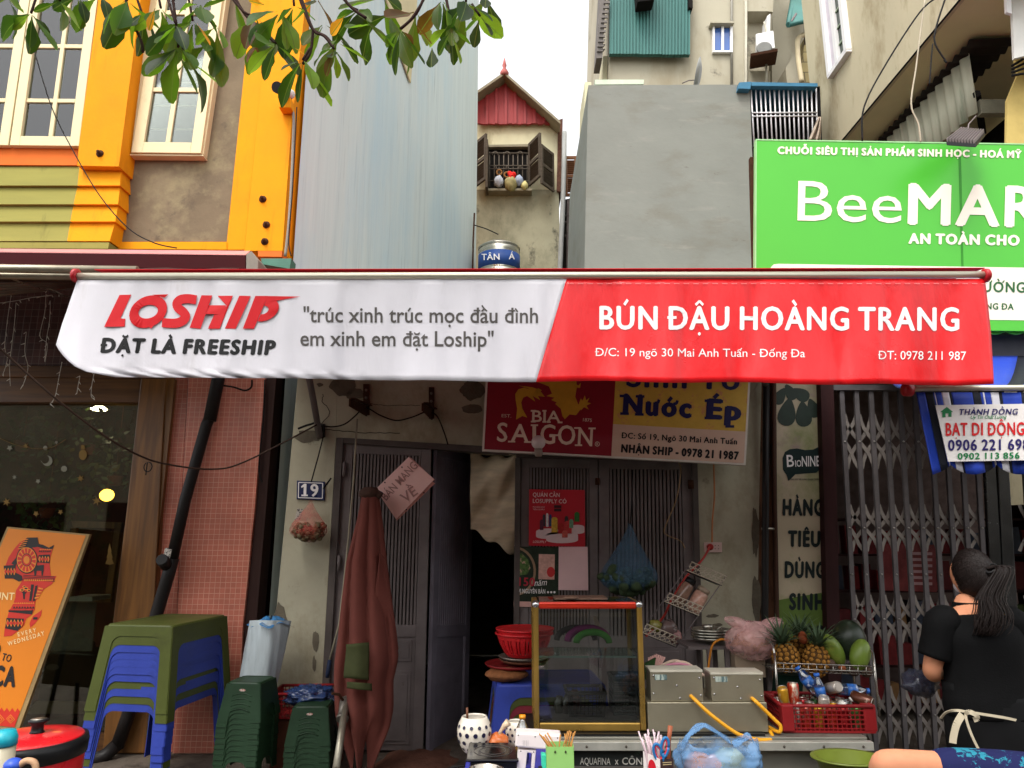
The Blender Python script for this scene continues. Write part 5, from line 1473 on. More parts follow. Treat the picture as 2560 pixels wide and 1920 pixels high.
# ---------------------------------------------------------------- main awning with the delivery banner
YB_=3.5
aw=thing('shop_awning','long awning with white and red lettered front banner','awning',P(1300,1000,4.6))
o=MB();pL,pR=P(196,691,YB_),P(2463,687,YB_)
o.tube([pL,pR],0.0185,16);o.obj('front_bar',mat('anodised_bar',(206,200,180),0.35,metal=0.6,var=0.06,scale=2,stretch=(1,1,1)),aw)
for x,a,b in((190,'end',0),(2464,'end',1)):
    p=P(x,689,YB_);o=MB();o.lathe([(0.02,-0.012),(0.036,-0.01),(0.036,0.008),(0.03,0.014),(0.001,0.016)],p,20,axis=(-1 if x<1000 else 1,0,0));o.obj('end_cap',mat('red_cap',(176,24,34),0.4),aw)
M_top_red=mat('awning_red_cloth',(206,34,46),0.6,var=0.06)
zbk=3.62
def f(u,v):
    a=lerp(P(236,674,YB_+0.01),P(2462,670,YB_+0.01),u);b=Vector((lerp(xa_-0.25,xb_+0.45,u),YF-0.05,zbk))
    return lerp(a,b,v)+Vector((0,0,-0.03*math.sin(math.pi*v)))
o=MB();o.grid(f,30,12);o.obj('canopy_cloth',M_top_red,aw,solid=0.004)
o=MB();o.tube([Vector((xa_-0.25,YF-0.1,zbk)),Vector((xb_+0.45,YF-0.1,zbk))],0.05,12);o.obj('roller',M_white,aw)
# valance: outline in photo pixels, hanging with soft folds
OUT=[(193,700),(186,722),(176,750),(168,775),(157,805),(148,835),(140,862),(150,880),(165,897),(185,915),(210,928),(245,938),(290,943),(330,943),(420,944),(500,944),(600,945.5),(700,945),(800,947),(900,950),(1000,951),(1060,950),(1150,952),(1250,955),(1337,955),(1430,953),(1520,952),(1600,955),(1680,957),(1730,957),(1800,955),(1900,956),(2000,961),(2080,962),(2200,959),(2300,963),(2400,964),(2484,960),(2484,930),(2481,880),(2477,820),(2470,760),(2462,697)]
def ban(px,py):
    v=min(1,max(0,(py-697)/255))
    x=px/100.0
    w=0.012*math.sin(x*2.2+0.5*math.sin(x*0.9))+0.007*math.sin(x*5.1+v*1.6)+0.004*math.sin(x*9.7-v)
    w*=0.15+0.85*v
    for cx_,cw_,ch_ in((5.2,0.25,0.010),(8.1,0.2,-0.008),(11.3,0.3,0.009),(15.4,0.22,0.012),(17.9,0.3,-0.010),(20.7,0.2,0.010),(22.8,0.26,-0.009)):w+=ch_*math.exp(-abs(x-cx_-0.5*(v-0.4))/cw_)*(0.35+v)
    w+=0.010*max(0,math.sin(x*3.7+1.1))**6*(1-v)*v*4
    if px<400:w-=0.06*((400-px)/260)**2*v
    w+=-0.02*v**3*(0.5+0.5*math.sin(x*1.3))
    return P(px,py,YB_+w)
def inside_rows(side):
    pass
def top_y(px):return lerp(700,697,(px-193)/2270)
def left_x(py):
    L_=OUT[:14]
    for(x0,y0),(x1,y1)in zip(L_,L_[1:]):
        if y0<=py<=y1 and y1>y0:return lerp(x0,x1,(py-y0)/(y1-y0))
    return L_[-1][0]
def right_x(py):
    R_=OUT[37:][::-1]
    for(x0,y0),(x1,y1)in zip(R_,R_[1:]):
        if y0<=py<=y1:return lerp(x0,x1,(py-y0)/(y1-y0))
    return R_[-1][0]
BOT=OUT[13:38]
def bot_y(px):
    for(x0,y0),(x1,y1)in zip(BOT,BOT[1:]):
        if x0<=px<=x1:return lerp(y0,y1,(px-x0)/(x1-x0))
    return BOT[0][1]if px<BOT[0][0]else BOT[-1][1]
def div_x(py):return lerp(1416,1337,(py-700)/253)
def val(px0,px1,n,nv=18):
    """grid between two edge functions of py"""
    def f(u,v):
        py=700+243*v
        a,b=px0(py),px1(py)
        x=lerp(a,b,u)
        yb2=bot_y(x)
        y=top_y(x)+(yb2-top_y(x))*v
        if x<330:y=min(y,943)
        return ban(x,y)
    o=MB();o.grid(f,n,nv)
    return o
M_ban_w=mat('white_banner_vinyl',(214,210,216),0.5,var=0.05,scale=2,stain=[((176,168,160),1.4,0.56,0.86,(2.5,1,0.5))],bump=0.5,bscale=3,bstretch=(3.2,1,0.7))
M_ban_r=mat('red_banner_vinyl',(222,24,30),0.3,var=0.08,scale=1.5,stain=[((176,22,26),1.3,0.54,0.84,(2.5,1,0.5))],bump=0.9,bscale=3,bstretch=(2.8,1,0.9))
val(left_x,div_x,130).obj('white_valance',M_ban_w,aw,solid=0.002)
val(div_x,right_x,120).obj('red_valance',M_ban_r,aw,solid=0.002)
# hem stitching
o=MB()
for x in range(1420,2455,24):decal(o,[(x,708.5),(x+14,708.2),(x+14,709.8),(x,710)],ban,0.006)
o.obj('hem_stitches',mat('pale_thread',(230,130,130),0.6),aw)
# delivery logo, drawn as slanted letters
M_logo=mat('logo_red',(206,18,28),0.45,var=0.05)
o=MB()
def Z(pts):return[(640*0+x*0.4098,600+y*0.4098)for x,y in pts]
L1=Z([(732,335),(804,333),(738,478),(768,480),(764,528),(638,530)])
I1=Z([(1462,340),(1532,341),(1440,541),(1374,540)])
Hs=[Z([(1222,337),(1288,338),(1208,540),(1142,539)])if False else Z([(1232,337),(1298,338),(1226,541),(1160,535)]),Z([(1260,398),(1384,398),(1370,410),(1350,452),(1240,452)]),Z([(1330,340),(1424,340),(1344,541),(1272,541),(1330,404),(1388,404)])]
P1=[Z([(1560,341),(1636,341),(1552,541),(1484,541)]),Z([(1600,341),(1836,345),(1712,366),(1690,372),(1600,378)])]
def ringpoly(cx,cy,rx,ry,ix,iy,sh,a0,a1,n=26,icx=0,icy=0):
    out=[]
    for i in range(n):
        t0,t1=lerp(a0,a1,i/n),lerp(a0,a1,(i+1)/n)
        q=[]
        for rr,t_,ox,oy in((0,t0,0,0),(0,t1,0,0),(1,t1,icx,icy),(1,t0,icx,icy)):
            X,Y_=((rx,ry)if rr==0 else(ix,iy))
            yy=Y_*math.sin(t_)+oy;q.append((cx+X*math.cos(t_)+ox-sh*yy,cy+yy))
        out.append(Z(q))
    return out
polys=[L1,I1]+Hs+P1
polys+=ringpoly(908,437,112,100,58,42,0.28,0,2*math.pi)
polys+=[Z([(930,334),(1032,331),(1008,352)]),Z([(905,520),(925,542),(948,516)])]
polys+=ringpoly(1610,423,92,74,34,26,0.28,-1.55,1.75,18,-2,4)
def thick(pts,w):return[Z(q)for q in _stroke(pts,w)]
S_=[(1196,364),(1150,358),(1106,364),(1084,388),(1094,416),(1122,440),(1136,466),(1116,494),(1070,508),(1000,504)]
for k,q in enumerate(thick(smooth_path([(x,y,0)for x,y in S_],4)and[(p.x,p.y)for p in smooth_path([(x,y,0)for x,y in S_],4)],56)):polys.append(q)
for i,pl in enumerate(polys):decal(o,pl,ban,0.005+(i*0.0003 if i<7 else 0.0022 if i<33 else 0.0024+(i-33)*0.0003 if i<35 else 0.003 if i<53 else 0.0032+0.0001*(i%3)))
o.obj('logo_lettering',M_logo,aw)
o=MB();text(o,'ĐẶT LÀ FREESHIP',(250,880),(687,886),34,ban,4,0.14,lead=0.0035);o.obj('slogan_lettering',M_print_black,aw)
o=MB();text(o,'"trúc xinh trúc mọc đầu đình',(759,805),(1345,807),37,ban,1,lead=0.0035);text(o,'em xinh em đặt Loship"',(751,864),(1234,866),37,ban,1,lead=0.0035);o.obj('verse_lettering',M_print_grey,aw)
o=MB();text(o,'BÚN ĐẬU HOÀNG TRANG',(1498,822),(2397,826),56,ban,3,lead=0.0035,space=0.24)
text(o,'Đ/C: 19 ngõ 30 Mai Anh Tuấn - Đống Đa',(1487,890),(2012,893),20,ban,0,lead=0.0035);text(o,'ĐT: 0978 211 987',(2194,898),(2414,900),21,ban,0,lead=0.0035);o.obj('name_lettering',M_print_white,aw)
# its folding arm seen as the slanting pole at left
o=MB();o.tube([P(752,860,YF-0.9),P(776,960,YF-0.45),P(800,1092,YF-0.08)],0.026,10);o.obj('folding_arm',M_grey_metal,aw)
o=MB();o.tube([P(796,1064,YF-0.1),P(803,1094,YF-0.06)],0.036,10);o.pbox(792,1060,812,1092,YF-0.02,0.02);o.obj('arm_foot',M_black,aw)
o=MB();o.tube([P(1916,800,YF-0.9),P(1914,900,YF-0.5),P(1913,960,YF-0.2)],0.026,10);o.obj('folding_arm',M_grey_metal,aw)
# ---------------------------------------------------------------- shop on the right
YK=YF+0.02
rs=thing('gated_shop','dark shop behind a folding lattice gate under the green signboard','shop',P(2300,1884,YF))
M_maroon=mat('dark_maroon_post',(52,28,28),0.6,var=0.25,scale=4,stretch=(2,2,0.4))
o=MB();o.pp([(2050,900),(2082,900),(2092,1240),(2108,1884),(2076,1884),(2060,1240)],YF-0.12,0.3);o.obj('maroon_post',M_maroon,rs)
o=MB();o.pp([(1941,900),(2049.5,900),(2059,1240),(2074,1884),(1950,1884)],YF+0.08,0.2);o.obj('side_wall',M_wall19,rs)
o=MB();o.pp([(1941,800),(2900,800),(2900,899),(1941,899)],YF-0.02,0.3);o.obj('lintel',mat('grey_lintel',(92,90,88),0.7,var=0.2),rs)
xl,xr2=P(2040,1300,YF).x,P(3000,1300,YF).x
o=MB();o.box(((xl+xr2)/2,8.4,1.9),(xr2-xl,0.1,3.5));o.box((xl,7.3,1.9),(0.08,2.1,3.5));o.box(((xl+xr2)/2,7.2,3.7),(xr2-xl,2.3,0.1));o.obj('inner_walls',mat('shop_wall',(104,88,84),0.85,var=0.4),rs)
o=MB();o.pp([(2690,900),(3200,900),(3260,1884),(2740,1884)],YF-0.02,0.3);o.obj('end_wall',M_wall19,rs)
# goods behind the gate
r3=random.Random(5)
sh=thing('shelf_unit','dim reddish shelf unit with packets seen through the lattice gate','shelf',P(2300,1880,7.2))
o=MB()
for k in range(6):
    z=0.25+k*0.34
    o.box((P(2330,1500,7.2).x,7.3,z),(2.1,0.4,0.02))
for x in(-1.06,1.06):o.box((P(2330,1500,7.2).x+x,7.3,1.1),(0.03,0.4,2.0))
o.obj('frame',M_maroon,sh)
gcol=[(126,40,42),(100,34,38),(140,90,90),(150,136,136),(84,104,62),(62,70,86),(140,104,66)]
for k in range(5):
    x=P(2330,1500,7.2).x-0.98
    i=0
    while x<P(2330,1500,7.2).x+0.95:
        w=r3.uniform(0.08,0.2);h=r3.uniform(0.14,0.28)
        o=MB();o.box((x+w/2,7.22+r3.uniform(-0.05,0.05),0.262+k*0.34+h/2),(w*0.92,0.12,h))
        c=gcol[r3.randrange(7)]if r3.random()>0.35 else gcol[0]
        tag(o.obj('goods_packet',mat('goods_%d_%d_%d'%c,c,0.5,var=0.3,scale=16)),'dim coloured packet standing on the shelf behind the lattice gate','packet','packets on the shelf behind the gate');x+=w+r3.uniform(0.0,0.05)
po=thing('wall_poster','reddish poster with pale lines hanging behind the lattice gate','poster',P(2270,1400,6.9))
o=MB();o.pp([(2206,1360),(2340,1362),(2342,1480),(2210,1476)],6.75,0.01);o.obj('sheet',mat('dim_poster',(130,56,56),0.5,var=0.4,scale=9),po)
o=MB()
for i in range(6):decal(o,[(2280,1380+i*15),(2330,1381+i*15),(2330,1388+i*15),(2280,1387+i*15)],6.75,0.004)
o.obj('pale_lines',mat('poster_lines',(190,150,150),0.5),po)
# folding gate
gt=thing('folding_gate','dark grey folding lattice gate drawn across the shop','gate',P(2300,1884,YF-0.1))
YGt=YF-0.06
M_gate=mat('gate_steel',(100,95,96),0.5,metal=0.35,var=0.2,scale=8)
M_gate2=mat('gate_strip_steel',(144,136,130),0.45,metal=0.4,var=0.2,scale=12)
tops=[2105,2143,2179,2218,2253,2290,2326,2362,2398,2436]
bots=[2140,2182,2220,2260,2296,2334,2368,2404,2440,2476]
tops=[2105+36.6*i for i in range(10)];bots=[2152+36.2*i for i in range(10)]
def gx(i,y):return lerp(lerp(2105,2105+36.6,i),lerp(2155,2155+37.4,i),(y-980)/(1880-980))
for i in range(10):
    o=MB();o.pp([(gx(i,975)-5.5,975),(gx(i,975)+5.5,975),(gx(i,1880)+5.5,1880),(gx(i,1880)-5.5,1880)],YGt,0.025);o.obj('upright_bar',M_gate,gt)
for x0,x1,nm in((2452,2482,0),(2484,2515,1)):
    o=MB();o.pp([(x0,975),(x1-4,975),(x1+52,1880),(x0+50,1880)],YGt-0.012-0.006*nm,0.04);o.obj('meeting_stile',mat('polished_stile',(84,84,84),0.25,metal=0.8,var=0.25,scale=4),gt,bevel=0.006)
for i in range(3):
    o=MB();x=2552+37*i;o.pp([(x-5,975),(x+5,975),(x+60,1880),(x+50,1880)],YGt,0.025);o.obj('upright_bar',M_gate,gt)
def strip(x0,y0,x1,y1,bend,Y):
    pts=[]
    for k in range(9):
        t=k/8
        pts.append((lerp(x0,x1,t)+bend*math.sin(2*math.pi*t),lerp(y0,y1,t)))
    q=[]
    L_,R_=[],[]
    for k,(x,y)in enumerate(pts):
        a=pts[max(0,k-1)];b=pts[min(8,k+1)]
        d=math.hypot(b[0]-a[0],b[1]-a[1]);nx,ny=-(b[1]-a[1])/d*4.3,(b[0]-a[0])/d*4.3
        L_.append((x+nx,y+ny));R_.append((x-nx,y-ny))
    for k in range(8):o.prism([P(*L_[k],Y),P(*L_[k+1],Y),P(*R_[k+1],Y),P(*R_[k],Y)],(0,0.004,0))
bands=[(1036,1172),(1262,1378),(1488,1608),(1716,1860)]
o=MB()
for y0,y1 in bands:
    ym=(y0+y1)/2
    for i in list(range(0,9)):
        a0,a1=gx(i+0.12,y0),gx(i+1.0,ym);
        strip(gx(i+0.1,y0),y0,gx(i+1.9,y1),y1,-7,YGt+0.027)if i<8 else strip(gx(i+0.1,y0),y0,gx(i+1,ym),ym,-3,YGt+0.027)
        strip(gx(i+1.9,y0),y0,gx(i+0.1,y1),y1,7,YGt+0.033)if i<8 else strip(gx(i+1,ym),ym,gx(i+0.1,y1),y1,3,YGt+0.033)
    strip(gx(1-0.1,y0),y0,gx(0,ym),ym,2,YGt+0.027);strip(gx(0,ym),ym,gx(0.9,y1),y1,2,YGt+0.027)
    xx=lerp(0,50,(ym-980)/900)
    strip(2530+xx,y0,2600+xx,y1,-4,YGt+0.027);strip(2600+xx,y0,2530+xx,y1,4,YGt+0.033)
o.obj('scissor_lattice',M_gate2,gt)
o=MB()
for y0,y1 in bands:
    for i in range(10):o.lathe([(0.008,0),(0.008,0.006),(0.003,0.009)],P(gx(i,(y0+y1)/2),(y0+y1)/2,YGt-0.001),8,axis=(0,-1,0))
for i in range(10):o.lathe([(0.007,0),(0.007,0.005),(0.003,0.008)],P(gx(i,1436),1436,YGt),8,axis=(0,-1,0))
o.obj('rivets',mat('bright_rivet',(170,166,160),0.3,metal=0.8),gt)
o=MB();o.pbox(2070,962,2800,975,YGt-0.02,0.08);o.obj('top_track',M_gate,gt)
o=MB();o.pbox(2110,1880,2900,1886,YGt-0.02,0.08);o.obj('bottom_track',M_gate,gt)
# vertical banner strip
vb=thing('vertical_banner','cream to green vertical banner with black Vietnamese words','banner',P(2000,1620,YF-0.05))
YV=YF-0.03
m_vb=mat('banner_print',(186,172,146),0.5,var=0.08,scale=2,stain=[((110,128,62),1.5,0.46,0.68,(1,1,0.8)),((150,120,130),2.4,0.58,0.72,(1,1,1))])
o=MB();o.pp([(1928,930),(2056,930),(2062,1240),(2066,1660),(1950,1660),(1942,1400)],YV,0.01);o.obj('sheet',m_vb,vb)
o=MB();decal(o,[(1946,1500),(2064,1480),(2066,1658),(1951,1658)],YV,0.002);o.obj('green_foot',mat('banner_green',(96,120,52),0.5,var=0.25,scale=4),vb)
o=MB();M_vbk=mat('banner_black',(22,34,34),0.5)
text(o,'HÀNG',(1956,1287),(2058,1288),38,YV,4,lead=0.005);text(o,'TIÊU',(1969,1365),(2050,1366),37,YV,4,lead=0.005);text(o,'DÙNG',(1961,1443),(2062,1444),38,YV,4,lead=0.005);text(o,'SINH',(1972,1523),(2060,1524),38,YV,4,lead=0.005);text(o,'HỌC',(1982,1602),(2058,1603),38,YV,4,lead=0.005)
o.obj('word_lettering',M_vbk,vb)
o=MB();decal(o,[(1956,1145),(1962,1130),(1974,1123),(1992,1121),(2012,1125),(2032,1124),(2044,1118),(2051,1114),(2054,1124),(2056,1150),(2052,1172),(2040,1182),(2010,1184),(1988,1186),(1974,1200),(1970,1202),(1966,1188),(1957,1174)],YV,0.003);o.obj('logo_patch',mat('bottle_green_print',(20,40,38),0.5),vb)
o=MB();text(o,'B',(1967,1167),(1985,1166),29,YV,1,lead=0.006);text(o,'IO',(1988,1167),(2003,1166),16,YV,1,lead=0.006);text(o,'NINE',(2004,1166),(2049,1165),25,YV,1,lead=0.006);o.obj('logo_lettering',M_print_white,vb)
o=MB();text(o,'TRAO ĐỔI TIÊU DÙNG VÌ NGÀY TƯƠI MỚI',(1975,1200.5),(2053,1200.5),4,YV,2,lead=0.005);o.obj('slogan_lettering',M_vbk,vb)
o=MB()
for cx,cy,ln,a in((1968,1030,70,100),(2008,1035,64,84),(2032,1020,50,70),(1950,990,46,120),(2000,985,50,30),(1975,980,44,60)):
    pts=[]
    for k in range(20):
        t=2*math.pi*k/20
        u,v=ln/2*math.cos(t),ln*0.27*math.sin(t)*(1.1+0.5*math.cos(t))
        b=math.radians(a);pts.append((cx+u*math.cos(b)-v*math.sin(b),cy+u*math.sin(b)+v*math.cos(b)))
    decal(o,pts,YV,0.003+a*0.00001)
o.obj('printed_leaves',mat('dark_leaf_print',(44,58,48),0.5,var=0.3,scale=10),vb)  # dark leaves printed on the banner
# green signboard
gs=thing('green_signboard','large bright green supermarket signboard with white lettering','signboard',P(2250,822,YF-0.35))
YE=YF-0.35
M_green=mat('sign_green',(70,172,44),0.4,var=0.04,scale=1)
o=MB();o.pp([(1892,351),(3000,369),(3000,832),(1890,820)],YE,0.04);o.obj('board',M_green,gs)
o=MB();o.pp([(1889.5,351),(1892,351),(1890,820),(1887,820)],YE-0.004,0.05);o.pp([(1889.5,347.5),(3000,366),(3000,368.8),(1889.5,350.6)],YE-0.004,0.05);o.obj('edge_trim',mat('pale_green_trim',(150,200,140),0.5),gs)
o=MB();decal(o,[(2395,371),(2402,371),(2409,670),(2403,670)],YE,0.001);o.obj('panel_joint',mat('joint_green',(46,130,30),0.5),gs)
rr=12
wp=[(1925,684),(1927,668),(1934,661),(1948,659.5),(3000,676),(3000,806),(1936,793),(1926,785)]
o=MB();decal(o,wp,YE,0.003);o.obj('white_panel',mat('sign_white',(226,218,200),0.45,var=0.03),gs)
M_sw=mat('sign_cream_print',(232,222,204),0.5,var=0.03)
o=MB()
text(o,'CHUỖI SIÊU THỊ SẢN PHẨM SINH HỌC - HOÁ MỸ PHẨM',(1943,384),(2632,396),17,YE,4,lead=0.005)
text(o,'Bee',(1993,551),(2253,557),99,YE,0,lead=0.005);text(o,'MART',(2268,559),(2700,570),99,YE,3,lead=0.005);text(o,'AN TOÀN CHO',(2270,608),(2548,613),24,YE,4,lead=0.005)
o.obj('white_lettering',M_sw,gs)
o=MB();text(o,'ƯỜNG',(2456,729),(2562,731),25,YE,3,lead=0.006);text(o,'ĐỐNG ĐA',(2428,772),(2533,774),15,YE,3,lead=0.006);o.obj('green_lettering',mat('dark_green_print',(42,92,50),0.5),gs)
o=MB();o.pp([(1876,392),(1891,392),(1890,690),(1884,690)],YE+0.06,0.05);o.obj('rusty_upright',M_rust,gs)
def f(u,v):
    x=lerp(2360,2900,u);return P(x,829+8*abs(math.sin(x*0.06))*v,YE+0.05)
o=MB();o.grid(f,80,2);o.obj('scalloped_skirt',M_green,gs,solid=0.004)
o=MB();o.pp([(2300,834),(2900,842),(2900,898),(2300,896)],YF-0.2,0.17);o.obj('dark_fascia',mat('fascia_grey',(62,62,66),0.6,var=0.2),rs)
fl=thing('floodlight','flat floodlight with cooling fins on top of the green signboard','floodlight',P(2410,365,YE-0.3))
FB=[P(2366,364,YE-0.42),P(2440,369,YE-0.42),P(2464,340,YE-0.16),P(2404,334,YE-0.16)]
o=MB();o.prism(FB,(0,0,0.035));o.obj('housing',M_black,fl,bevel=0.006)
o=MB();c_=sum(FB,Vector())/4;o.prism([lerp(c_,p,0.72)+Vector((0,0,-0.006))for p in FB],(0,0,0.004));o.obj('glass',mat('lamp_glass',(120,160,140),0.15,coat=0.5),fl)
o=MB()
for i in range(10):
    p,q=lerp(FB[0],FB[1],(i+0.5)/10),lerp(FB[3],FB[2],(i+0.5)/10);o.prism([p+Vector((-0.004,0,0.036)),p+Vector((0.004,0,0.036)),q+Vector((0.004,0,0.036)),q+Vector((-0.004,0,0.036))],(0,0,0.03))
o.obj('cooling_fins',M_grey_metal,fl)
o=MB();o.tube([P(2415,352,YE-0.3),P(2424,338,YE+0.02)],0.014,6);o.tube([P(2415,350,YE-0.2),P(2422,310,YE-0.1),P(2440,290,YE)],0.006,6);o.obj('bracket',M_grey_metal,fl)

# ---------------------------------------------------------------- blue striped awning on the right
YBA=3.75
ba=thing('striped_awning','blue black and white striped awning with a white phone number placard','awning',P(2500,1180,YBA))
pL,pR=P(2268,971,YBA),P(3000,968,YBA)
o=MB();o.tube([pL,pR],0.0165,14);o.obj('front_bar',MATS['anodised_bar'],ba)
o=MB();o.lathe([(0.02,-0.03),(0.036,-0.028),(0.036,0.008),(0.03,0.016),(0.001,0.018)],P(2265,974,YBA),20,axis=(-1,0,0.05));o.obj('end_cap',MATS['red_cap'],ba)
M_bl=mat('awning_blue',(34,62,164),0.55,var=0.08);M_bk=mat('awning_black',(34,36,44),0.6,var=0.1);M_wh=mat('awning_white',(216,214,220),0.55,var=0.04)
seq=[(0,22,0),(22,42,1),(42,45,0),(45,47,2),(47,63,0),(63,82,2),(82,88,1),(88,140,0),(140,160,1),(160,166,0),(166,170,2),(170,186,0),(186,206,2),(206,214,1),(214,262,0),(262,282,1),(282,288,0),(288,292,2),(292,308,0),(308,330,2),(330,400,0)]
o=MB()
def bv(x,v):
    """stripe coordinate x (px at the bar, from 2290), v down the valance"""
    top=Vector((2290+x,981));sx=42-0.06*x
    bot_=1160+26*abs(math.sin((x+62)/122*math.pi+0.3))**0.7 if x>6 else 1186
    q=Vector((2290+x+sx*v*(1 if x<300 else 1),lerp(981,bot_,v)))
    return P(q.x,q.y,YBA+0.012*math.sin(x*0.09)*v+0.01*math.sin(x*0.031+1))
for a,b,m in seq:
    o.mi=m;n_=max(1,int((b-a)/4))
    o.grid(lambda u,v:bv(lerp(a,b,u),v),n_,12)
o.obj('valance',[M_bl,M_bk,M_wh],ba,solid=0.002)
o=MB()
e0,e1=P(2268,966,YBA),P(2700,963,YBA);w0=Vector((P(2265,880,YF).x-0.3,YF-0.12,P(2500,893,YF).z));w1=Vector((w0.x+3.2,YF-0.12,w0.z))
for a,b,m in seq:
    o.mi=m
    def f(u,v):
        s=lerp(a,b,u)/300
        return lerp(lerp(e0,e1,s),lerp(w0,w1,s*0.8),v)+Vector((0,0,-0.12*math.sin(math.pi*v)))
    o.grid(f,max(1,int((b-a)/10)),10)
o.obj('canopy',[M_bl,M_bk,M_wh],ba,solid=0.003)
PLQ=[(2339,1013),(2590,1009),(2596,1150),(2371,1154)]
YPL=YBA-0.035
o=MB();o.pp(PLQ,YPL,0.004);o.obj('placard',mat('placard_white',(222,216,212),0.5,var=0.04),ba)
o=MB();M_pn=mat('placard_navy',(40,30,96),0.5)
text(o,'THÀNH ĐỒNG',(2395,1037),(2542,1036),14,YPL,3,0.2,lead=0.004);text(o,'0906 221 698',(2369,1126),(2572,1124),26,YPL,3,lead=0.004);o.obj('navy_lettering',M_pn,ba)
o=MB();text(o,'BẠT DI ĐỘNG',(2363,1089),(2560,1087),31,YPL,3,lead=0.004);o.obj('red_lettering',mat('placard_red',(206,30,34),0.5),ba)
o=MB();text(o,'Uy Tín Chất Lượng',(2425,1047),(2514,1046),8,YPL,1,0.3,lead=0.004);text(o,'0902 113 856',(2393,1148),(2548,1146),15,YPL,3,lead=0.004)
decal(o,[(2350,1030),(2366,1017),(2382,1030),(2378,1030),(2378,1042),(2370,1042),(2370,1033),(2363,1033),(2363,1043),(2355,1043),(2355,1030)],YPL,0.003);o.obj('green_lettering',mat('placard_green',(20,120,66),0.5),ba)
# ---------------------------------------------------------------- plastic tables and stools
ZP=0.12
def shell(w,d,h,fl,apron,legw,legin,r=0.05,mats=None,name='plastic_table'):
    """one moulded table or stool as (top, four-sided skirt) around the origin: top at z=h, legs flared by fl"""
    top=MB()
    n_=5
    def rr(wx,dy,z,rad):
        out=[]
        for cx,cy,a0 in((1,1,0),(-1,1,90),(-1,-1,180),(1,-1,270)):
            for k in range(n_+1):
                a=R(a0+90*k/n_);out.append(Vector((cx*(wx/2-rad)+rad*math.cos(a),cy*(dy/2-rad)+rad*math.sin(a),z)))
        return out
    rings=[rr(w*0.9,d*0.9,h-0.004,r*0.8),rr(w*0.93,d*0.93,h,r*0.8),rr(w-0.012,d-0.012,h,r),rr(w,d,h-0.006,r),rr(w+0.008,d+0.008,h-0.03,r)]
    vs_=[[top.bm.verts.new(p)for p in rg]for rg in rings]
    top.bm.faces.new(vs_[0])
    for a,b in zip(vs_,vs_[1:]):
        for k in range(len(a)):
            f=top.bm.faces.new((a[k],b[k],b[(k+1)%len(a)],a[(k+1)%len(a)]));f.smooth=True
    bmesh.ops.recalc_face_normals(top.bm,faces=top.bm.faces[:])
    sides=MB()
    for sx,sy,L,D in((0,-1,w,d),(1,0,d,w),(0,1,w,d),(-1,0,d,w)):
        def pt(u,z):
            k=(h-z)/h
            half=(L/2+fl*k)
            out=D/2+fl*k+0.002
            x=u*half
            if sx==0:return Vector((x*(1 if sy<0 else-1),sy*out,z))
            return Vector((sx*out,x*sx,z))
        z1=h-0.012
        lu=legw/(L/2)
        za=h-apron
        arch=[]
        for k in range(9):
            a=R(180-90*k/8);rad=min(0.07,legin)
            arch.append((-(1-lu)+0.0+(rad+rad*math.cos(a))/(L/2),za-rad+rad*math.sin(a)))
        arch+=[(-u,z)for u,z in arch[::-1]]
        pts=[pt(-1,z1),pt(-1,0.0),pt(-(1-lu*0.9),0.0)]+[pt(u,z)for u,z in arch]+[pt(1-lu*0.9,0.0),pt(1,0.0),pt(1,z1)]
        f=sides.bm.faces.new([sides.bm.verts.new(p)for p in pts])
    sides.bm.normal_update()
    bmesh.ops.triangulate(sides.bm,faces=sides.bm.faces[:])
    return top,sides
def place_shell(name,label,cat,group,m,loc,rz,dims,logo=None,ribs=False,legname='legs'):
    t=thing(name,label,cat,(0,0,0),group)
    top,sides=shell(*dims)
    top.obj('top',m,t);sides.obj('legs_and_apron',m,t,solid=0.006)
    w,d,h,fl,apron=dims[:5]
    if ribs:
        o=MB()
        for k in range(4):
            z=h-0.07-k*0.032;kk=(h-z)/h
            o.tube([Vector((x,-(d/2+fl*kk+0.006),z-0.02*(abs(x)/(w*0.3))**2))for x in[w*0.3*(i/4-1)for i in range(9)]],0.0035,5)
        o.obj('ribs',m,t)
    if logo:
        o=MB();z=h-0.05;kk=(h-z)/h
        def sf(px,py):return Vector((px,-(d/2+fl*kk+0.0075),z+py))
        o.face([Vector((0.022*math.cos(a)-0.0,-(d/2+fl*kk+0.0068),z+0.008*math.sin(a)))for a in[2*math.pi*i/16 for i in range(16)]]);o.obj('badge',mat('stool_badge',(180,170,160),0.5,stain=[((150,40,40),90,0.5,0.6,(1,1,1))]),t)
    t.location=loc;t.rotation_euler.z=rz
    return t
M_tgreen=mat('table_green',(68,75,30),0.45,var=0.16,scale=5,stain=[((56,58,28),4,0.56,0.8,(1,1,1)),((120,120,84),30,0.68,0.74,(1,1,0.3))],bump=0.05)
M_tblue=mat('table_blue',(44,60,144),0.45,var=0.18,scale=5,stain=[((36,48,110),4,0.56,0.8,(1,1,1)),((90,104,160),30,0.68,0.74,(1,1,0.3))],bump=0.05)
M_tmar=mat('table_maroon',(110,32,44),0.42,var=0.12)
M_sgreen=mat('stool_green',(26,50,30),0.5,var=0.3,scale=4,stain=[((20,40,24),3,0.52,0.75,(1,1,1)),((92,104,84),34,0.68,0.76,(1,1,0.35))],bump=0.05)
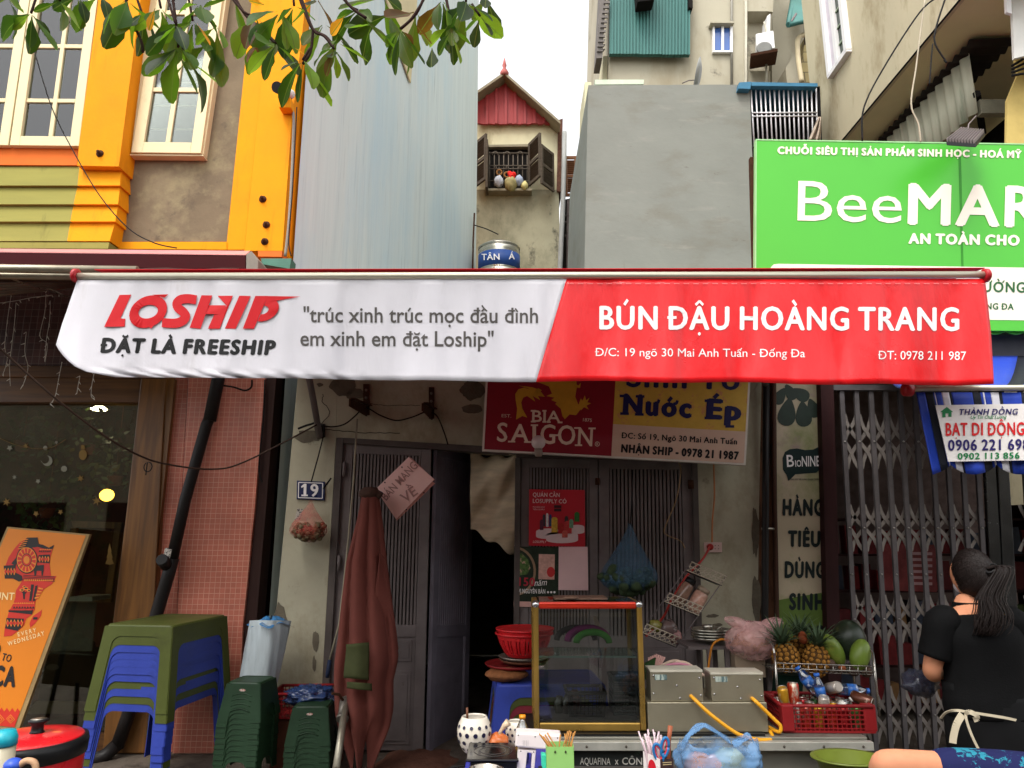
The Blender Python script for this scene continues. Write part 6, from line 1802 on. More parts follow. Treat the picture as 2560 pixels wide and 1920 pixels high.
# stack at the pink tiles, seen corner on
A2,B2_,C2=P(287,1555,5.35),P(443,1568,4.95),P(565,1535,5.62)
ztop=1.2
B2_=PZ(443,1568,ztop);
ang=-0.15
ctr=Vector((-2.5,5.44,0))
cols=[M_tgreen,M_tgreen,M_tblue,M_tblue,M_tblue,M_tblue,M_tblue,M_tgreen,M_tblue,M_tgreen,M_tblue]
lbl=['olive green plastic table topmost of the tall stack','second table from top of the tall stack, olive green','uppermost blue table of the tall stack below two green ones','second blue table from the top of the tall stack','third blue table from the top of the tall stack','fourth blue table from the top of the tall stack','blue table just above the middle green one in the tall stack','green table lying between blue ones low in the tall stack','single blue table between the two low green ones','lowest green table of the tall stack','bottom blue table carrying the tall stack']
dims=(0.50,0.68,0.55,0.05,0.075,0.075,0.06,0.04)
TZ=ztop
for i,(m,lb)in enumerate(zip(cols,lbl)):
    place_shell('plastic_table',lb,'table','tables in the tall stack by the pink tiles',m,(ctr.x+rnd.uniform(-0.004,0.004),ctr.y+rnd.uniform(-0.004,0.004),TZ-dims[2]-i*0.044 if i==0 else TZ-dims[2]-0.058-(i-1)*0.0465),ang+rnd.uniform(-0.006,0.006),dims)
# blue table stack behind the glass case
c5=Vector((P(1368,1712,5.0).x,5.05,0));zt5=P(1300,1712,4.78).z
for i,(m,lb)in enumerate(((M_tblue,'blue plastic table on top of the stack behind the glass case'),(M_tgreen,'green table directly under the blue one behind the glass case'),(M_tmar,'maroon table between two green ones behind the glass case'),(M_tgreen,'lower green table of the stack behind the glass case'),(M_tmar,'lowest maroon table of the stack behind the glass case'))):
    place_shell('plastic_table',lb,'table','tables stacked behind the glass case',m,(c5.x,c5.y,zt5-0.5-i*0.046),0.06,(0.68,0.5,0.5,0.06,0.075,0.09,0.07,0.04))
# green stools
def stool_stack(px,py,Y,n,w,rz,words):
    p=P(px,py,Y)
    hh=0.25
    for i in range(n):
        lb='%s green stool of the %s'%(['topmost dark','second dark','third dark','fourth dark','fifth dark','sixth dark','seventh dark','eighth dark','ninth dark','tenth dark','eleventh dark'][i]if i<n-1 else 'lowest visible dark',words)
        place_shell('plastic_stool',lb,'stool','stools in the '+words,M_sgreen,(p.x+rnd.uniform(-0.004,0.004),Y+0.13,p.z-hh-i*0.034),rz+rnd.uniform(-0.02,0.02),(w,w,hh,0.035,0.16,0.06,0.04,0.035),logo=i in(0,1,3),ribs=i==0)
stool_stack(612,1706,5.2,11,0.235,-0.12,'taller stool stack between tables and basket')
stool_stack(772,1766,5.3,8,0.235,0.05,'lower stool stack in front of the red basket')
# ---------------------------------------------------------------- rolled plastic, red basket
t=thing('plastic_roll','milky plastic bag roll leaning in the alley corner','bag',P(650,1740,5.75))
def f(u,v):
    y=lerp(1552,1760,v);cx=lerp(676,632,v);w=lerp(50,44,v)*(1-0.35*max(0,v-0.8)*5*0.4)
    a=2*math.pi*u
    k=1+0.05*math.cos(a*5+v*2)+0.03*math.sin(a*11+v*7)-0.3*math.exp(-((a-4.6-0.15*v)/0.16)**2)
    p=P(cx+w*math.cos(a)*k,y-6*math.sin(a),5.72);p.y-=math.sin(a)*0.12*k
    return p
o=MB();o.grid(f,48,24,closed=True);o.obj('wrapped_roll',mat('milky_plastic',(176,186,190),0.3,var=0.15,scale=6,stretch=(3,3,0.5),bump=0.3,bscale=16),t)
o=MB()
def f(u,v):
    a=2*math.pi*u;r=lerp(48,8,v)*(1+0.2*math.sin(a*5+v*4)+0.1*math.sin(a*11));p=P(678+r*math.cos(a),lerp(1560,1544,v)+6*math.sin(a*5+1),5.7);p.y-=math.sin(a)*r*0.0026;return p
o.grid(f,30,6,closed=True);o.obj('blue_bag_top',film_mat('blue_film',(60,120,170),0.8),t)
def basket(name,label,c,w,d,h,m,rz=0.0,nx=12,nz=4,wall=0.006,parts=True,flare=0.0,y0hole=0.25):
    """open crate with a true lattice on four sides"""
    t=thing(name,label,name.split('_')[-1],c)
    q=Euler((0,0,rz)).to_matrix();c=Vector(c)
    def lat(L,off,sideways):
        o=MB()
        def pt(u,z,th):
            k=1+flare*(z/h)
            x,y=u*L/2*k,off*k
            v=Vector((x,y+th,z))if not sideways else Vector((y+th,x,z))
            return c+q@v
        for i in range(nx+1):
            u=lerp(-1,1,i/nx);du=0.19/nx if 0<i<nx else 1.0/nx
            u0,u1=max(-1,u-du),min(1,u+du)
            o.prism([pt(u0,0,0),pt(u1,0,0),pt(u1,h,0),pt(u0,h,0)],pt(0,0,wall)-pt(0,0,0))
        for j in range(nz+1):
            z=h*j/nz;dz=h*0.02 if 0<j<nz else h*0.07
            z0,z1=max(0,z-dz),min(h,z+dz)
            o.prism([pt(-1,z0,-0.001),pt(1,z0,-0.001),pt(1,z1,-0.001),pt(-1,z1,-0.001)],(pt(0,0,wall)-pt(0,0,0))*1.3)
        return o
    for L,off,s in((w,-d/2,False),(w,d/2,False),(d,-w/2,True),(d,w/2,True)):lat(L,off,s).obj('lattice_side',m,t)
    o=MB();o.box(c+Vector((0,0,0.006)),(w*0.98,d*0.98,0.01),q);o.obj('bottom',m,t)
    o=MB();k=1+flare
    ring=[c+q@Vector((sx*w/2*k,sy*d/2*k,h))for sx,sy in((-1,-1),(1,-1),(1,1),(-1,1),(-1,-1))]
    for a,b in zip(ring,ring[1:]):o.tube([a,b],0.011,6)
    o.obj('rim',m,t)
    return t
M_redp=mat('red_basket_plastic',(128,26,29),0.45,var=0.12,scale=6)
bc=P(762,1800,5.62)
basket('red_basket','red perforated plastic basket behind the lower green stools',(bc.x,5.75,P(762,1796,5.6).z),0.52,0.32,0.17,M_redp,0.05,18,5)
o=MB();o.box((bc.x,5.75,(P(762,1796,5.6).z+ZP)/2-0.004),(0.48,0.26,P(762,1796,5.6).z-ZP-0.01));tag(o.obj('wooden_box',mat('brown_box',(90,52,38),0.8,var=0.3),bevel=0.01),'brown box hidden under the red perforated basket','box')
o=MB();o.ball(P(780,1742,5.6),(0.17,0.12,0.065),fn=lambda u:1+0.4*noise.noise(u*2.6)+0.3*abs(noise.noise(u*6))+0.2*abs(noise.noise(u*14)),n=64,m=36);tag(o.obj('crumpled_bag',film_mat('navy_film',(36,56,96),0.85,0.3)),'crumpled navy plastic bag lying on the red basket','bag')
# ---------------------------------------------------------------- colanders on the blue tables
zt=zt5+0.002
cx=P(1300,1700,5.0).x
o=MB();o.lathe([(0.001,0.0),(0.18,0.0),(0.2,0.015),(0.205,0.015),(0.19,-0.002)],(cx-0.03,5.02,zt+0.075),32);tag(o.obj('red_tray',M_redp),'flat red tray lying over the brown bag','tray')
o=MB();o.ball((cx-0.09,4.92,zt+0.035),(0.15,0.12,0.042),fn=lambda u:1+0.3*noise.noise(u*3+Vector((4,0,0)))+0.12*noise.noise(u*9));tag(o.obj('brown_bag',mat('brown_bag_paper',(132,84,52),0.7,var=0.4,scale=16,bump=0.5),subd=1),'crinkled brown bag on the blue table by the glass case','bag')
for i,(r,z,m,lb)in enumerate(((0.165,0.095,mat('brown_tray',(110,70,52),0.6),'brown round tray under the red colanders'),(0.168,0.115,mat('steel_tray',(150,140,130),0.35,metal=0.7),'dull steel round tray just under the red colanders'))):
    o=MB();o.lathe([(0.001,0),(r*0.85,0),(r,0.016),(r+0.006,0.016),(r*0.87,-0.004)],(cx+0.03,5.05,zt+z),32);tag(o.obj('round_tray',m),lb,'tray')
M_col=mat('colander_red',(196,28,34),0.4,var=0.1)
def colander(c,r,h,label):
    t=thing('colander',label,'colander',c)
    o=MB();n_=36;vs_=[]
    prof=[(0.6,0),(0.72,0.15),(0.82,0.35),(0.9,0.55),(0.95,0.75),(0.98,0.92)]
    for j in range(len(prof)-1):
        for k in range(n_):
            if j in(1,2,3)and k%2:
                a0,a1=2*math.pi*(k+0.3)/n_,2*math.pi*(k+0.7)/n_
            else:
                a0,a1=2*math.pi*k/n_,2*math.pi*(k+1)/n_
            (r0,z0),(r1,z1)=prof[j],prof[j+1]
            o.face([Vector(c)+Vector((r*rr_*math.cos(a),r*rr_*math.sin(a),h*z))for rr_,z,a in((r0,z0,a0),(r0,z0,a1),(r1,z1,a1),(r1,z1,a0))])
    o.obj('perforated_bowl',M_col,t,solid=0.003)
    o=MB();o.lathe([(r*0.97,h*0.9),(r*1.06,h*0.93),(r*1.07,h),(r*1.0,h*1.0),(r*0.965,h*0.97)],c,40);o.obj('rim',M_col,t)
    return t
colander((cx+0.03,5.05,zt+0.13),0.185,0.15,'lower red colander of the two nested ones')
colander((cx+0.035,5.05,zt+0.158),0.185,0.15,'upper red colander nested in another one')
# ---------------------------------------------------------------- the food cart
YCt=4.3
zc=P(1500,1843,YCt).z
x0c,x1c=P(1322,1843,YCt).x,P(2170,1862,YCt).x
ct=thing('food_cart','grey steel food cart carrying glass case and fryers','cart',((x0c+x1c)/2,4.7,ZP))
M_galv=mat('galvanised_grey',(136,134,124),0.42,metal=0.55,var=0.18,scale=3,stretch=(1,1,4),stain=[((96,90,80),5,0.6,0.75,(1,1,1))])
o=MB();o.box(((x0c+x1c)/2,4.74,zc-0.025),(x1c-x0c,0.88,0.05));o.obj('counter_top',M_galv,ct,bevel=0.004)
o=MB();o.box(((x0c+x1c)/2,4.27,zc-0.035),(x1c-x0c+0.02,0.04,0.045));o.obj('front_rail',mat('pale_angle_rail',(176,174,164),0.4,metal=0.4,var=0.2,scale=9),ct,bevel=0.003)
o=MB();o.box(((x0c+x1c)/2,4.34,(zc-0.06+0.25)/2+0.0),(x1c-x0c-0.04,0.03,zc-0.06-0.25));o.box((x0c+0.03,4.75,(zc-0.06+0.25)/2),(0.03,0.78,zc-0.31));o.box((x1c-0.03,4.75,(zc-0.06+0.25)/2),(0.03,0.78,zc-0.31));o.obj('body_panel',M_galv,ct)
for k in range(4):
    o=MB();xx=(x0c+0.1,x1c-0.1)[k%2];yy=(4.42,5.05)[k//2];o.tube([(xx,yy,0.27),(xx,yy,ZP+0.01)],0.025,8);o.obj('leg',M_rust,ct)
o=MB()
for i in range(9):o.lathe([(0.007,0),(0.007,0.003),(0.003,0.005)],(lerp(x0c+0.1,x1c-0.05,i/8),4.25,zc-0.035),8,axis=(0,-1,0))
o.obj('rivets',mat('rivet_dark',(90,84,76),0.4,metal=0.7),ct)
def cs(px,py):return P(px,py,4.318)
o=MB();o.prism([P(1432,1867,4.318),P(1612,1868,4.318),P(1610,2050,4.318),P(1430,2050,4.318)],(0,0.006,0));bo=o.obj('black_board',mat('chalk_board',(38,42,40),0.55,var=0.35,scale=9,stain=[((82,110,90),7,0.62,0.72,(1,1,1))]),ct)
o=MB();text(o,'AQUAFINA',(1450,1911),(1526,1912),17,cs,0,lead=0.003);text(o,'x',(1537,1911),(1546,1911),17,cs,1,lead=0.003);text(o,'CÔNG',(1555,1911),(1622,1912),17,cs,1,lead=0.003);o.obj('lettering',mat('chalk_white',(206,202,192),0.7),ct)
t=thing('black_mat','black rubber mat lying under glass case and fryers','mat',(1.3,4.6,zc))
o=MB();o.box(((x0c+P(1925,1843,YCt).x)/2-0.02,4.68,zc+0.006),(P(1925,1843,YCt).x-x0c,0.72,0.01));o.obj('sheet',M_black,t)
zc+=0.012
# glass case
YGc=4.36
gc=thing('glass_case','gold framed glass display case with red light strip on the cart','display case',P(1471,1835,YGc))
M_goldal=mat('gold_aluminium',(186,148,74),0.3,metal=0.75,var=0.2,scale=5,stretch=(1,1,0.5))
gx0,gx1=P(1334,1700,YGc).x,P(1612,1700,YGc).x
gz0,gz1=zc,P(1470,1505,YGc).z
gd=0.42
o=MB();pw=0.032
for x in(gx0+pw/2,gx1-pw/2):
    for y in(YGc+pw/2,YGc+gd-pw/2):o=MB();o.box((x,y,(gz0+gz1)/2),(pw,pw,gz1-gz0-0.01));o.obj('corner_post',M_goldal,gc,bevel=0.008)
o=MB()
for y in(YGc+0.018,YGc+gd-0.018):o.box(((gx0+gx1)/2,y,gz0+0.024),(gx1-gx0-2*pw-0.002,0.03,0.045))
for x in(gx0+0.018,gx1-0.018):o.box((x,YGc+gd/2,gz0+0.024),(0.03,gd-2*pw-0.002,0.045));o.box((x,YGc+gd/2,gz1-0.02),(0.03,gd-2*pw-0.002,0.035))
o.box(((gx0+gx1)/2,YGc+gd-0.018,gz1-0.02),(gx1-gx0-2*pw-0.002,0.03,0.035))
o.obj('rail_frame',M_goldal,gc,bevel=0.006)
o=MB();o.box(((gx0+gx1)/2,YGc+0.016,gz1-0.02),(gx1-gx0-2*pw-0.002,0.028,0.04));o.obj('red_strip',mat('red_strip',(206,52,30),0.3,metal=0.3,var=0.25,scale=3,stretch=(1,1,16)),gc,bevel=0.01)
o=MB()
for x in(gx0+pw/2,gx1-pw/2):o.ball((x,YGc+pw/2,gz1-0.016),(0.024,0.024,0.024),n=12,m=8)
o.obj('corner_cap',mat('chrome',(190,190,190),0.15,metal=0.9),gc)
M_case=glass_mat('case_glass',(244,248,245),0.03)
o=MB();o.box(((gx0+gx1)/2,YGc+0.02,(gz0+gz1)/2),(gx1-gx0-2*pw,0.004,gz1-gz0-0.09));o.obj('front_glass',M_case,gc)
o=MB()
for x in(gx0+0.016,gx1-0.016):o.box((x,YGc+gd/2,(gz0+gz1)/2),(0.004,gd-2*pw,gz1-gz0-0.09))
o.box(((gx0+gx1)/2,YGc+gd/2,gz1-0.004),(gx1-gx0-0.06,gd-0.06,0.005));o.obj('side_glass',M_case,gc)
zs=P(1470,1640,YGc+0.1).z
o=MB();o.box(((gx0+gx1)/2,YGc+gd/2+0.02,zs),(gx1-gx0-2*pw,gd-0.1,0.012));o.obj('glass_shelf',mat('shelf_glass',(130,150,140),0.1,trans=0.3,coat=0.5),gc)
o=MB();o.box(((gx0+gx1)/2,YGc+gd/2,gz0+0.05),(gx1-gx0-2*pw,gd-0.08,0.006));o.obj('floor_sheet',M_grey_metal,gc)
# arcs on the upper shelf
def half_ring(px,py,Y,R_,r,m,name,lb):
    c_=P(px,py,Y);o=MB();o.tube([c_+Vector((R_*math.cos(a),0.0,R_*0.62*math.sin(a)))for a in[math.pi*k/20 for k in range(21)]],r,10)
    return tag(o.obj(name,m),lb,'headband','soft bands on the upper shelf')
half_ring(1470,1603,4.62,0.125,0.022,mat('purple_cloth',(110,40,88),0.8,var=0.2),'soft_band','purple curved band on the upper shelf of the glass case')
half_ring(1482,1607,4.56,0.10,0.02,mat('grass_green_cloth',(58,110,44),0.8,var=0.2),'soft_band','bright green curved band on the upper shelf of the glass case')
half_ring(1440,1600,4.68,0.12,0.018,mat('dark_grey_cloth',(60,54,54),0.8,var=0.2),'soft_band','dark grey curved band behind the purple one')
o=MB();o.pp([(1484,1543),(1492,1541),(1504,1575),(1490,1578)],4.66,0.02);tag(o.obj('paper_cone',mat('pale_card',(196,176,164),0.7)),'pale upright card behind the curved bands in the case','card')
basket('black_basket','black plastic basket standing at the bottom of the glass case',(P(1470,1720,4.55).x-0.02,4.56,gz0+0.056),0.2,0.2,0.13,M_black,0.0,9,4,flare=0.12)
basket('grey_basket','tall dark mesh basket at the right inside the glass case',(P(1572,1740,4.55).x-0.03,4.6,gz0+0.056),0.14,0.2,0.2,mat('dark_grey_plastic',(60,62,62),0.5),0.0,8,8)
for k,(px,dy,z,l)in enumerate(((1420,0.1,0.1,0.1),(1440,0.14,0.1,0.12),(1400,0.12,0.1,0.09))):
    o=MB();p=Vector((P(px,1700,4.5).x,4.46+dy,gz0+0.055));o.lathe([(0.03,0),(0.034,l*0.6),(0.02,l*0.8),(0.02,l),(0.001,l)],p,14);tag(o.obj('sauce_bottle',mat('dark_sauce_%d'%k,((40,30,28),(70,30,24),(46,44,34))[k],0.3)),('dark sauce bottle in the middle left of the glass case','reddish sauce bottle beside the black basket','dim olive sauce bottle nearest the left gold post')[k],'bottle','sauce bottles in the glass case')
t=thing('clutter_strip','folded plastic sheet lying on top of the glass case','sheet',(1,4.5,gz1))
o=MB();o.box((P(1450,1497,4.55).x,4.58,gz1+0.008),(0.32,0.2,0.01));o.ball((P(1428,1490,4.5).x,4.5,gz1+0.014),(0.05,0.04,0.014));o.obj('sheet',mat('brown_sheet',(120,92,76),0.5,var=0.4,scale=12),t)
# fryers
YFy=4.36
fr=thing('double_fryer','stainless steel double fryer with yellow cables on the cart','fryer',P(1770,1846,YFy))
M_st=mat('fryer_steel',(168,160,138),0.34,metal=0.7,var=0.14,scale=2.5,stretch=(1,1,1),bump=0.06,bscale=90,stain=[((110,100,84),3,0.56,0.72,(1,1,1))])
fx0,fx1=P(1620,1800,YFy).x,P(1920,1800,YFy).x
zb1=P(1700,1756,YFy).z
o=MB();o.box(((fx0+fx1)/2,YFy+0.2,(zc+zb1)/2),(fx1-fx0,0.4,zb1-zc));o.obj('tank_body',M_st,fr,bevel=0.004)
M_edge=mat('bright_edge',(214,208,190),0.4,metal=0.3)
for k,(a,b,ty)in enumerate(((1628,1759,1681),(1780,1911,1687))):
    xa2,xb2=P(a,1720,YFy).x,P(b,1720,YFy).x;z2=P(1700,ty,YFy).z
    o=MB();o.box(((xa2+xb2)/2,YFy+0.085,(zb1+z2)/2+0.001),(xb2-xa2,0.14,z2-zb1-0.002));co=o.obj('control_box',M_st,fr,bevel=0.003)
    o=MB();o.box(((xa2+xb2)/2,YFy+0.084,z2+0.006),(xb2-xa2+0.004,0.145,0.012));o.obj('bright_lid',M_edge,co)
    o=MB()
    for x,z in((0.06,0.88),(0.94,0.8),(0.05,0.28),(0.95,0.22),(0.55,0.12),(0.5,0.55)):o.lathe([(0.006,0),(0.006,0.003),(0.002,0.005)],(lerp(xa2,xb2,x),YFy+0.0145,lerp(zb1,z2,z)),8,axis=(0,-1,0))
    o.obj('screws',mat('chrome',(190,190,190),0.15,metal=0.9),co)
    o=MB();o.box((lerp(xa2,xb2,0.2),YFy+0.0138,lerp(zb1,z2,0.82)),(0.07,0.002,0.03));o.obj('label_plate',mat('faded_label',(170,180,170),0.5,stain=[((90,110,110),60,0.5,0.56,(1,1,0.1))]),co)
M_yc=mat('yellow_cable',(226,160,30),0.4)
def ycab(pts,lb):
    o=MB();o.tube(smooth_path([P(x,y,Y)for x,y,Y in pts]),0.0105,8);o.obj('yellow_cable',M_yc,fr)
ycab([(1727,1740,4.375),(1740,1752,4.33),(1775,1785,4.3),(1836,1830,4.28),(1877,1846,4.27),(1917,1850,4.29),(1932,1844,4.33),(1924,1826,4.38)],'')
ycab([(1880,1746,4.375),(1892,1756,4.33),(1938,1801,4.32),(1951,1815,4.32),(1948,1830,4.33),(1922,1818,4.4)],'')
# hoses behind the fryers
for k,(pts,m,lb)in enumerate(((((1628,1690),(1650,1672),(1690,1660),(1730,1668),(1752,1688)),mat('pink_hose',(186,120,140),0.5),'pink hose arching behind the left fryer box'),(((1640,1690),(1670,1676),(1705,1676),(1735,1690)),mat('pink_hose',(186,120,140),0.5),'lower pink hose arching behind the left fryer box'),(((1680,1668),(1695,1656),(1720,1660),(1760,1690)),mat('cream_hose',(206,180,160),0.5),'cream hose arching over the pink ones'),(((1620,1692),(1648,1668),(1690,1652),(1722,1672)),mat('cream_hose',(206,180,160),0.5),'cream hose bending down towards the glass case'))):
    cable([P(x,y,4.62+0.03*k)for x,y in pts],0.011,m,lb,'hose','hose')
o=MB()
for i in range(9):o.tube([P(1620+i*2,1690,4.7),P(1622+i*5,1635+abs(i-4)*2,4.72)],0.006,5)
tag(o.obj('straw_bunch',mat('pinkish_straws',(206,160,150),0.5)),'bunch of pinkish sticks standing between case and fryer','sticks')
o=MB();o.pp([(1614,1700),(1612,1660),(1640,1645),(1636,1668),(1622,1690)],4.66,0.03);tag(o.obj('green_leaf',mat('dark_leaf_green',(50,76,40),0.6)),'green leafy tuft poking out beside the gold post','leaf')
# stand with trays behind, pink bag, carton
st=thing('side_stand','dark stand behind the fryers holding steel trays','stand',P(1790,1850,5.3))
o=MB();o.box((P(1800,1606,5.2).x,5.25,P(1800,1606,5.2).z-0.02),(0.5,0.34,0.02));o.obj('shelf',M_grey_metal,st)
for px in(1762,1805,1905):
    for yy in(5.1,5.4):
        o=MB();x_=P(px,1606,5.2).x;o.box((x_,yy,(P(1800,1606,5.2).z-0.03+ZP)/2),(0.03,0.03,P(1800,1606,5.2).z-0.03-ZP));o.obj('leg',M_grey_metal,st)
for k in range(4):
    o=MB();c_=P(1782,1600-7*k,5.18);o.lathe([(0.001,0),(0.12,0),(0.132,0.012),(0.138,0.012),(0.122,-0.004)],c_+Vector((0,0.07,0)),28,sx=0.95);tag(o.obj('steel_tray',M_steel),('lowest steel tray of the pile beside the pink bag','second steel tray from below in the pile','third steel tray from below in the pile','uppermost steel tray of the pile beside the pink bag')[k],'tray','steel trays piled beside the pink bag')
o=MB();c_=P(1770,1574,5.15);o.lathe([(0.03,0),(0.035,0.03),(0.03,0.032),(0.025,0.005)],c_,14);o.tube([P(1790,1575,5.12),P(1800,1568,5.1),P(1808,1576,5.12)],0.006,6);tag(o.obj('steel_cup',M_steel),'small steel cup standing on the tray pile','cup')
cable([P(x,y,5.08)for x,y in((1822,1601),(1800,1599),(1782,1612),(1775,1640),(1770,1680),(1769,1716))],0.008,mat('orange_cable',(206,130,40),0.5),'orange cable looping down beside the steel trays','cable','cable')
o=MB();o.box(P(1876,1664,5.0)+Vector((0,0.1,0)),(0.2,0.2,0.15));tag(o.obj('carton',mat('grey_carton',(150,132,112),0.85,var=0.15),bevel=0.004),'greyish carton below the pink plastic bag','carton')
def bag_fn(seed,amp=0.3):
    return lambda u:1+amp*noise.noise(u*2.2+Vector((seed,0,0)))+amp*0.6*abs(noise.noise(u*6+Vector((0,seed,0))))+amp*0.5*abs(noise.noise(u*12+Vector((0,0,seed))))
def sack(u):
    ph=math.atan2(u.y,u.x)
    return 1+0.12*noise.noise(u*1.8)+0.055*abs(math.sin(ph*9+4*noise.noise(u*2.2)))+0.05*abs(noise.noise(u*7))+0.03*abs(noise.noise(u*15))
M_pinkf=film_mat('pink_film',(240,190,186),0.4,0.14)
t=thing('pink_bag','bulging translucent pink plastic bag on the carton','bag',P(1880,1640,5.0))
o=MB();o.ball(P(1884,1600,5.0),(0.175,0.13,0.115),fn=sack,n=96,m=50);o.ball(P(1850,1560,5.0),(0.1,0.05,0.035),Euler((0,0.35,0)),fn=sack,n=60,m=30);o.ball(P(1925,1562,5.02),(0.09,0.05,0.04),Euler((0,-0.25,0)),fn=sack,n=60,m=30);o.obj('film',M_pinkf,t)
o=MB();o.ball(P(1884,1604,5.0),(0.13,0.09,0.07),fn=bag_fn(3,0.3),n=20,m=12);o.obj('filling',mat('noodle_fill',(190,140,116),0.8,var=0.4,scale=20),t)
# spice rack hanging askew
YSp=5.55
sr=thing('spice_rack','metal spice rack with scroll edges hanging askew by the doors','rack',P(1690,1640,YSp))
ax=Vector((0.924,0.383));dn=Vector((-0.5,0.866))
def SR(u,v):
    q=Vector((1752,1412))+ax*u+dn*v
    return(q.x,q.y)
M_scroll=mat('scroll_metal',(190,176,156),0.4,metal=0.4,var=0.15)
for k,(v,uo)in enumerate(((2,-24),(96,-34),(190,-44))):
    o=MB();u0,u1=uo,uo+96-k*2
    for y,w in((v,1.6),(v+12,1.2),(v+24,1.8)):
        o.tube([P(*SR(u0,y),YSp-0.1),P(*SR(u1,y),YSp-0.1)],0.004 if w>1.5 else 0.003,5)
    n_=7
    for i in range(n_):
        c_=lerp(u0,u1,(i+0.5)/n_)
        o.tube([P(*SR(c_+6*math.cos(a),v+6+6*math.sin(a)),YSp-0.1)for a in[2*math.pi*j/10 for j in range(11)]],0.0032,5)
        o.tube([P(*SR(c_-6.5,v+12),YSp-0.1),P(*SR(c_+6.5,v+24),YSp-0.1)],0.0028,4);o.tube([P(*SR(c_+6.5,v+12),YSp-0.101),P(*SR(c_-6.5,v+24),YSp-0.101)],0.0028,4)
    o.obj('scroll_edge',M_scroll,sr)
    o=MB();q_=[P(*SR(u0,v+25),YSp-0.09),P(*SR(u1,v+25),YSp-0.09)];o.prism([q_[0],q_[1],q_[1]+Vector((0,0.16,0)),q_[0]+Vector((0,0.16,0))],(0,0,-0.006));o.obj('shelf',M_black,sr)
o=MB()
for u0,u1 in((-24,-46),(70,50)):
    for dy in(-0.09,0.07):o.tube([P(*SR(u0,0),YSp+dy),P(*SR(u1,216),YSp+dy)],0.004,5)
o.obj('side_wires',M_grey_metal,sr)
def jar(u,v,r,h,body,lid,lb,mlid=True):
    t=thing('spice_jar',lb,'jar',P(*SR(u,v),YSp),'jars in the tilted spice rack')
    a=P(*SR(u,v),YSp-0.02);b=P(*SR(u+0.0,v-h),YSp-0.02);d=(b-a).normalized();L_=(b-a).length
    o=MB();o.lathe([(r*0.9,0),(r,0.008),(r,L_*0.72),(r*0.85,L_*0.8),(r*0.8,L_*0.82)],a,16,axis=d);o.obj('body',body,t)
    if mlid:o=MB();o.lathe([(r*0.86,L_*0.82),(r*0.88,L_),(0.001,L_+0.002)],a,16,axis=d);o.obj('lid',lid,t)
jar(-2,118,0.045,76,mat('brown_spice_jar',(130,100,84),0.2,var=0.4,scale=8,coat=0.4),M_black,'jar with black lid in the middle shelf of the spice rack')
jar(38,117,0.055,66,mat('pink_jar',(196,150,130),0.25,var=0.35,scale=20,coat=0.4),mat('frosted_jar',(150,130,110),0.3),'wide jar with pinkish print right of the black lidded jar')
for k,(u,v,r,lb)in enumerate(((10,190,0.062,'round grey wrapped bundle in the lowest rack shelf'),(34,202,0.05,'pinkish wrapped bundle low in the spice rack'),(-22,196,0.045,'yellowish small bundle at the left of the lowest rack shelf'))):
    o=MB();o.ball(P(*SR(u,v-10),YSp-0.02),(r,r*0.9,r),fn=bag_fn(k+11,0.22),n=20,m=12);tag(o.obj('wrapped_bundle',film_mat('bundle_film_%d'%k,((110,90,86),(170,120,116),(130,124,60))[k],0.85)),lb,'bundle','bundles in the lowest rack shelf')
# ---------------------------------------------------------------- fruit rack and drinks crate
YRk=4.75
rk=thing('wire_rack','chromed wire rack of fruit behind the red drinks crate','rack',P(2065,1770,YRk))
M_chr=mat('rack_chrome',(170,164,156),0.25,metal=0.85,var=0.1)
za,zb_=P(1942,1657,YRk).z,zc-0.01
xL,xR_=P(1941,1700,YRk).x,P(2189,1700,YRk).x
o=MB()
for x in(xL,xR_):
    for yy in(YRk,YRk+0.3):o.tube([(x,yy,zb_),(x,yy,za+(0.06 if yy==YRk else 0.1))],0.008,8)
o.tube(smooth_path([(xL-0.0,YRk,za+0.05),(xL,YRk+0.05,za+0.11),(xL,YRk+0.25,za+0.13),(xL,YRk+0.3,za+0.06)]),0.008,8);o.tube(smooth_path([(xR_,YRk,za+0.05),(xR_,YRk+0.05,za+0.08),(xR_,YRk+0.25,za+0.1),(xR_,YRk+0.3,za+0.06)]),0.008,8)
o.obj('post_frame',M_chr,rk)
o=MB()
for z in(0,-0.032):
    o.tube([(xL,YRk-0.004,za+z),(xR_,YRk-0.004,za-0.02+z)],0.004,6)
for i in range(13):x=lerp(xL,xR_,i/12);o.tube([(x,YRk,za-0.02*i/12),(x,YRk,za-0.05-0.02*i/12),(x,YRk+0.3,za-0.05-0.02*i/12)],0.003,5)
for k in range(5):o.tube([(xL,YRk+0.06*k+0.03,za-0.055),(xR_,YRk+0.06*k+0.03,za-0.075)],0.003,5)
o.obj('wire_basket',M_chr,rk)
M_pine=mat('pineapple_skin',(168,118,52),0.7,var=0.3,scale=12)
M_pleaf=mat('pineapple_leaf',(74,92,66),0.6,var=0.3,scale=12)
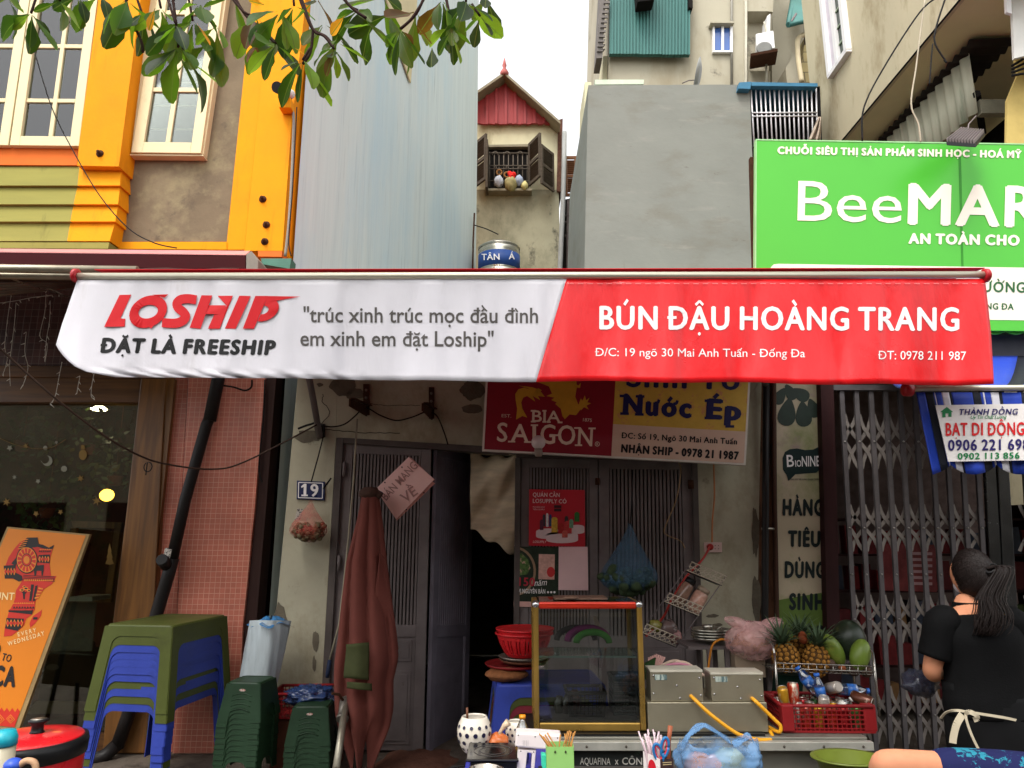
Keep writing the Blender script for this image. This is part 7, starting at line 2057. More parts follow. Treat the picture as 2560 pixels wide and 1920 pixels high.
def pineapple(px,py,Y,r,h,tilt,lb,seed):
    t=thing('pineapple',lb,'pineapple',P(px,py,Y),'pineapples on the wire rack');r_=random.Random(seed)
    q=Euler((tilt[1],tilt[0],0)).to_matrix();c=P(px,py,Y)
    o=MB();o.ball(c,(r,r,h/2),q,20,14);o.obj('core',mat('pineapple_gap',(84,58,30),0.8),t)
    o=MB();rows=8
    for j in range(rows):
        th=math.pi*(0.1+0.8*(j+0.5)/rows);n_=max(6,int(13*math.sin(th)))
        for k in range(n_):
            a=2*math.pi*(k+(j%2)*0.5)/n_
            u=Vector((math.sin(th)*math.cos(a),math.sin(th)*math.sin(a),math.cos(th)))
            p=c+q@Vector((u.x*r*0.98,u.y*r*0.98,u.z*h/2*0.98))
            nn=(q@u).normalized();zq=nn.to_track_quat('Z','Y').to_matrix()
            o.ball(p,(r*0.2,r*0.2,r*0.13),zq,6,4)
            o.tube([p+nn*r*0.1,p+nn*r*0.2+Vector((0,0,r*0.06))],[r*0.045,0.0008],4)
    o.obj('eyes',M_pine,t)
    o=MB()
    for k in range(46):
        ring=k/46;a=k*2.4;sp_=lerp(1.15,0.12,ring);L_=lerp(0.11,0.18,ring)*r_.uniform(0.8,1.15)
        b0=c+q@Vector((0.02*math.cos(a),0.02*math.sin(a),h/2*0.93+ring*0.02))
        d=Vector((math.cos(a)*math.sin(sp_),math.sin(a)*math.sin(sp_),math.cos(sp_)));s_=Vector((-math.sin(a),math.cos(a),0))*0.011
        pts=[]
        for m_ in range(5):
            v=m_/4;pt_=b0+q@(d*L_*v+Vector((math.cos(a),math.sin(a),-0.6))*L_*0.35*v*v)
            pts.append((pt_,q@(s_*(1-v)**0.7)))
        for(p0,s0),(p1,s1)in zip(pts,pts[1:]):o.face([p0-s0,p0+s0,p1+s1*1.0,p1-s1])
    o.obj('leaf_crown',M_pleaf,t)
pineapple(1964,1642,YRk+0.12,0.078,0.19,(-0.25,0.15),'leftmost pineapple on the wire rack',1)
pineapple(2000,1628,YRk+0.25,0.074,0.2,(0.05,0.0),'middle pineapple set back on the wire rack',2)
pineapple(2040,1652,YRk+0.09,0.078,0.2,(0.16,0.1),'rightmost pineapple next to the green mango',3)
o=MB();o.ball(P(2007,1594,YRk+0.1),(0.028,0.02,0.04),Euler((0,-0.2,0)),fn=lambda u:1+0.15*noise.noise(u*4));tag(o.obj('orange_flower',mat('dry_orange',(150,74,44),0.8,var=0.4,scale=20)),'dried orange flower head between the pineapple crowns','flower')
def fruit(name,px,py,Y,r,rot,m,lb,cat_,fn=None,subd=1,group=None):
    o=MB();o.ball(P(px,py,Y),r,Euler(rot),24,16,fn);return tag(o.obj(name,m),lb,cat_,group)
fruit('watermelon',2121,1600,YRk+0.2,(0.105,0.105,0.13),(0.1,0.1,0.4),mat('watermelon_skin',(36,46,32),0.35,var=0.4,scale=3,stretch=(4,4,0.6),stain=[((120,110,50),3,0.6,0.75,(1,1,1))]),'dark green watermelon standing at the back of the fruit rack','watermelon')
M_mango=mat('mango_skin',(112,134,50),0.4,var=0.14,scale=7,stain=[((34,36,20),22,0.72,0.74,(1,1,1)),((150,150,60),5,0.55,0.75,(1,1,1))])
pear=lambda u:1+0.12*u.z
fruit('green_mango',2086,1630,YRk+0.1,(0.058,0.055,0.115),(0.2,-0.55,0),M_mango,'green papaya-like mango leaning against the watermelon','mango',pear)
fruit('green_mango',2149,1641,YRk+0.06,(0.062,0.058,0.10),(-0.1,0.38,0),M_mango,'plump spotted green mango at the right end of the fruit rack','mango',pear)
for k,(x,y,c,lb)in enumerate(((2074,1660,(96,74,62),'brown round fruit right of the pineapples'),(2105,1671,(150,84,54),'small orange brown fruit below the green mangoes'),(2135,1677,(78,60,52),'dark round fruit under the plump mango'),(2166,1680,(90,68,58),'dark round fruit by the right rack post'))):
    fruit('round_fruit',x,y,YRk+0.07,(0.036,0.034,0.033)if k!=1 else(0.024,0.024,0.02),(0,0,k),mat('passion_%d'%k,c,0.6,var=0.3,scale=14),lb,'fruit',fn=lambda u:1+0.05*noise.noise(u*3),group='round fruits on the wire rack')
o=MB();o.pp([(1950,1688),(2010,1690),(2005,1745),(1946,1740)],YRk+0.2,0.12);tag(o.obj('green_carton',mat('bottle_green_card',(20,46,36),0.6,var=0.2)),'dark green carton below the pineapples','carton')
# crate
YCr=4.34
crz=0.05
cxx=P(2081,1830,YCr).x
cw=(P(2195,1830,YCr).x-P(1968,1830,YCr).x)
chh=P(2081,1770,YCr).z-zc+0.012
dc=basket('drinks_crate','dark red lattice crate full of empty cans and bottles',(cxx,YCr+0.2,zc-0.008),cw,0.34,chh,M_redp,-0.035,20,6)
o=MB()
for sx in(-1,1):
    for sy in(-1,1):o.box((cxx+sx*(cw/2-0.022),YCr+0.2+sy*(0.17-0.02),zc+chh/2),(0.07,0.06,chh))
o.obj('corner_post',M_redp,dc,bevel=0.008)
CANS='empty cans in the red crate'
def can(p,d,r,h,mats,lb,roll=0.0):
    t=thing('drink_can',lb,'can',p,CANS)
    o=MB();o.lathe([(r*0.78,0),(r,0.008),(r,h-0.012),(r*0.84,h-0.002)],p,18,axis=d);o.obj('body',mats,t)
    o=MB();o.lathe([(r*0.85,h-0.003),(r*0.86,h+0.001),(r*0.76,h-0.001),(r*0.74,h-0.006),(0.001,h-0.006)],p,18,axis=d);o.obj('lid',mat('can_lid',(190,186,178),0.3,metal=0.8),t)
    o=MB();dd=Vector(d).normalized();e1=dd.orthogonal().normalized();e2=dd.cross(e1);c_=Vector(p)+dd*(h-0.004);o.tube([c_+e1*(0.008*math.cos(a)-0.004)+e2*0.006*math.sin(a)for a in[k*0.7 for k in range(10)]],0.0015,4);o.obj('ring_pull',mat('can_lid',(190,186,178),0.3),t)
canm=[mat('can_%d'%i,c,0.32,metal=0.4,var=0.35,scale=9,stretch=(1,1,0.3),stain=[((210,200,180),12,0.55,0.62,(1,1,0.5))])for i,c in enumerate(((190,60,30),(200,150,40),(90,50,34),(170,30,36),(60,110,50),(180,170,160)))]
zt=zc+0.004
ci=0
names_=['orange and red','yellow','brown','bright red','green','silvery']
for row,yy in enumerate((YCr+0.09,YCr+0.2,YCr+0.3)):
    for k in range(6):
        x=cxx-cw/2+0.07+k*(cw-0.14)/5
        m_i=[(5,0,1,0,3,4),(0,5,2,3,1,5),(5,1,3,4,0,2)][row][k]
        can(Vector((x+rnd.uniform(-0.004,0.004),yy,zt)),(rnd.uniform(-0.08,0.08),rnd.uniform(-0.08,0.08),1),0.031,0.118,canm[m_i],'%s can, %s in the %s row of the red crate'%(names_[m_i],('leftmost','second','third','fourth','fifth','rightmost')[k],('front','middle','back')[row]))
def pc(x,y,Y):return P(x,y,Y)
can(pc(2128,1738,4.5),(0.8,-0.75,-0.25),0.033,0.12,canm[2],'brown can lying on top of the crate with its silver lid forward')
can(pc(2070,1722,4.55),(0.25,-0.9,0.3),0.032,0.10,canm[5],'white can lying in the middle of the crate top with its end showing')
can(pc(1985,1760,4.55),(0.05,0.1,1),0.033,0.12,canm[0],'orange topped can standing upright at the left of the crate top')
can(pc(1962,1764,4.52),(-0.15,-0.2,1),0.03,0.11,canm[1],'yellowish can leaning in the left corner of the crate')
can(pc(2060,1788,4.46),(0.0,-0.2,1),0.031,0.11,canm[5],'silvery can with lid just above the crate rim')
M_pet=glass_mat('clear_bottle',(226,232,240),0.12)
M_lab=mat('blue_bottle_label',(40,96,170),0.35,var=0.3,scale=14,stain=[((206,210,220),26,0.6,0.66,(1,1,1)),((196,60,90),20,0.66,0.7,(1,1,1))])
M_bcap=mat('blue_bottle_cap',(40,100,190),0.4)
def bottle(p,d,L_,r,lb,mb=None,ml=None,mc=None,lab=(0.32,0.62),squash=1.0,group='empty bottles in the red crate',name='plastic_bottle'):
    t=thing(name,lb,'bottle',p,group)
    o=MB();o.lathe([(r*0.8,0),(r,0.02*L_/0.2),(r*0.97,L_*0.2),(r,L_*0.24),(r,L_*0.64),(r*0.8,L_*0.75),(r*0.42,L_*0.88),(r*0.4,L_*0.93)],p,20,axis=d,sy=squash);o.obj('body',mb or M_pet,t)
    o=MB();o.lathe([(r*1.012,L_*lab[0]),(r*1.012,L_*lab[1])],p,20,axis=d,sy=squash);o.obj('label',ml or M_lab,t)
    o=MB();o.lathe([(r*0.47,L_*0.92),(r*0.47,L_),(0.001,L_+0.001)],p,16,axis=d);o.obj('cap',mc or M_bcap,t)
    return t
bottle(pc(2060,1768,4.5),(-0.16,0.0,1),0.19,0.036,'clear water bottle standing tilted with blue label at the crate centre',squash=0.8)
bottle(pc(2046,1738,4.58),(-0.55,0.15,0.8),0.19,0.034,'clear water bottle leaning left with its blue cap up')
bottle(pc(2088,1722,4.6),(1,-0.05,-0.05),0.20,0.034,'clear water bottle lying across the crate with cap to the right')
bottle(pc(2085,1775,4.46),(0.5,-0.1,0.32),0.12,0.03,'crushed clear plastic cup among the cans',ml=mat('clear_frost',(200,196,190),0.3),mc=mat('clear_frost',(200,196,190),0.3),squash=0.7)
t=thing('green_basin','olive green plastic basin below the right end of the cart','basin',P(2115,1910,4.1))
o=MB();c_=P(2120,1893,4.05);o.lathe([(0.11,-0.14),(0.115,-0.145),(0.165,-0.01),(0.19,-0.004),(0.19,0.004),(0.16,0.002),(0.105,-0.13)],c_,36,sy=0.8);o.obj('bowl',mat('basin_green',(96,108,36),0.4,var=0.12),t)
t2=thing('basin_stool','low stool hidden under the green basin','stool',(c_.x,c_.y,ZP))
o=MB();o.box((c_.x,c_.y,c_.z-0.165),(0.24,0.24,0.03));o.obj('seat',M_sgreen,t2)
for sx in(-1,1):
    for sy in(-1,1):o=MB();o.tube([(c_.x+sx*0.1,c_.y+sy*0.1,c_.z-0.18),(c_.x+sx*0.12,c_.y+sy*0.12,ZP)],0.014,6);o.obj('leg',M_sgreen,t2)
# ---------------------------------------------------------------- poster board with the continent
pb=thing('poster_board','leaning orange poster board with a red and black patterned continent','poster board',P(60,1880,5.5))
PB=[Vector((20,1319)),Vector((222,1338)),Vector((44,1822)),Vector((-190,1800))]
YPB=5.5
Z0_=P(0,1820,YPB).z;K_=0.25/(P(0,1320,YPB+0.25).z-Z0_)
def pbs(px,py):
    a,b=ray(px,py)
    return P(px,py,(YPB+K_*(CAM_Z-Z0_))/(1-K_*b))
def lean(pts,t,dy=0.0):
    return[pbs(x,y)+Vector((0,dy,0))for x,y in pts]
o=MB();o.prism(lean([(18,1317),(224,1336),(46,1826),(-194,1803)],0),(0,0.03,0));o.obj('wooden_panel',mat('raw_board_edge',(150,124,84),0.7,var=0.2),pb)
o=MB();decal(o,[(22,1321),(215,1339),(37,1818),(-188,1797)],pbs,0.003);o.obj('orange_print',mat('poster_orange',(206,118,24),0.45,var=0.04,scale=3),pb)
M_pr=mat('poster_scarlet',(190,44,30),0.5);M_pk=mat('poster_black',(36,30,28),0.5);M_pc=mat('poster_cream',(232,206,150),0.5)
M_po=mat('poster_orange_detail',(214,126,40),0.5)
def W(pts):return[(x*0.3736,1300+y*0.3736)for x,y in pts]
reds,blks,orgs,crs=MB(),MB(),MB(),MB()
decal(reds,W([(185,118),(255,116),(262,160),(290,165),(330,185),(366,168),(352,205),(340,250),(335,300),(345,375),(382,374),(350,430),(300,460),(270,500),(240,545),(235,600),(215,635),(180,660),(160,710),(120,745),(80,775),(28,780),(35,720),(60,620),(90,560),(105,520),(110,470),(150,410),(120,395),(40,392),(30,330),(60,250),(100,190),(135,150)]),pbs,0.005)
decal(reds,W([(284,600),(278,640),(240,690),(205,722),(200,690),(225,640),(250,625)]),pbs,0.005)
for pl in([(185,118),(255,116),(262,160),(290,165),(330,185),(368,166),(355,195),(300,192),(255,180),(180,190),(125,192)],[(28,306),(110,300),(104,350),(150,372),(158,402),(130,412),(88,390),(36,392)],[(62,600),(150,605),(225,600),(218,632),(60,615)],[(48,655),(165,660),(150,712),(120,742),(38,725)],[(228,650),(256,650),(252,666),(224,666)],[(240,305),(298,300),(296,340),(290,372),(282,372),(280,340),(250,340),(246,370),(234,372),(230,335)],[(262,235),(338,230),(335,290),(258,284)],[(80,290),(118,244),(112,300),(104,305)],[(212,430),(232,432),(214,544),(198,540)],[(240,440),(256,436),(240,540),(222,544)]):decal(blks,W(pl),pbs,0.007)
for a in range(4):
    decal(blks,W([(160,368+a*10),(370,378+a*10),(368,382+a*10),(160,372+a*10)]),pbs,0.007)
decal(blks,W(circ(184,267,72,92,30)),pbs,0.008)
decal(orgs,W(circ(184,267,66,84,30)),pbs,0.009)
for k in range(14):
    a,b=2*math.pi*k/14,2*math.pi*(k+0.66)/14
    decal(reds,W([(184+36*math.cos(a),267+46*math.sin(a)),(184+62*math.cos(a),267+79*math.sin(a)),(184+62*math.cos(b),267+79*math.sin(b)),(184+36*math.cos(b),267+46*math.sin(b))]),pbs,0.010)
decal(blks,W(circ(184,267,34,44,24)),pbs,0.0095);decal(reds,W(circ(184,267,30,39,24)),pbs,0.010);decal(orgs,W(circ(184,267,20,26,20)),pbs,0.011)
def zig(mb,x0,x1,y,h,n,lead,dx=0):
    for k in range(n):
        a=lerp(x0,x1,k/n);b=lerp(x0,x1,(k+1)/n)
        decal(mb,W([(a,y),((a+b)/2,y-h),(b,y)]),pbs,lead);
def diam(mb,x0,x1,y,h,n,lead):
    for k in range(n):
        a=lerp(x0,x1,k/n);b=lerp(x0,x1,(k+1)/n);c=(a+b)/2
        decal(mb,W([(a,y),(c,y-h),(b,y),(c,y+h)]),pbs,lead)
zig(blks,262,345,215,14,6,0.007);zig(orgs,268,352,200,8,7,0.008);diam(orgs,262,336,262,22,4,0.009);diam(reds,268,330,262,14,4,0.0095)
diam(orgs,30,110,345,26,4,0.009);diam(reds,34,106,345,16,4,0.0095);zig(orgs,165,360,408,14,14,0.008)
zig(orgs,90,235,560,10,10,0.007);zig(blks,90,235,592,16,8,0.007);diam(orgs,45,160,690,26,5,0.009);diam(reds,48,156,690,16,5,0.0095);zig(reds,62,222,604,14,4,0.0095)
for k in range(4):decal(orgs,W([(262-k*8,450+k*22),(292-k*8,458+k*18),(290-k*8,466+k*18),(260-k*8,462+k*22)]),pbs,0.008)
for k in range(5):decal(orgs,W([(125+6*k,190-14*k),(170+6*k,182-14*k),(170+6*k,186-14*k),(125+6*k,195-14*k)]),pbs,0.009)
decal(blks,W([(160,530),(156,490),(140,475),(158,482),(164,460),(170,484),(190,474),(172,496),(170,530)]),pbs,0.007)
for x,y,r in((150,468,16),(176,458,18),(196,472,14),(165,446,12)):decal(orgs,W(circ(x,y,r,r*0.6,12)),pbs,0.0075);decal(blks,W(circ(x+3,y,r*0.6,r*0.3,10)),pbs,0.0085)
# red patterned foot
decal(reds,[(-178,1770),(-188,1797),(37,1818),(50,1780)],pbs,0.005)
for k in range(17):x=-176+13.4*k;y=1770+10*k/17;decal(reds,[(x,y+1),(x+6.7,y-9),(x+13.4,y+1)],pbs,0.005)
for x in(-30,2,28):
    for r_,m_ in((11,orgs),(9,reds),(6,orgs),(4,reds)):decal(m_,[(x-r_,1797),(x,1797-r_),(x+r_,1799),(x,1798+r_)],pbs,0.011-r_*0.0004)
reds.obj('red_print',M_pr,pb);blks.obj('black_print',M_pk,pb);orgs.obj('orange_pattern',M_po,pb)
text(crs,'EVERY',W([(124,780)])[0],W([(247,748)])[0],10,pbs,1,0.1,track=0.25,lead=0.006);text(crs,'WEDNESDAY',W([(58,843)])[0],W([(302,770)])[0],10.5,pbs,1,0.1,track=0.2,lead=0.006)
text(crs,'DISCOUNT',(-82,1497),(36,1500),18,pbs,2,0.1,lead=0.006);crs.obj('cream_lettering',M_pc,pb)
o=MB();text(o,'TO',(4,1650),(27,1655),18,pbs,3,0.08,lead=0.006);text(o,'ROAD',(-120,1636),(0,1645),40,pbs,3,0.08,lead=0.006);text(o,'AFRICA',(-112,1706),(39,1716),47,pbs,4,0.08,lead=0.006);o.obj('black_lettering',M_pk,pb)
o=MB();a,b=pbs(60,1360)+Vector((0,0.03,0)),P(20,1840,5.95);o.tube([a,b],0.02,6);o.obj('prop_leg',M_rust,pb)
o=MB();o.tube([pbs(-80,1800)+Vector((0,0.03,0)),Vector((pbs(-80,1800).x,5.5,ZP))],0.02,6);o.tube([pbs(36,1815)+Vector((0,0.03,0)),Vector((pbs(36,1815).x,5.5,ZP))],0.02,6);o.obj('front_leg',M_rust,pb)

# ---------------------------------------------------------------- red cooker at the left
YPt=3.25
pt=thing('red_cooker','big red cooking pot with a black rimmed red lid','pot',P(80,1900,YPt))
c_=P(76,1866,YPt);r0=(P(204,1866,YPt).x-c_.x)
M_pot=mat('red_enamel',(206,28,36),0.3,var=0.06,scale=2,coat=0.4)
o=MB();o.lathe([(r0*0.86,-0.26),(r0*0.93,-0.24),(r0*0.95,-0.04),(r0*0.95,0.0)],c_,44);o.obj('body',M_pot,pt)
o=MB();o.lathe([(r0*0.93,-0.04),(r0*0.985,-0.035),(r0,0.01),(r0*0.98,0.03),(r0*0.9,0.034)],c_,44);o.obj('rubber_rim',M_black,pt)
o=MB();o.lathe([(r0*0.93,0.03),(r0*0.88,0.04),(r0*0.5,0.052),(0.001,0.056)],c_,44);o.obj('lid',M_pot,pt)
o=MB();o.lathe([(0.03,0.054),(0.024,0.06),(0.022,0.085),(0.036,0.096),(0.038,0.104),(0.03,0.108)],c_+Vector((0.02,0.0,0)),20);ko=o.obj('lid_knob',M_black,pt)
o=MB();o.lathe([(0.03,0.1082),(0.001,0.1085)],c_+Vector((0.02,0.0,0)),20);o.obj('knob_top',M_steel,ko)
o=MB();o.box((c_.x-0.1,YPt+0.05,(c_.z-0.262+0.005)/2+0.0),(0.75,0.6,0.04));
lt=thing('low_table','low steel table carrying the red cooking pot','table',(c_.x-0.1,YPt,0.12))
zt=c_.z-0.262
o=MB();o.box((c_.x-0.25,YPt-0.12,zt-0.02),(0.95,0.8,0.038));o.obj('top',M_steel,lt,bevel=0.004)
for sx in(-0.44,0.44):
    for sy in(-0.36,0.36):o=MB();zz=0.14 if YPt-0.12+sy>2.8 else 0.0;zz=0.12 if YPt-0.12+sy>3 else(0.14 if YPt-0.12+sy>2.8 else 0.0);o.tube([(c_.x-0.25+sx,YPt-0.12+sy,zt-0.04),(c_.x-0.25+sx,YPt-0.12+sy,zz)],0.018,8);o.obj('leg',M_steel,lt)
p=P(-2,1935,2.95)
bt_=thing('lotion_bottle','pale bottle with turquoise cap standing before the red pot','bottle',(p.x,p.y,zt))
p.z=zt;tz=P(0,1823,2.95).z;mz=P(0,1862,2.95).z
o=MB();o.lathe([(0.036,0),(0.042,0.01),(0.044,mz-zt-0.004)],p,24);o.obj('body',mat('pale_liquid',(186,176,150),0.3,coat=0.3),bt_)
o=MB();o.lathe([(0.047,mz-zt),(0.046,(tz+mz)/2-zt),(0.036,tz-zt-0.004),(0.001,tz-zt)],p,24);o.obj('turquoise_cap',mat('turquoise_cap',(28,160,176),0.35),bt_)
c2=P(33,1912,2.88)
t=thing('blue_ladle','blue round plastic cup with beige handle beside the red pot','cup',c2)
o=MB();o.ball(c2,(0.032,0.032,0.024),n=20,m=12);o.obj('cup',mat('cup_blue',(50,84,190),0.35),t)
o=MB();o.tube(smooth_path([c2+Vector((0.024,0,0.0)),c2+Vector((0.05,0,0.014)),c2+Vector((0.08,0,0.004)),c2+Vector((0.09,0,-0.04))]),0.012,8);o.obj('handle',mat('beige_handle',(190,150,116),0.5),t)
o=MB();o.lathe([(0.03,0),(0.034,c2.z-zt-0.03),(0.02,c2.z-zt-0.018)],(c2.x,c2.y,zt),16);o.obj('foot',mat('cup_blue',(50,84,190),0.35),t)

# ---------------------------------------------------------------- blue table with the dotted pots
ZTb=0.72
dims2=(0.46,0.92,0.60,0.05,0.07,0.08,0.06,0.04)
pbL=PZ(1152,1848,ZTb)
tb=place_shell('plastic_table','blue violet plastic table with dotted pots and black stove','table',None,mat('violet_blue_plastic',(58,62,158),0.4,var=0.1),(PZ(1150,1900,ZTb).x+0.265,3.62,ZTb-0.60),0.0,dims2)
def on(px,Y):return Vector((P(px,1800,Y).x,Y,ZTb+0.001))
def dotted_pot(px,Y,r,h,lb,spoon=True,zlift=0.0):
    t=thing('dotted_pot',lb,'pot',on(px,Y),'dotted pots on the blue table');b=on(px,Y)+Vector((0,0,zlift))
    prof=[(0.55,0),(0.66,0.06),(0.86,0.25),(0.98,0.48),(0.99,0.62),(0.9,0.82),(0.76,0.95),(0.70,1.0),(0.66,1.0),(0.68,0.94),(0.8,0.8),(0.6,0.7),(0.001,0.7)]
    o=MB();o.lathe([(r*a,h*z)for a,z in prof],b,36);o.obj('body',mat('white_glaze',(222,212,196),0.25,var=0.05,coat=0.4),t)
    o=MB();o.lathe([(r*0.79,h*0.805),(0.001,h*0.806)],b,24);o.obj('contents',mat('dark_sauce',(50,34,26),0.3),t)
    o=MB()
    for j,z in enumerate((0.14,0.34,0.56,0.76)):
        for k in range(13):
            a=2*math.pi*(k+0.5*(j%2))/13
            rad=[lerp(q0[0],q1[0],(z-q0[1])/(q1[1]-q0[1]))for q0,q1 in zip(prof,prof[1:])if q0[1]<=z<=q1[1]and q1[1]>q0[1]][0]
            slope={0.14:-0.65,0.34:-0.35,0.56:0.0,0.76:0.45}[z]
            nn=Vector((math.cos(a),math.sin(a),slope)).normalized();q=nn.to_track_quat('Z','Y')
            c0=b+Vector((r*rad*math.cos(a),r*rad*math.sin(a),h*z))+nn*0.0022
            rr_=r*(0.125 if 0.3<z<0.7 else 0.1)
            o.face([c0+q@Vector((rr_*math.cos(2*math.pi*i/14),rr_*math.sin(2*math.pi*i/14),0))for i in range(14)])
    o.obj('dots',mat('navy_glaze',(28,26,54),0.3),t)
    if spoon:o=MB();o.tube([b+Vector((-r*0.4,0,h*0.8)),b+Vector((-r*0.42,-0.01,h*1.25))],0.006,8);o.obj('spoon_handle',mat('brown_handle',(110,70,50),0.5),t)
dotted_pot(1186,3.86,0.088,0.165,'big white pot with navy dots and a brown spoon',zlift=0.02)
dotted_pot(1291,3.95,0.058,0.13,'small dotted pot partly hidden by the orange capped bottle',False,0.012)
t=thing('seasoning_bag','knotted plastic bag of orange seasoning between the dotted pots','bag',on(1248,3.85))
b=on(1246,3.86)
M_or=film_mat('orange_film',(206,112,58),0.85,0.2)
o=MB();o.ball(b+Vector((0,0,0.05)),(0.055,0.045,0.055),fn=bag_fn(6,0.22),n=28,m=16);o.obj('filled_body',M_or,t)
o=MB();o.tube([b+Vector((0.004,0,0.095)),b+Vector((0.012,0,0.115)),b+Vector((0.03,-0.004,0.14)),b+Vector((0.052,-0.006,0.158))],[0.012,0.008,0.014,0.02],8);o.obj('twisted_neck',mat('milky_neck',(214,190,160),0.4),t)
b=on(1306,3.75)
bottle(Vector((b.x,b.y,ZTb+0.002)),(0,0,1),0.215,0.034,'oil bottle with orange cap behind the white stapler',ml=mat('oil_label',(210,150,40),0.4,var=0.3),mc=mat('orange_cap',(226,140,20),0.4),lab=(0.3,0.55),group=None,name='oil_bottle')
# black stove, pan, white sealer
sv=thing('portable_stove','black portable cooker plate on the blue table','stove',on(1250,3.62))
xL,xR_=P(1168,1880,3.6).x,P(1296,1880,3.6).x
o=MB();o.box(((xL+xR_)/2+0.005,3.62,ZTb+0.04),(xR_-xL-0.03,0.24,0.076));o.obj('base',M_black,sv,bevel=0.008)
o=MB();o.box(((xL+xR_)/2,3.62,ZTb+0.085),(xR_-xL,0.27,0.012));o.obj('glass_plate',mat('stove_glass',(22,20,20),0.18,var=0.3,scale=10),sv,bevel=0.004)
o=MB();
for r in(0.09,0.06):o.tube([Vector(((xL+xR_)/2+r*math.cos(a),3.62+r*math.sin(a),ZTb+0.0917))for a in[k*math.pi/16 for k in range(33)]],0.0012,4)
o.obj('plate_ring',M_print_grey,sv)
cable([(xL-0.01,3.6,ZTb+0.03),(xL-0.06,3.62,ZTb+0.02),(xL-0.12,3.6,ZTb+0.004),(xL-0.2,3.6,ZTb-0.06),(xL-0.24,3.6,0.3)],0.005,M_wire,'black power cord of the portable cooker hanging off the blue table','cord','cord')
c_=P(1214,1930,3.36);
pn=thing('steel_pan','shiny steel pan rim in front of the portable cooker','pan',(c_.x,c_.y,ZTb))
o=MB();zr=P(1214,1922,3.36).z-ZTb;o.lathe([(0.001,0.002),(0.05,0.002),(0.062,0.012),(0.07,zr),(0.075,zr+0.002),(0.067,zr-0.002),(0.058,0.014),(0.001,0.008)],(c_.x,c_.y,ZTb),36);o.obj('bowl',mat('polished_pan',(190,180,166),0.18,metal=0.9),pn)
ws=thing('white_sealer','white plastic hand sealer with grey vents lying on its stand','sealer',on(1330,3.5))
YW_=3.5
M_wp=mat('white_abs',(226,214,210),0.35,var=0.03)
o=MB();o.pp([(1290,1832),(1345,1834),(1404,1838),(1400,1876),(1350,1874),(1287,1868)],YW_,0.09);o.obj('head',M_wp,ws,bevel=0.008)
o=MB();o.pp([(1295,1874),(1341,1876),(1340,1880),(1330,1990),(1324,1990),(1330,1884),(1318,1882),(1307,1990),(1286,1990)],YW_+0.01,0.07);o.obj('stand',M_wp,ws,bevel=0.004)
o=MB()
for i in range(4):
    for j in range(6):o.lathe([(0.0012,0),(0.001,0.0006)],P(1308+i*4,1852+j*2.4,YW_-0.0002),6,axis=(0,-1,0))
for x,y in((1296,1838),(1338,1842),(1292,1866),(1394,1845),(1302,1878),(1334,1880)):o.lathe([(0.003,0),(0.002,0.001)],P(x,y,YW_-0.0002),8,axis=(0,-1,0))
o.obj('vent_holes',M_print_black,ws)
# second low table carrying the front cups and the blue bag (its top lies below the frame)
lt2=thing('low_table','low dark table with chopstick holder and blue bag on it','table',(0.6,3.35,ZP))
xa3,xb3=P(1352,1900,3.35).x,P(1930,1900,3.35).x
o=MB();o.box(((xa3+xb3)/2,3.4,0.705),(xb3-xa3,0.62,0.03));o.obj('top',mat('dark_table',(60,56,54),0.5,var=0.2),lt2,bevel=0.005)
for x in(xa3+0.05,xb3-0.05):
    for y in(3.15,3.65):o=MB();o.tube([(x,y,0.69),(x,y,ZP)],0.018,8);o.obj('leg',M_grey_metal,lt2)
ZT2=0.721
ch=thing('chopstick_holder','light green plastic chopstick holder with teal side clip','holder',P(1400,1920,3.28))
YCh=3.25
xa4,xb4=P(1367,1880,YCh).x,P(1434,1880,YCh).x;zt4=P(1400,1867,YCh).z
M_cg=mat('pastel_green',(142,190,108),0.4,var=0.04)
o=MB()
for(cx,cy,sx,sy)in(((xa4+xb4)/2,YCh,xb4-xa4,0.003),((xa4+xb4)/2,YCh+0.08,xb4-xa4,0.003),(xa4,YCh+0.04,0.003,0.077),(xb4,YCh+0.04,0.003,0.077)):o.box((cx,cy,(ZT2+zt4)/2),(sx,sy,zt4-ZT2))
o.obj('box',M_cg,ch)
o=MB()
for x,m in((1388,0),(1414,1)):o.prism([P(x+2.6*math.cos(a),1881+(4.5 if math.sin(a)<0 else 2.6)*math.sin(a),YCh-0.0035)for a in[2*math.pi*k/12 for k in range(12)]],(0,0.001,0))
o.obj('keyhole',mat('keyhole_dark',(70,80,50),0.6),ch)
o=MB();o.pp([(1353,1886),(1366,1888),(1366,1935),(1362,1935),(1354,1915)],YCh+0.02,0.04);o.obj('teal_clip',mat('teal_plastic',(60,190,160),0.4),ch,bevel=0.003)
M_chop=mat('bamboo',(176,124,66),0.6,var=0.15,scale=20)
rr_=random.Random(4)
for k,(x0,x1,y1)in enumerate(((1372,1348,1834),(1376,1352,1838),(1382,1362,1836),(1390,1368,1832),(1398,1401,1836),(1408,1420,1828),(1414,1424,1826),(1420,1428,1829),(1424,1438,1828),(1428,1434,1832),(1416,1412,1834),(1380,1358,1841))):
    o=MB();dy=rr_.uniform(0.01,0.065);a=Vector((P(lerp(x0,1400,0.15),1900,YCh).x,YCh+dy,ZT2+0.003));q=P(x0,1868,YCh+dy);b=P(x1,y1,YCh+dy+0.01)
    o.tube([a,q,b],[0.0024,0.0028,0.0034],6);tag(o.obj('chopstick',M_chop),'brown bamboo chopstick standing in the light green holder','chopstick','chopsticks in the light green holder')
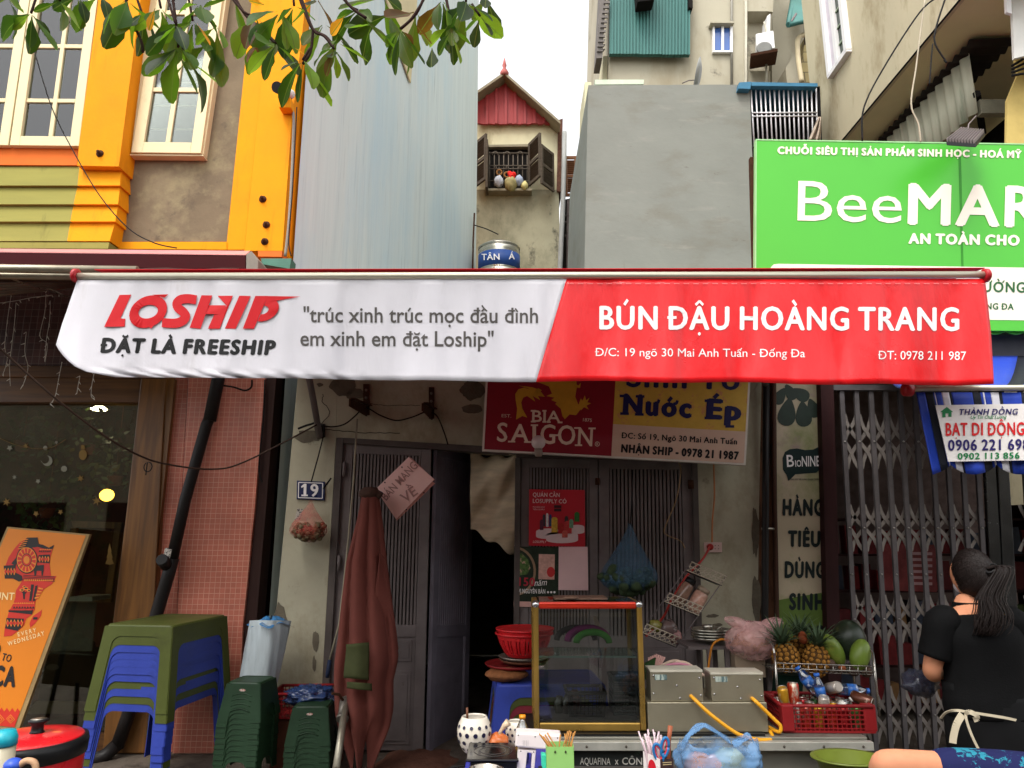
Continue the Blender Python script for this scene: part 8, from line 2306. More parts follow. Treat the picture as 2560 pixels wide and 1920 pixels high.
# straw box with scissors
sb=thing('straw_box','red and white tea carton used as a straw holder','box',P(1640,1920,3.3))
A3,B3_,C3=P(1608,1878,3.3),P(1650,1898,3.2),P(1682,1896,3.3)
def vwall(p,q,z1=None):
    p2,q2=Vector(p),Vector(q);return[p2,q2,Vector((q2.x,q2.y,ZT2)),Vector((p2.x,p2.y,ZT2))]
D3=A3+(C3-B3_)
o=MB();o.face(vwall(A3,B3_));o.face(vwall(D3,A3));o.obj('white_side',mat('carton_white',(226,216,212),0.5),sb,solid=0.002)
o=MB();o.face(vwall(B3_,C3));o.face(vwall(C3,D3));o.obj('brown_side',mat('carton_brown',(66,40,34),0.5,var=0.2),sb,solid=0.002)
nA=(Vector((B3_.y-A3.y,-(B3_.x-A3.x),0))).normalized()
if nA.y>0:nA=-nA
uA=Vector((B3_.x-A3.x,B3_.y-A3.y,0)).normalized();cA=lerp(A3,B3_,0.55);cA.z=min(A3.z,B3_.z)-0.05
o=MB();o.face([cA+nA*0.0025+uA*0.027*math.cos(a)+Vector((0,0,0.036*math.sin(a)))for a in[2*math.pi*k/24 for k in range(24)]]);o.obj('red_disc',mat('carton_red',(196,26,40),0.45),sb)
nB=Vector((C3.y-B3_.y,-(C3.x-B3_.x),0)).normalized()
if nB.y>0:nB=-nB
o=MB()
for k in range(2):
    a,b=lerp(B3_,C3,0.15),lerp(B3_,C3,0.85)
    o.face([a+nB*0.003+Vector((0,0,-0.012-k*0.008)),b+nB*0.003+Vector((0,0,-0.012-k*0.008)),b+nB*0.003+Vector((0,0,-0.015-k*0.008)),a+nB*0.003+Vector((0,0,-0.015-k*0.008))])
o.obj('print_lines',M_pc,sb)
o=MB();
def disc_s(px,py):
    a,b=ray(px,py);base=Vector((0,0,CAM_Z));d=Vector((a,1,b));t_=(cA-base).dot(nA)/d.dot(nA);return base+d*t_
text(o,'Teo',(1620,1916),(1646,1921),13,disc_s,0,lead=0.005);o.obj('lettering',M_print_white,sb)
M_straw=mat('clear_straw',(226,200,206),0.25,var=0.05,alpha=0.75)
for k in range(22):
    x0=1618+rr_.uniform(0,36);x1=x0+rr_.uniform(-22,16)-(10 if k<9 else 0);y1=rr_.uniform(1822,1850);Yk=3.27+rr_.uniform(0,0.05)
    a=Vector((P(x0,1900,Yk).x,Yk,ZT2+0.004));o=MB();o.tube([a,P(lerp(x0,x1,0.4),1880,Yk),P(x1,y1,Yk)],0.0035,6)
    tag(o.obj('drinking_straw',M_straw),'pinkish clear drinking straw standing in the tea carton','straw','straws in the tea carton')
sc=thing('scissors','scissors with blue and red handles standing in the tea carton','scissors',P(1654,1890,3.24))
o=MB();Ysc=3.225
for cx,cy,rx,ry,tl in((1646,1882,11,22,0.25),(1662,1868,9,24,-0.1)):
    o.tube([P(cx+rx*math.cos(a)+tl*ry*math.sin(a),cy+ry*math.sin(a),Ysc)for a in[2*math.pi*k/20 for k in range(21)]],0.0065,8)
o.obj('blue_handles',mat('handle_blue',(30,104,160),0.4),sc)
o=MB()
for cx,cy,rx,ry,tl in((1646,1882,7,17,0.25),(1662,1868,5.5,18,-0.1)):
    o.tube([P(cx+rx*math.cos(a)+tl*ry*math.sin(a),cy+ry*math.sin(a),Ysc)for a in[2*math.pi*k/20 for k in range(21)]],0.004,6)
o.obj('red_lining',mat('handle_red',(196,40,50),0.4),sc)
o=MB();o.prism([P(1648,1900,Ysc+0.01),P(1658,1898,Ysc+0.01),P(1650,1990,Ysc+0.01)],(0,0.003,0));o.obj('blades',M_steel,sc)
o=MB();o.tube([Vector((P(1668,1890,3.3).x,3.3,ZT2+0.005)),P(1672,1850,3.3),P(1676,1815,3.3)],[0.008,0.009,0.011],10);tag(o.obj('wooden_spoon',mat('brown_wood_handle',(150,84,56),0.55)),'thick brown wooden spoon handle sticking out of the tea carton','spoon')
# blue carrier bag
bb=thing('carrier_bag','translucent blue plastic carrier bag with tied handles','bag',(P(1800,1900,3.45).x,3.45,ZT2))
cB=P(1800,1912,3.45);
def f(u,v):
    a=2*math.pi*u
    z=lerp(ZT2+0.004,P(1800,1852,3.45).z,v)
    w=lerp(0.15,0.19,math.sin(math.pi*min(1,v*1.15)*0.62))*(1-0.14*max(0,v-0.7)/0.3)
    k=1+0.16*noise.noise(Vector((math.cos(a)*2.2,math.sin(a)*2.2,v*2.4)))+0.06*noise.noise(Vector((math.cos(a)*8,math.sin(a)*8,v*8)))
    return Vector((cB.x+w*math.cos(a)*k*1.02,3.45+0.6*w*math.sin(a)*k,z+(0.022*noise.noise(Vector((math.cos(a)*3,math.sin(a)*3,5)))if v>0.8 else 0)))
M_bf=film_mat('blue_bag_film',(110,152,196),0.55,0.18)
o=MB();o.grid(f,64,26,closed=True);o.obj('film',M_bf,bb)
o=MB()
def hb(pts,w):
    pp_=smooth_path([P(x,y,Y)for x,y,Y in pts],5)
    for i,(p,q)in enumerate(zip(pp_,pp_[1:])):
        ww=Vector((0.0,0.02+0.008*math.sin(i),0.006));o.face([p-ww,p+ww,q+ww,q-ww])
hb([(1706,1870,3.42),(1722,1838,3.42),(1752,1814,3.43),(1776,1820,3.43),(1806,1840,3.44),(1826,1856,3.44)],0.01)
hb([(1832,1862,3.5),(1856,1850,3.52),(1874,1838,3.52),(1886,1860,3.5)],0.01)
o.obj('handle',M_bf,bb,solid=0.003)
o=MB();
for x,y,r,m in((1750,1925,0.07,0),(1822,1915,0.075,1),(1790,1930,0.07,0)):o.mi=m;o.ball(P(x,y,3.46),(r,r*0.8,r),fn=bag_fn(x,0.15),n=20,m=12)
o.obj('contents',[mat('pinkish_fill',(206,150,120),0.7,var=0.3),mat('pale_green_fill',(150,160,130),0.6,var=0.3)],bb)

# ---------------------------------------------------------------- people
def skin(name,verts,edges,radii,m,parent,root=0,levels=2):
    me=bpy.data.meshes.new(name)
    me.from_pydata([tuple(v)for v in verts],edges,[])
    me.materials.append(m)
    o=bpy.data.objects.new(name,me);C.objects.link(o)
    md=o.modifiers.new('skin','SKIN');md.use_smooth_shade=True
    for i,r in enumerate(radii):
        d=me.skin_vertices[0].data[i];d.radius=r if isinstance(r,tuple)else(r,r);d.use_root=(i==root)
    s=o.modifiers.new('subdivision','SUBSURF');s.levels=s.render_levels=levels
    dg=bpy.context.evaluated_depsgraph_get()
    m2=bpy.data.meshes.new_from_object(o.evaluated_get(dg));
    bpy.data.objects.remove(o)
    o=bpy.data.objects.new(name,m2);C.objects.link(o)
    for p in m2.polygons:p.use_smooth=True
    o.parent=parent;o.matrix_parent_inverse=Matrix.Translation(-worldloc(parent))
    return o
M_skin=mat('warm_skin',(196,134,102),0.6,var=0.10,scale=10,subsurf=0.12)
M_shirt=mat('black_cotton',(7,7,8),0.85,var=0.25,scale=12,bump=0.15,bscale=120)
M_hair=mat('dark_brown_hair',(27,17,14),0.5,var=0.45,scale=26,stretch=(6,6,0.6),bump=0.5,bscale=26)
def hand(base,fwd,up,side,parent,m,s=1.0):
    """palm with five separate bent fingers; thumb leaves the side"""
    base,fwd,up,side=Vector(base),Vector(fwd).normalized(),Vector(up).normalized(),Vector(side).normalized()
    V=[base,base+fwd*0.035*s,base+fwd*0.075*s];E_=[(0,1),(1,2)];R_=[(0.022*s,0.018*s),(0.034*s,0.015*s),(0.036*s,0.013*s)]
    o=skin('hand_palm',V,E_,R_,m,parent,0,1)
    for k,(off,ln,cu)in enumerate(((-0.028,0.068,0.5),(-0.009,0.078,0.6),(0.010,0.072,0.65),(0.027,0.055,0.7))):
        p0=base+fwd*0.068*s+side*off*s;pts=[p0];d=fwd
        for j in range(3):
            d=(d-up*math.tan(cu*0.5)).normalized();pts.append(pts[-1]+d*ln/3*s)
        skin('finger',pts,[(0,1),(1,2),(2,3)],[0.0092*s,0.0086*s,0.0078*s,0.006*s],m,o,0,1)
    p0=base+fwd*0.025*s-side*0.024*s;pts=[p0,p0+(fwd*0.6-side*0.8)*0.028*s,p0+(fwd*0.9-side*0.6-up*0.3)*0.055*s,p0+(fwd*1.1-side*0.3-up*0.5)*0.075*s]
    skin('thumb',pts,[(0,1),(1,2),(2,3)],[0.013*s,0.011*s,0.0095*s,0.007*s],m,o,0,1)
    return o
YWm=3.9
def Wm(px,py,dy=0.0):return P(px,py,YWm+dy)
wm=thing('person','woman in black T-shirt with brown ponytail and white apron strings','person',(Wm(2450,1700).x,YWm,ZP))
bx=Wm(2452,1700).x
pel=Vector((bx+0.02,YWm,0.90));wst=Vector((bx+0.0,YWm-0.0,1.06));cst=Vector((Wm(2446,1600).x,YWm+0.0,1.26));shc=Vector((Wm(2440,1560).x,YWm+0.01,1.375));nk=Vector((Wm(2428,1528).x,YWm+0.03,1.44));hb_=Vector((Wm(2426,1495).x,YWm+0.05,1.50))
shL=Vector((Wm(2358,1580).x,YWm,1.345));shR=Vector((Wm(2534,1582).x,YWm,1.345))
elL=Vector((Wm(2336,1702).x,YWm+0.03,1.09));elR=Vector((Wm(2556,1710).x,YWm+0.05,1.08))
wrL=Vector((Wm(2352,1712).x+0.16,YWm+0.25,1.05));wrR=Vector((Wm(2520,1740).x,YWm+0.28,1.03))
hipL,hipR=pel+Vector((-0.09,0,-0.06)),pel+Vector((0.09,0,-0.06))
V=[pel,wst,cst,shc,nk,hb_,shL,elL,wrL,shR,elR,wrR,hipL,hipL+Vector((-0.01,-0.02,-0.36)),Vector((hipL.x-0.01,YWm+0.01,ZP+0.07)),hipR,hipR+Vector((0.01,-0.01,-0.36)),Vector((hipR.x+0.01,YWm+0.02,ZP+0.07)),Vector((hipL.x-0.02,YWm+0.14,ZP+0.035)),Vector((hipR.x+0.02,YWm+0.15,ZP+0.035))]
E_=[(0,1),(1,2),(2,3),(3,4),(4,5),(3,6),(6,7),(7,8),(3,9),(9,10),(10,11),(0,12),(12,13),(13,14),(0,15),(15,16),(16,17),(14,18),(17,19)]
Rd=[(0.12,0.09),(0.11,0.08),(0.12,0.085),(0.09,0.07),(0.052,0.052),(0.05,0.05),(0.062,0.062),(0.046,0.046),(0.03,0.03),(0.062,0.062),(0.046,0.046),(0.03,0.03),(0.10,0.10),(0.06,0.06),(0.045,0.045),(0.10,0.10),(0.06,0.06),(0.045,0.045),(0.034,0.025),(0.034,0.025)]
body=skin('body',V,E_,Rd,M_skin,wm)
# clothing follows the same skeleton, a little larger
def clothes(name,idx,grow,m,ends=None):
    vv,mp_=[],{}
    for i in idx:mp_[i]=len(vv);vv.append(V[i])
    rad=[tuple(a+grow for a in(Rd[i]if isinstance(Rd[i],tuple)else(Rd[i],Rd[i])))for i in idx]
    ee=[(mp_[a],mp_[b])for a,b in E_ if a in mp_ and b in mp_]
    if ends:
        for i,j,t,g in ends:
            mp_e=len(vv);vv.append(lerp(V[i],V[j],t));rad.append((g,g));ee.append((mp_[i],mp_e))
    return skin(name,vv,ee,rad,m,wm)
def loft(name,secs,m,n=32,solid=0.004):
    """closed elliptical sections (centre, rx, ry) joined into one garment"""
    o=MB()
    cs_=smooth_path([q[0]for q in secs],3);rx_=smooth_path([(q[1],q[2],0)for q in secs],3)
    N_=len(cs_)-1
    def f(u,v):
        i=round(v*N_);a=2*math.pi*u
        k=1+0.022*noise.noise(Vector((math.cos(a)*2.5,math.sin(a)*2.5,i*0.35)))
        return cs_[i]+Vector((math.copysign(abs(math.cos(a))**0.85,math.cos(a))*rx_[i].x*k,math.copysign(abs(math.sin(a))**0.85,math.sin(a))*rx_[i].y*k,0))
    o.grid(f,n,N_,closed=True)
    return o.obj(name,m,wm,solid=solid)
def at_(p,z,dx=0,dy=0):return Vector((p.x+dx,p.y+dy,z))
loft('black_shirt',[(nk+Vector((0,0,0.012)),0.06,0.058),(at_(nk,1.415),0.085,0.07),(at_(shc,1.392),0.16,0.082),(at_(shc,1.355,0.01),0.212,0.1),(at_(cst,1.28,0.01),0.212,0.122),(at_(cst,1.18,0.015),0.196,0.12),(at_(wst,1.06,0.02),0.19,0.116),(at_(wst,0.97),0.19,0.125),(at_(pel,0.90),0.205,0.135)],M_shirt)
for s_,e_ in((shL,elL),(shR,elR)):
    o=MB();q=lerp(s_,e_,0.66);inn=s_+(Vector((bx,s_.y,s_.z))-s_)*0.35+Vector((0,0,0.02))
    o.tube(smooth_path([inn,s_+Vector((0,0,0.004)),lerp(s_,e_,0.3),q],4),[0.07,0.074,0.079,0.082,0.083,0.083,0.082,0.081,0.08,0.079,0.078,0.078,0.077],20,caps=False)
    o.obj('sleeve',M_shirt,wm,solid=0.004)
M_tro=mat('black_trousers',(13,13,14),0.85,var=0.2)
loft('black_skirt',[(at_(pel,1.0),0.178,0.118),(at_(pel,0.92),0.198,0.132),(at_(pel,0.82),0.212,0.145),(at_(pel,0.6),0.205,0.15),(at_(pel,0.42),0.2,0.15)],M_tro)
clothes('black_trousers',[13,14,16,17],0.02,M_tro)
# head with features, seen three-quarters from behind
hc=Vector((Wm(2440,1456).x,YWm+0.06,1.585));hq=Euler((-0.12,0.0,0.2))
def headf(u):
    k=1.0
    if u.y>0.5 and u.z<0:k*=1-0.08*(-u.z)
    return k
o=MB();o.ball(hc,(0.074,0.094,0.112),hq,28,20,headf)
fq=hq.to_matrix()
o.ball(hc+fq@Vector((0,0.092,-0.02)),(0.012,0.02,0.022),hq,10,8);o.obj('head',M_skin,wm)
o=MB()
for s in(-1,1):o.ball(hc+fq@Vector((s*0.03,0.083,0.006)),(0.012,0.008,0.007),hq,10,8)
o.obj('eyes',M_print_black,wm)
o=MB();o.ball(hc+fq@Vector((-0.074,-0.002,-0.012)),(0.009,0.02,0.032),Euler((0.2,0.1,0.75)),14,10);o.ball(hc+fq@Vector((-0.08,-0.004,-0.012)),(0.006,0.012,0.022),Euler((0.2,0.1,0.75)),10,8);o.ball(hc+fq@Vector((0.074,-0.002,-0.012)),(0.009,0.02,0.032),Euler((0.2,-0.1,0.35)),14,10);o.obj('ear',M_skin,wm)
o=MB();o.ball(hc+fq@Vector((-0.079,-0.002,-0.05)),0.004,n=8,m=6);o.obj('earring',M_steel,wm)
o=MB();o.ball(hc+fq@Vector((0,0.036,-0.05)),(0.056,0.056,0.042),hq,20,14);o.obj('face_mask',mat('mask_pale',(196,186,190),0.7),wm)
rr_h=random.Random(12)
def hairf(u):
    k=1+0.006*math.sin(math.atan2(u.y,u.x)*16+u.z*2)*max(0,1-abs(u.z))+0.02*noise.noise(u*5)
    if u.y>0.35:k*=1-0.22*(u.y-0.35)-0.18*max(0,-u.z+0.2)
    if u.z<-0.6:k*=1-0.2*(-u.z-0.6)
    return k
o=MB();o.ball(hc+fq@Vector((0.004,-0.034,0.004)),(0.1,0.108,0.134),hq,48,28,hairf)
tie=Vector((0.06,-0.92,0.15)).normalized()
for k in range(620):
    u0=Vector((rr_h.gauss(0,1),rr_h.uniform(-0.9,0.62),rr_h.gauss(0.15,0.75))).normalized()
    if u0.z<-0.75:continue
    q=[]
    for j in range(9):
        w_=(u0*(1-j/8)+tie*(j/8)+Vector((0,0,0.12*math.sin(math.pi*j/8)))).normalized();k_=hairf(w_)*rr_h.uniform(1.0,1.012)+0.012
        q.append(hc+fq@Vector((0.004+w_.x*0.1*k_,-0.034+w_.y*0.106*k_,0.004+w_.z*0.134*k_)))
    o.tube(q,[0.0008]+[0.0016]*7+[0.0012],4,caps=False)
ho=o.obj('hair',M_hair,wm)
p0=hc+fq@Vector((0.01,-0.138,0.03));pt_=[p0,p0+Vector((0.04,-0.045,0.0)),Wm(2474,1490,-0.12),Wm(2480,1530,-0.13),Wm(2474,1565,-0.13),Wm(2460,1592,-0.12)]
o=MB()
rr_=random.Random(9)
pth=smooth_path(pt_,5)
for k in range(420):
    ox,oy=rr_.gauss(0,0.02),rr_.gauss(0,0.016);ph=rr_.random()*6;L_=rr_.uniform(0.75,1.0)
    n_=int(len(pth)*L_);q=[]
    for i in range(n_):
        v=i/len(pth);sp_=0.35+1.2*min(1,v*1.6)-(max(0,v-0.75)*1.6)
        q.append(pth[i]+Vector((ox*sp_+0.006*math.sin(v*9+ph),oy*sp_,0.004*math.sin(v*14+ph))))
    o.tube(q,[0.0028*(1-0.75*i/n_)+0.0006 for i in range(n_)],4)
o.obj('ponytail',M_hair,wm)
o=MB();o.tube([p0+Vector((0.025*math.cos(a),0.02*math.sin(a)-0.012,0.022*math.sin(a+1)))for a in[k*0.4 for k in range(17)]],0.006,6);o.obj('hair_tie',M_print_black,wm)
# apron strings
M_ap=mat('apron_white',(196,184,160),0.85,var=0.08)
zwa=Wm(2400,1776,-0.14).z
o=MB()
def ribbon(pts,w):
    q=smooth_path(pts,5)
    for i,(a,b)in enumerate(zip(q,q[1:])):
        d=(b-a).normalized();s_=d.cross(Vector((0,1,0))).normalized()*w/2
        o.face([a-s_,a+s_,b+s_,b-s_])
yb_=-0.165
ribbon([Wm(2352,1796,-0.08),Wm(2366,1781,-0.12),Wm(2390,1776,yb_),Wm(2420,1780,yb_),Wm(2460,1786,yb_),Wm(2520,1796,-0.15),Wm(2570,1808,-0.1)],0.012)
ribbon([Wm(2406,1786,yb_-0.01),Wm(2392,1810,yb_-0.015),Wm(2384,1840,yb_-0.012),Wm(2382,1858,yb_-0.01)],0.034)
ribbon([Wm(2414,1782,yb_-0.012),Wm(2416,1800,yb_-0.015),Wm(2430,1840,yb_-0.01),Wm(2455,1890,yb_+0.0),Wm(2474,1925,yb_+0.01)],0.012)
ribbon([Wm(2412,1784,yb_-0.014),Wm(2425,1780,yb_-0.03),Wm(2440,1788,yb_-0.03),Wm(2444,1796,yb_-0.02),Wm(2434,1800,yb_-0.018)],0.022)
o.obj('apron_strings',M_ap,wm,solid=0.003)
o=MB();o.grid(lambda u,v:Vector((pel.x+0.2*math.cos(lerp(-0.35,math.pi+0.35,u)),YWm+0.155*math.sin(lerp(-0.35,math.pi+0.35,u))+0.01,lerp(1.06,0.5,v))),24,10);o.obj('apron',M_shirt,wm,solid=0.004)
hand(wrL,(0.25,0.9,-0.15),(0,0.1,1),(1,0,0),wm,M_skin)
hand(wrR,(-0.35,0.9,-0.15),(0,0.1,1),(-1,0,0),wm,M_skin)
o=MB();o.ball(Vector((wrL.x-0.12,wrL.y+0.02,1.0)),(0.09,0.07,0.06),fn=bag_fn(5,0.35),n=24,m=14);tag(o.obj('held_bag',film_mat('blue_red_film',(44,46,60),0.7)),'small dark blue plastic bag held by the woman','bag')
# seated customer at the lower right
YSt=2.55
sp2=thing('person','seated customer in floral navy shirt resting a bare arm forward','person',P(2560,1990,YSt+0.1)*1.0)
sp2.location=(P(2560,1900,YSt).x,YSt,0.0)
shx=P(2470,1935,YSt);elb=P(2196,1905,YSt+0.03)
tx=shx.x+0.2
pel2=Vector((tx+0.14,YSt+0.02,0.50));ch2=Vector((tx+0.0,YSt+0.03,0.86));up2=Vector((tx-0.02,YSt+0.03,1.0));nk2=Vector((tx+0.14,YSt+0.05,1.03));hd2=Vector((tx+0.27,YSt+0.07,1.08))
sR2=Vector((tx+0.17,YSt+0.05,0.99));eR2=Vector((tx+0.26,YSt+0.14,0.74));wR2=Vector((tx+0.16,YSt+0.34,0.64))
wr2=Vector((elb.x+0.1,elb.y+0.2,0.86))
kL,kR=Vector((tx-0.18,YSt+0.28,0.5)),Vector((tx+0.26,YSt+0.34,0.5))
aL,aR=Vector((kL.x,kL.y+0.02,0.09)),Vector((kR.x,kR.y+0.02,0.22))
V=[pel2,ch2,up2,nk2,hd2,shx,elb,wr2,sR2,eR2,wR2,kL,aL,kR,aR,aL+Vector((-0.02,0.12,-0.05)),aR+Vector((0.02,0.12,-0.05))]
E_=[(0,1),(1,2),(2,3),(3,4),(2,5),(5,6),(6,7),(2,8),(8,9),(9,10),(0,11),(11,12),(0,13),(13,14),(12,15),(14,16)]
Rd=[(0.15,0.13),(0.14,0.11),(0.11,0.09),(0.055,0.055),(0.05,0.05),(0.066,0.066),(0.047,0.047),(0.03,0.03),(0.062,0.062),(0.045,0.045),(0.03,0.03),(0.075,0.075),(0.042,0.042),(0.075,0.075),(0.042,0.042),(0.033,0.025),(0.033,0.025)]
wm=sp2
skin('body',V,E_,Rd,M_skin,sp2)
m_fl=mat('floral_navy',(28,32,72),0.8,var=0.1,stain=[((40,120,140),13,0.57,0.575,(1,1,1)),((206,206,216),9,0.63,0.635,(1,1,1)),((190,40,56),11,0.62,0.625,(1,1,1))])
clothes('floral_shirt',[0,1,2,5,8],0.02,m_fl,[(2,3,0.4,0.075),(5,6,0.56,0.064),(8,9,0.55,0.068)])
clothes('dark_trousers',[0,11,12,13,14],0.03,mat('denim_dark',(36,40,56),0.85,var=0.2))
hc2=hd2+Vector((0.01,0.03,0.07))
o=MB();o.ball(hc2,(0.075,0.094,0.112),Euler((0.2,0,0.6)),24,16);o.ball(hc2+Vector((-0.05,0.08,-0.02)),(0.012,0.018,0.02),n=10,m=8);o.obj('head',M_skin,sp2)
o=MB();o.ball(hc2+Vector((0.01,-0.02,0.025)),(0.086,0.098,0.108),Euler((0.2,0,0.6)),32,20,hairf);o.obj('hair',M_hair,sp2)
hand(wr2,(0.2,0.8,-0.5),(0,0.5,0.8),(1,0,0),sp2,M_skin)
hand(wR2,(-0.3,0.8,-0.4),(0,0.4,0.9),(-1,0,0),sp2,M_skin)
place_shell('plastic_stool','green plastic stool under the seated customer','stool',None,M_sgreen,(pel2.x,pel2.y,0.0),0.2,(0.28,0.28,0.37,0.05,0.16,0.06,0.04,0.04))

# ---------------------------------------------------------------- overhanging tree
tr=thing('street_tree','leafy tree branch with broad glossy leaves hanging over the top','tree',(-5.2,1.5,0.0))
M_bark=mat('grey_bark',(84,70,58),0.9,var=0.3,scale=10,bump=0.6,bscale=30)
L1_=leaf_mat('leaf_dark',(28,54,22),(76,118,22));L2_=leaf_mat('leaf_mid',(50,86,26),(120,168,34));L3_=leaf_mat('leaf_bright',(80,122,32),(160,204,52));L4_=leaf_mat('leaf_yellow',(222,150,24),(250,180,40));LV_=leaf_mat('leaf_vein',(84,108,48),(130,160,60));L5_=leaf_mat('leaf_reddish',(84,60,30),(130,100,30))
o=MB();o.tube(smooth_path([(-5.2,1.5,0),(-5.1,1.5,1.5),(-4.9,1.6,3.2),(-4.2,1.9,4.4),(-3.0,2.2,4.75),(-1.5,2.5,4.7),(-0.4,2.7,4.5),(0.2,2.8,4.3)],4),[0.17]*6+[0.15]*5+[0.11]*5+[0.08]*5+[0.06]*4+[0.05]*2+[0.03]*2,10);o.obj('trunk',M_bark,tr)
rl=random.Random(21)
leafmb={0:MB(),1:MB(),2:MB(),3:MB(),4:MB()}
def leaf_(mi,base,d,L_,w,roll,curl):
    d=Vector(d).normalized();s_=d.cross(Vector((0,0,1)))
    s_=s_.normalized()if s_.length>0.05 else Vector((1,0,0))
    s_=Matrix.Rotation(roll,3,d)@s_;n_=s_.cross(d)
    mb=leafmb[mi]
    rows=[]
    for i in range(9):
        t=i/8
        wd=w*(math.sin(math.pi*(t**1.35)*0.93+0.05))*(0.55+0.55*t)*(1+0.06*math.sin(t*19+roll*5))
        if i==0:wd=w*0.05
        c_=base+d*L_*t+n_*curl*L_*t*t
        wv=0.05*w*math.sin(t*13+roll*9)
        rows.append([c_-s_*wd+n_*(wd*0.3+wv),c_-s_*wd*0.5+n_*wd*0.09,c_-s_*0.0016,c_+s_*0.0016,c_+s_*wd*0.5+n_*wd*0.09,c_+s_*wd+n_*(wd*0.3-wv)])
    v_=[[mb.bm.verts.new(p)for p in r]for r in rows]
    for a,b in zip(v_,v_[1:]):
        for k in range(5):
            f=mb.bm.faces.new((a[k],a[k+1],b[k+1],b[k]));f.smooth=k!=2;f.material_index=1 if k==2 else 0
tw=MB()
def cluster(px,py,n,Y,L_=46,spread=1.0,down=0.75,kinds=(0,0,1,1,2),twig=None,fixed=None):
    c_=P(px,py,Y)
    s=Y/FPX
    if twig:tw.tube(smooth_path([P(x,y,Y+dy)for x,y,dy in twig]+[c_],4),0.0055,5)
    a0=rl.random()*6
    for k in range(n):
        a=a0+2*math.pi*k/n+rl.uniform(-0.35,0.35)
        dn=rl.uniform(down-0.45,down+0.5)
        d=Vector((math.cos(a)*spread,math.sin(a)*spread*0.75,-dn))
        mi=kinds[rl.randrange(len(kinds))]
        l_=L_*s*rl.uniform(0.6,1.35)*2.1
        leaf_(mi,c_+d.normalized()*0.015,d,l_,l_*rl.uniform(0.2,0.26),rl.uniform(-0.8,0.8),rl.uniform(-0.45,0.2))
YL=2.7
cl=[(78,33,5,((92,-10,0),)),(150,2,5,((150,-60,0),)),(196,-8,4,None),(318,0,6,((312,-60,0),)),(355,34,6,((340,-10,0),)),(402,20,6,((390,-40,0),)),(440,62,7,((420,0,0),)),(482,52,7,((470,-10,0),)),(500,10,6,None),
      (445,118,7,((452,70,0),)),(470,150,4,((450,110,0),)),(540,66,4,((500,30,0),)),(520,110,3,None),(640,40,6,((575,-10,0),(610,30,0))),(672,84,7,((650,60,0),)),(700,30,6,None),(735,14,5,((730,-40,0),)),(690,110,5,None),
      (757,150,6,((775,120,0),)),(835,122,7,((752,-10,0),(783,74,0),(810,90,0))),(848,96,4,None),(810,60,3,None),(895,25,7,((850,-20,0),(875,14,0))),(930,60,4,None),(1000,72,8,((1065,-10,0),(1030,45,0))),(1040,30,4,None),(975,36,3,None),
      (1126,64,6,((1118,20,0),(1124,45,0))),(1105,0,6,None),(1165,4,7,((1160,-50,0),)),(1200,40,4,((1180,10,0),)),(1215,-8,5,None),(585,-10,5,None),(790,-6,5,None),(960,-8,5,None),(250,-12,3,None),(20,-6,3,None)]
for px,py,n,twg in cl:
    cluster(px,py,max(3,n-2),YL+rl.uniform(-0.12,0.12),51,0.85,0.9,(0,0,0,0,1,1,1,2,4)if px>600 else(0,0,1,1,1,2),twg)
def one(mi,x0,y0,x1,y1,wpx,roll=0.3,Y=YL-0.12,curl=0.0):
    a,b=P(x0,y0,Y),P(x1,y1,Y);leaf_(mi,a,b-a,(b-a).length,wpx*Y/FPX,roll,curl)
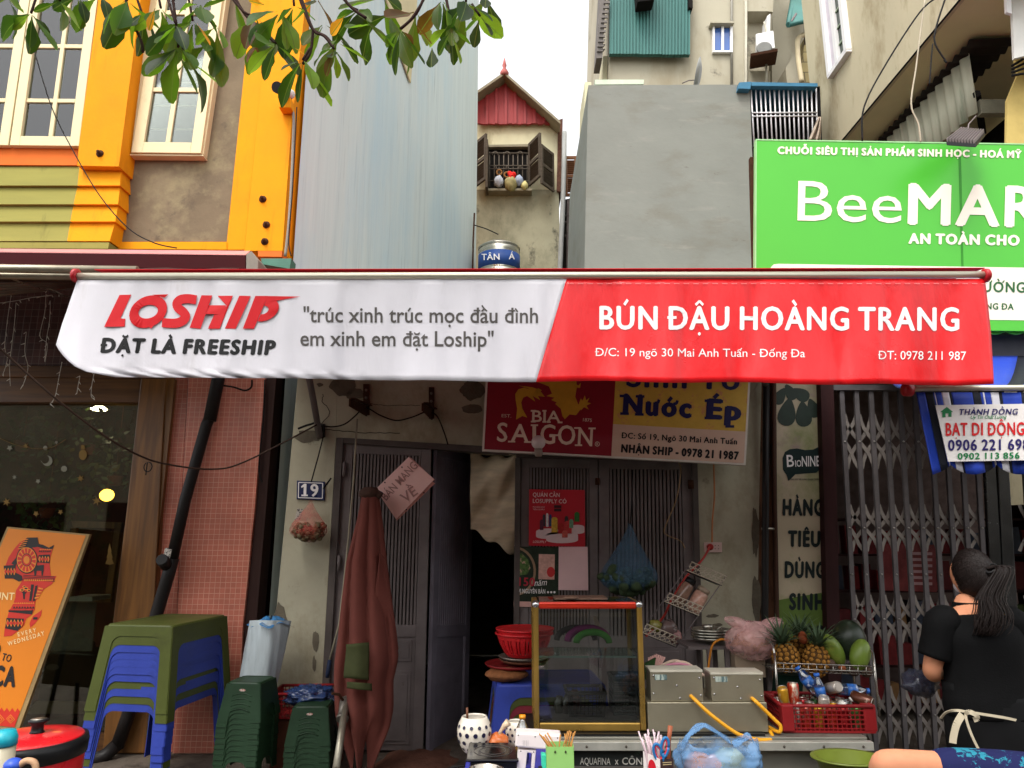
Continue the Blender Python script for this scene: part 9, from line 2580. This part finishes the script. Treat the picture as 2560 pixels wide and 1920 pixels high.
for q in((3,388,20,372,76,14),(3,492,58,524,112,13),(3,862,40,828,88,20),(3,660,12,622,2,14),(3,736,120,760,136,9),(2,1128,80,1150,158,22),(0,1125,80,1096,138,20),(1,84,40,140,125,20),(0,80,38,74,118,19),(2,74,36,28,74,17),(1,440,122,492,232,14),(2,470,150,540,205,17),(0,757,160,744,256,15),(0,690,110,660,200,22),(4,836,125,815,190,18),(2,850,110,920,155,20),(0,1000,80,988,188,22),(0,1004,78,1060,160,24),(4,1034,58,1078,110,18),(0,1080,120,1078,168,20)):one(*q)
for mb,m,nm in((leafmb[0],L1_,'dark_foliage'),(leafmb[1],L2_,'green_foliage'),(leafmb[2],L3_,'bright_foliage'),(leafmb[3],L4_,'yellow_foliage'),(leafmb[4],L5_,'reddish_foliage')):mb.obj(nm,[m,LV_],tr)
for pts in(((-60,-60),(90,-15),(330,-30),(580,-20)),((580,-20),(612,35),(650,70),(690,110)),((740,-30),(762,30),(783,74),(815,92),(838,122)),((783,74),(776,130),(757,160)),((845,-20),(880,20),(915,45)),((1066,-20),(1040,35),(1002,72)),((1110,-30),(1122,30),(1126,64)),((310,-20),(325,40),(352,100),(357,130)),((430,-20),(440,60),(446,118)),((580,-20),(900,-40),(1220,-30))):
    tw.tube(smooth_path([P(x,y,YL)for x,y in pts],5),0.0065,6)
tw.tube(smooth_path([P(40,-20,YL),Vector((-1.6,2.5,4.5))]),0.012,6);tw.tube(smooth_path([P(600,-30,YL),Vector((-0.6,2.66,4.5))]),0.012,6);tw.tube(smooth_path([P(1150,-30,YL),Vector((0.1,2.8,4.3))]),0.01,6)
tw.obj('twigs',mat('dark_twig',(58,40,36),0.8,var=0.2),tr)

o=MB()
rc=random.Random(3)
for k in range(1500):
    x,y,z=rc.uniform(-6,4.5),rc.uniform(-3.4,2.6),rc.uniform(4.4,7.4)
    if((x+0.8)/5.4)**2+((y+0.4)/3.1)**2+((z-5.9)/1.6)**2>1 or z<CAM_Z+0.98*max(0,y)+1.6:continue
    d=Vector((rc.gauss(0,1),rc.gauss(0,1),rc.gauss(-0.7,0.5))).normalized();s_=d.orthogonal().normalized();s_=Matrix.Rotation(rc.random()*6,3,d)@s_
    b0=Vector((x,y,z));L_=rc.uniform(0.16,0.3);w_=L_*0.26
    o.face([b0,b0+d*L_*0.35-s_*w_*0.7,b0+d*L_*0.8-s_*w_,b0+d*L_,b0+d*L_*0.8+s_*w_,b0+d*L_*0.35+s_*w_*0.7])
o.obj('crown',L1_,tr)  # unseen part of the crown, put in overhead to shade banner and stall
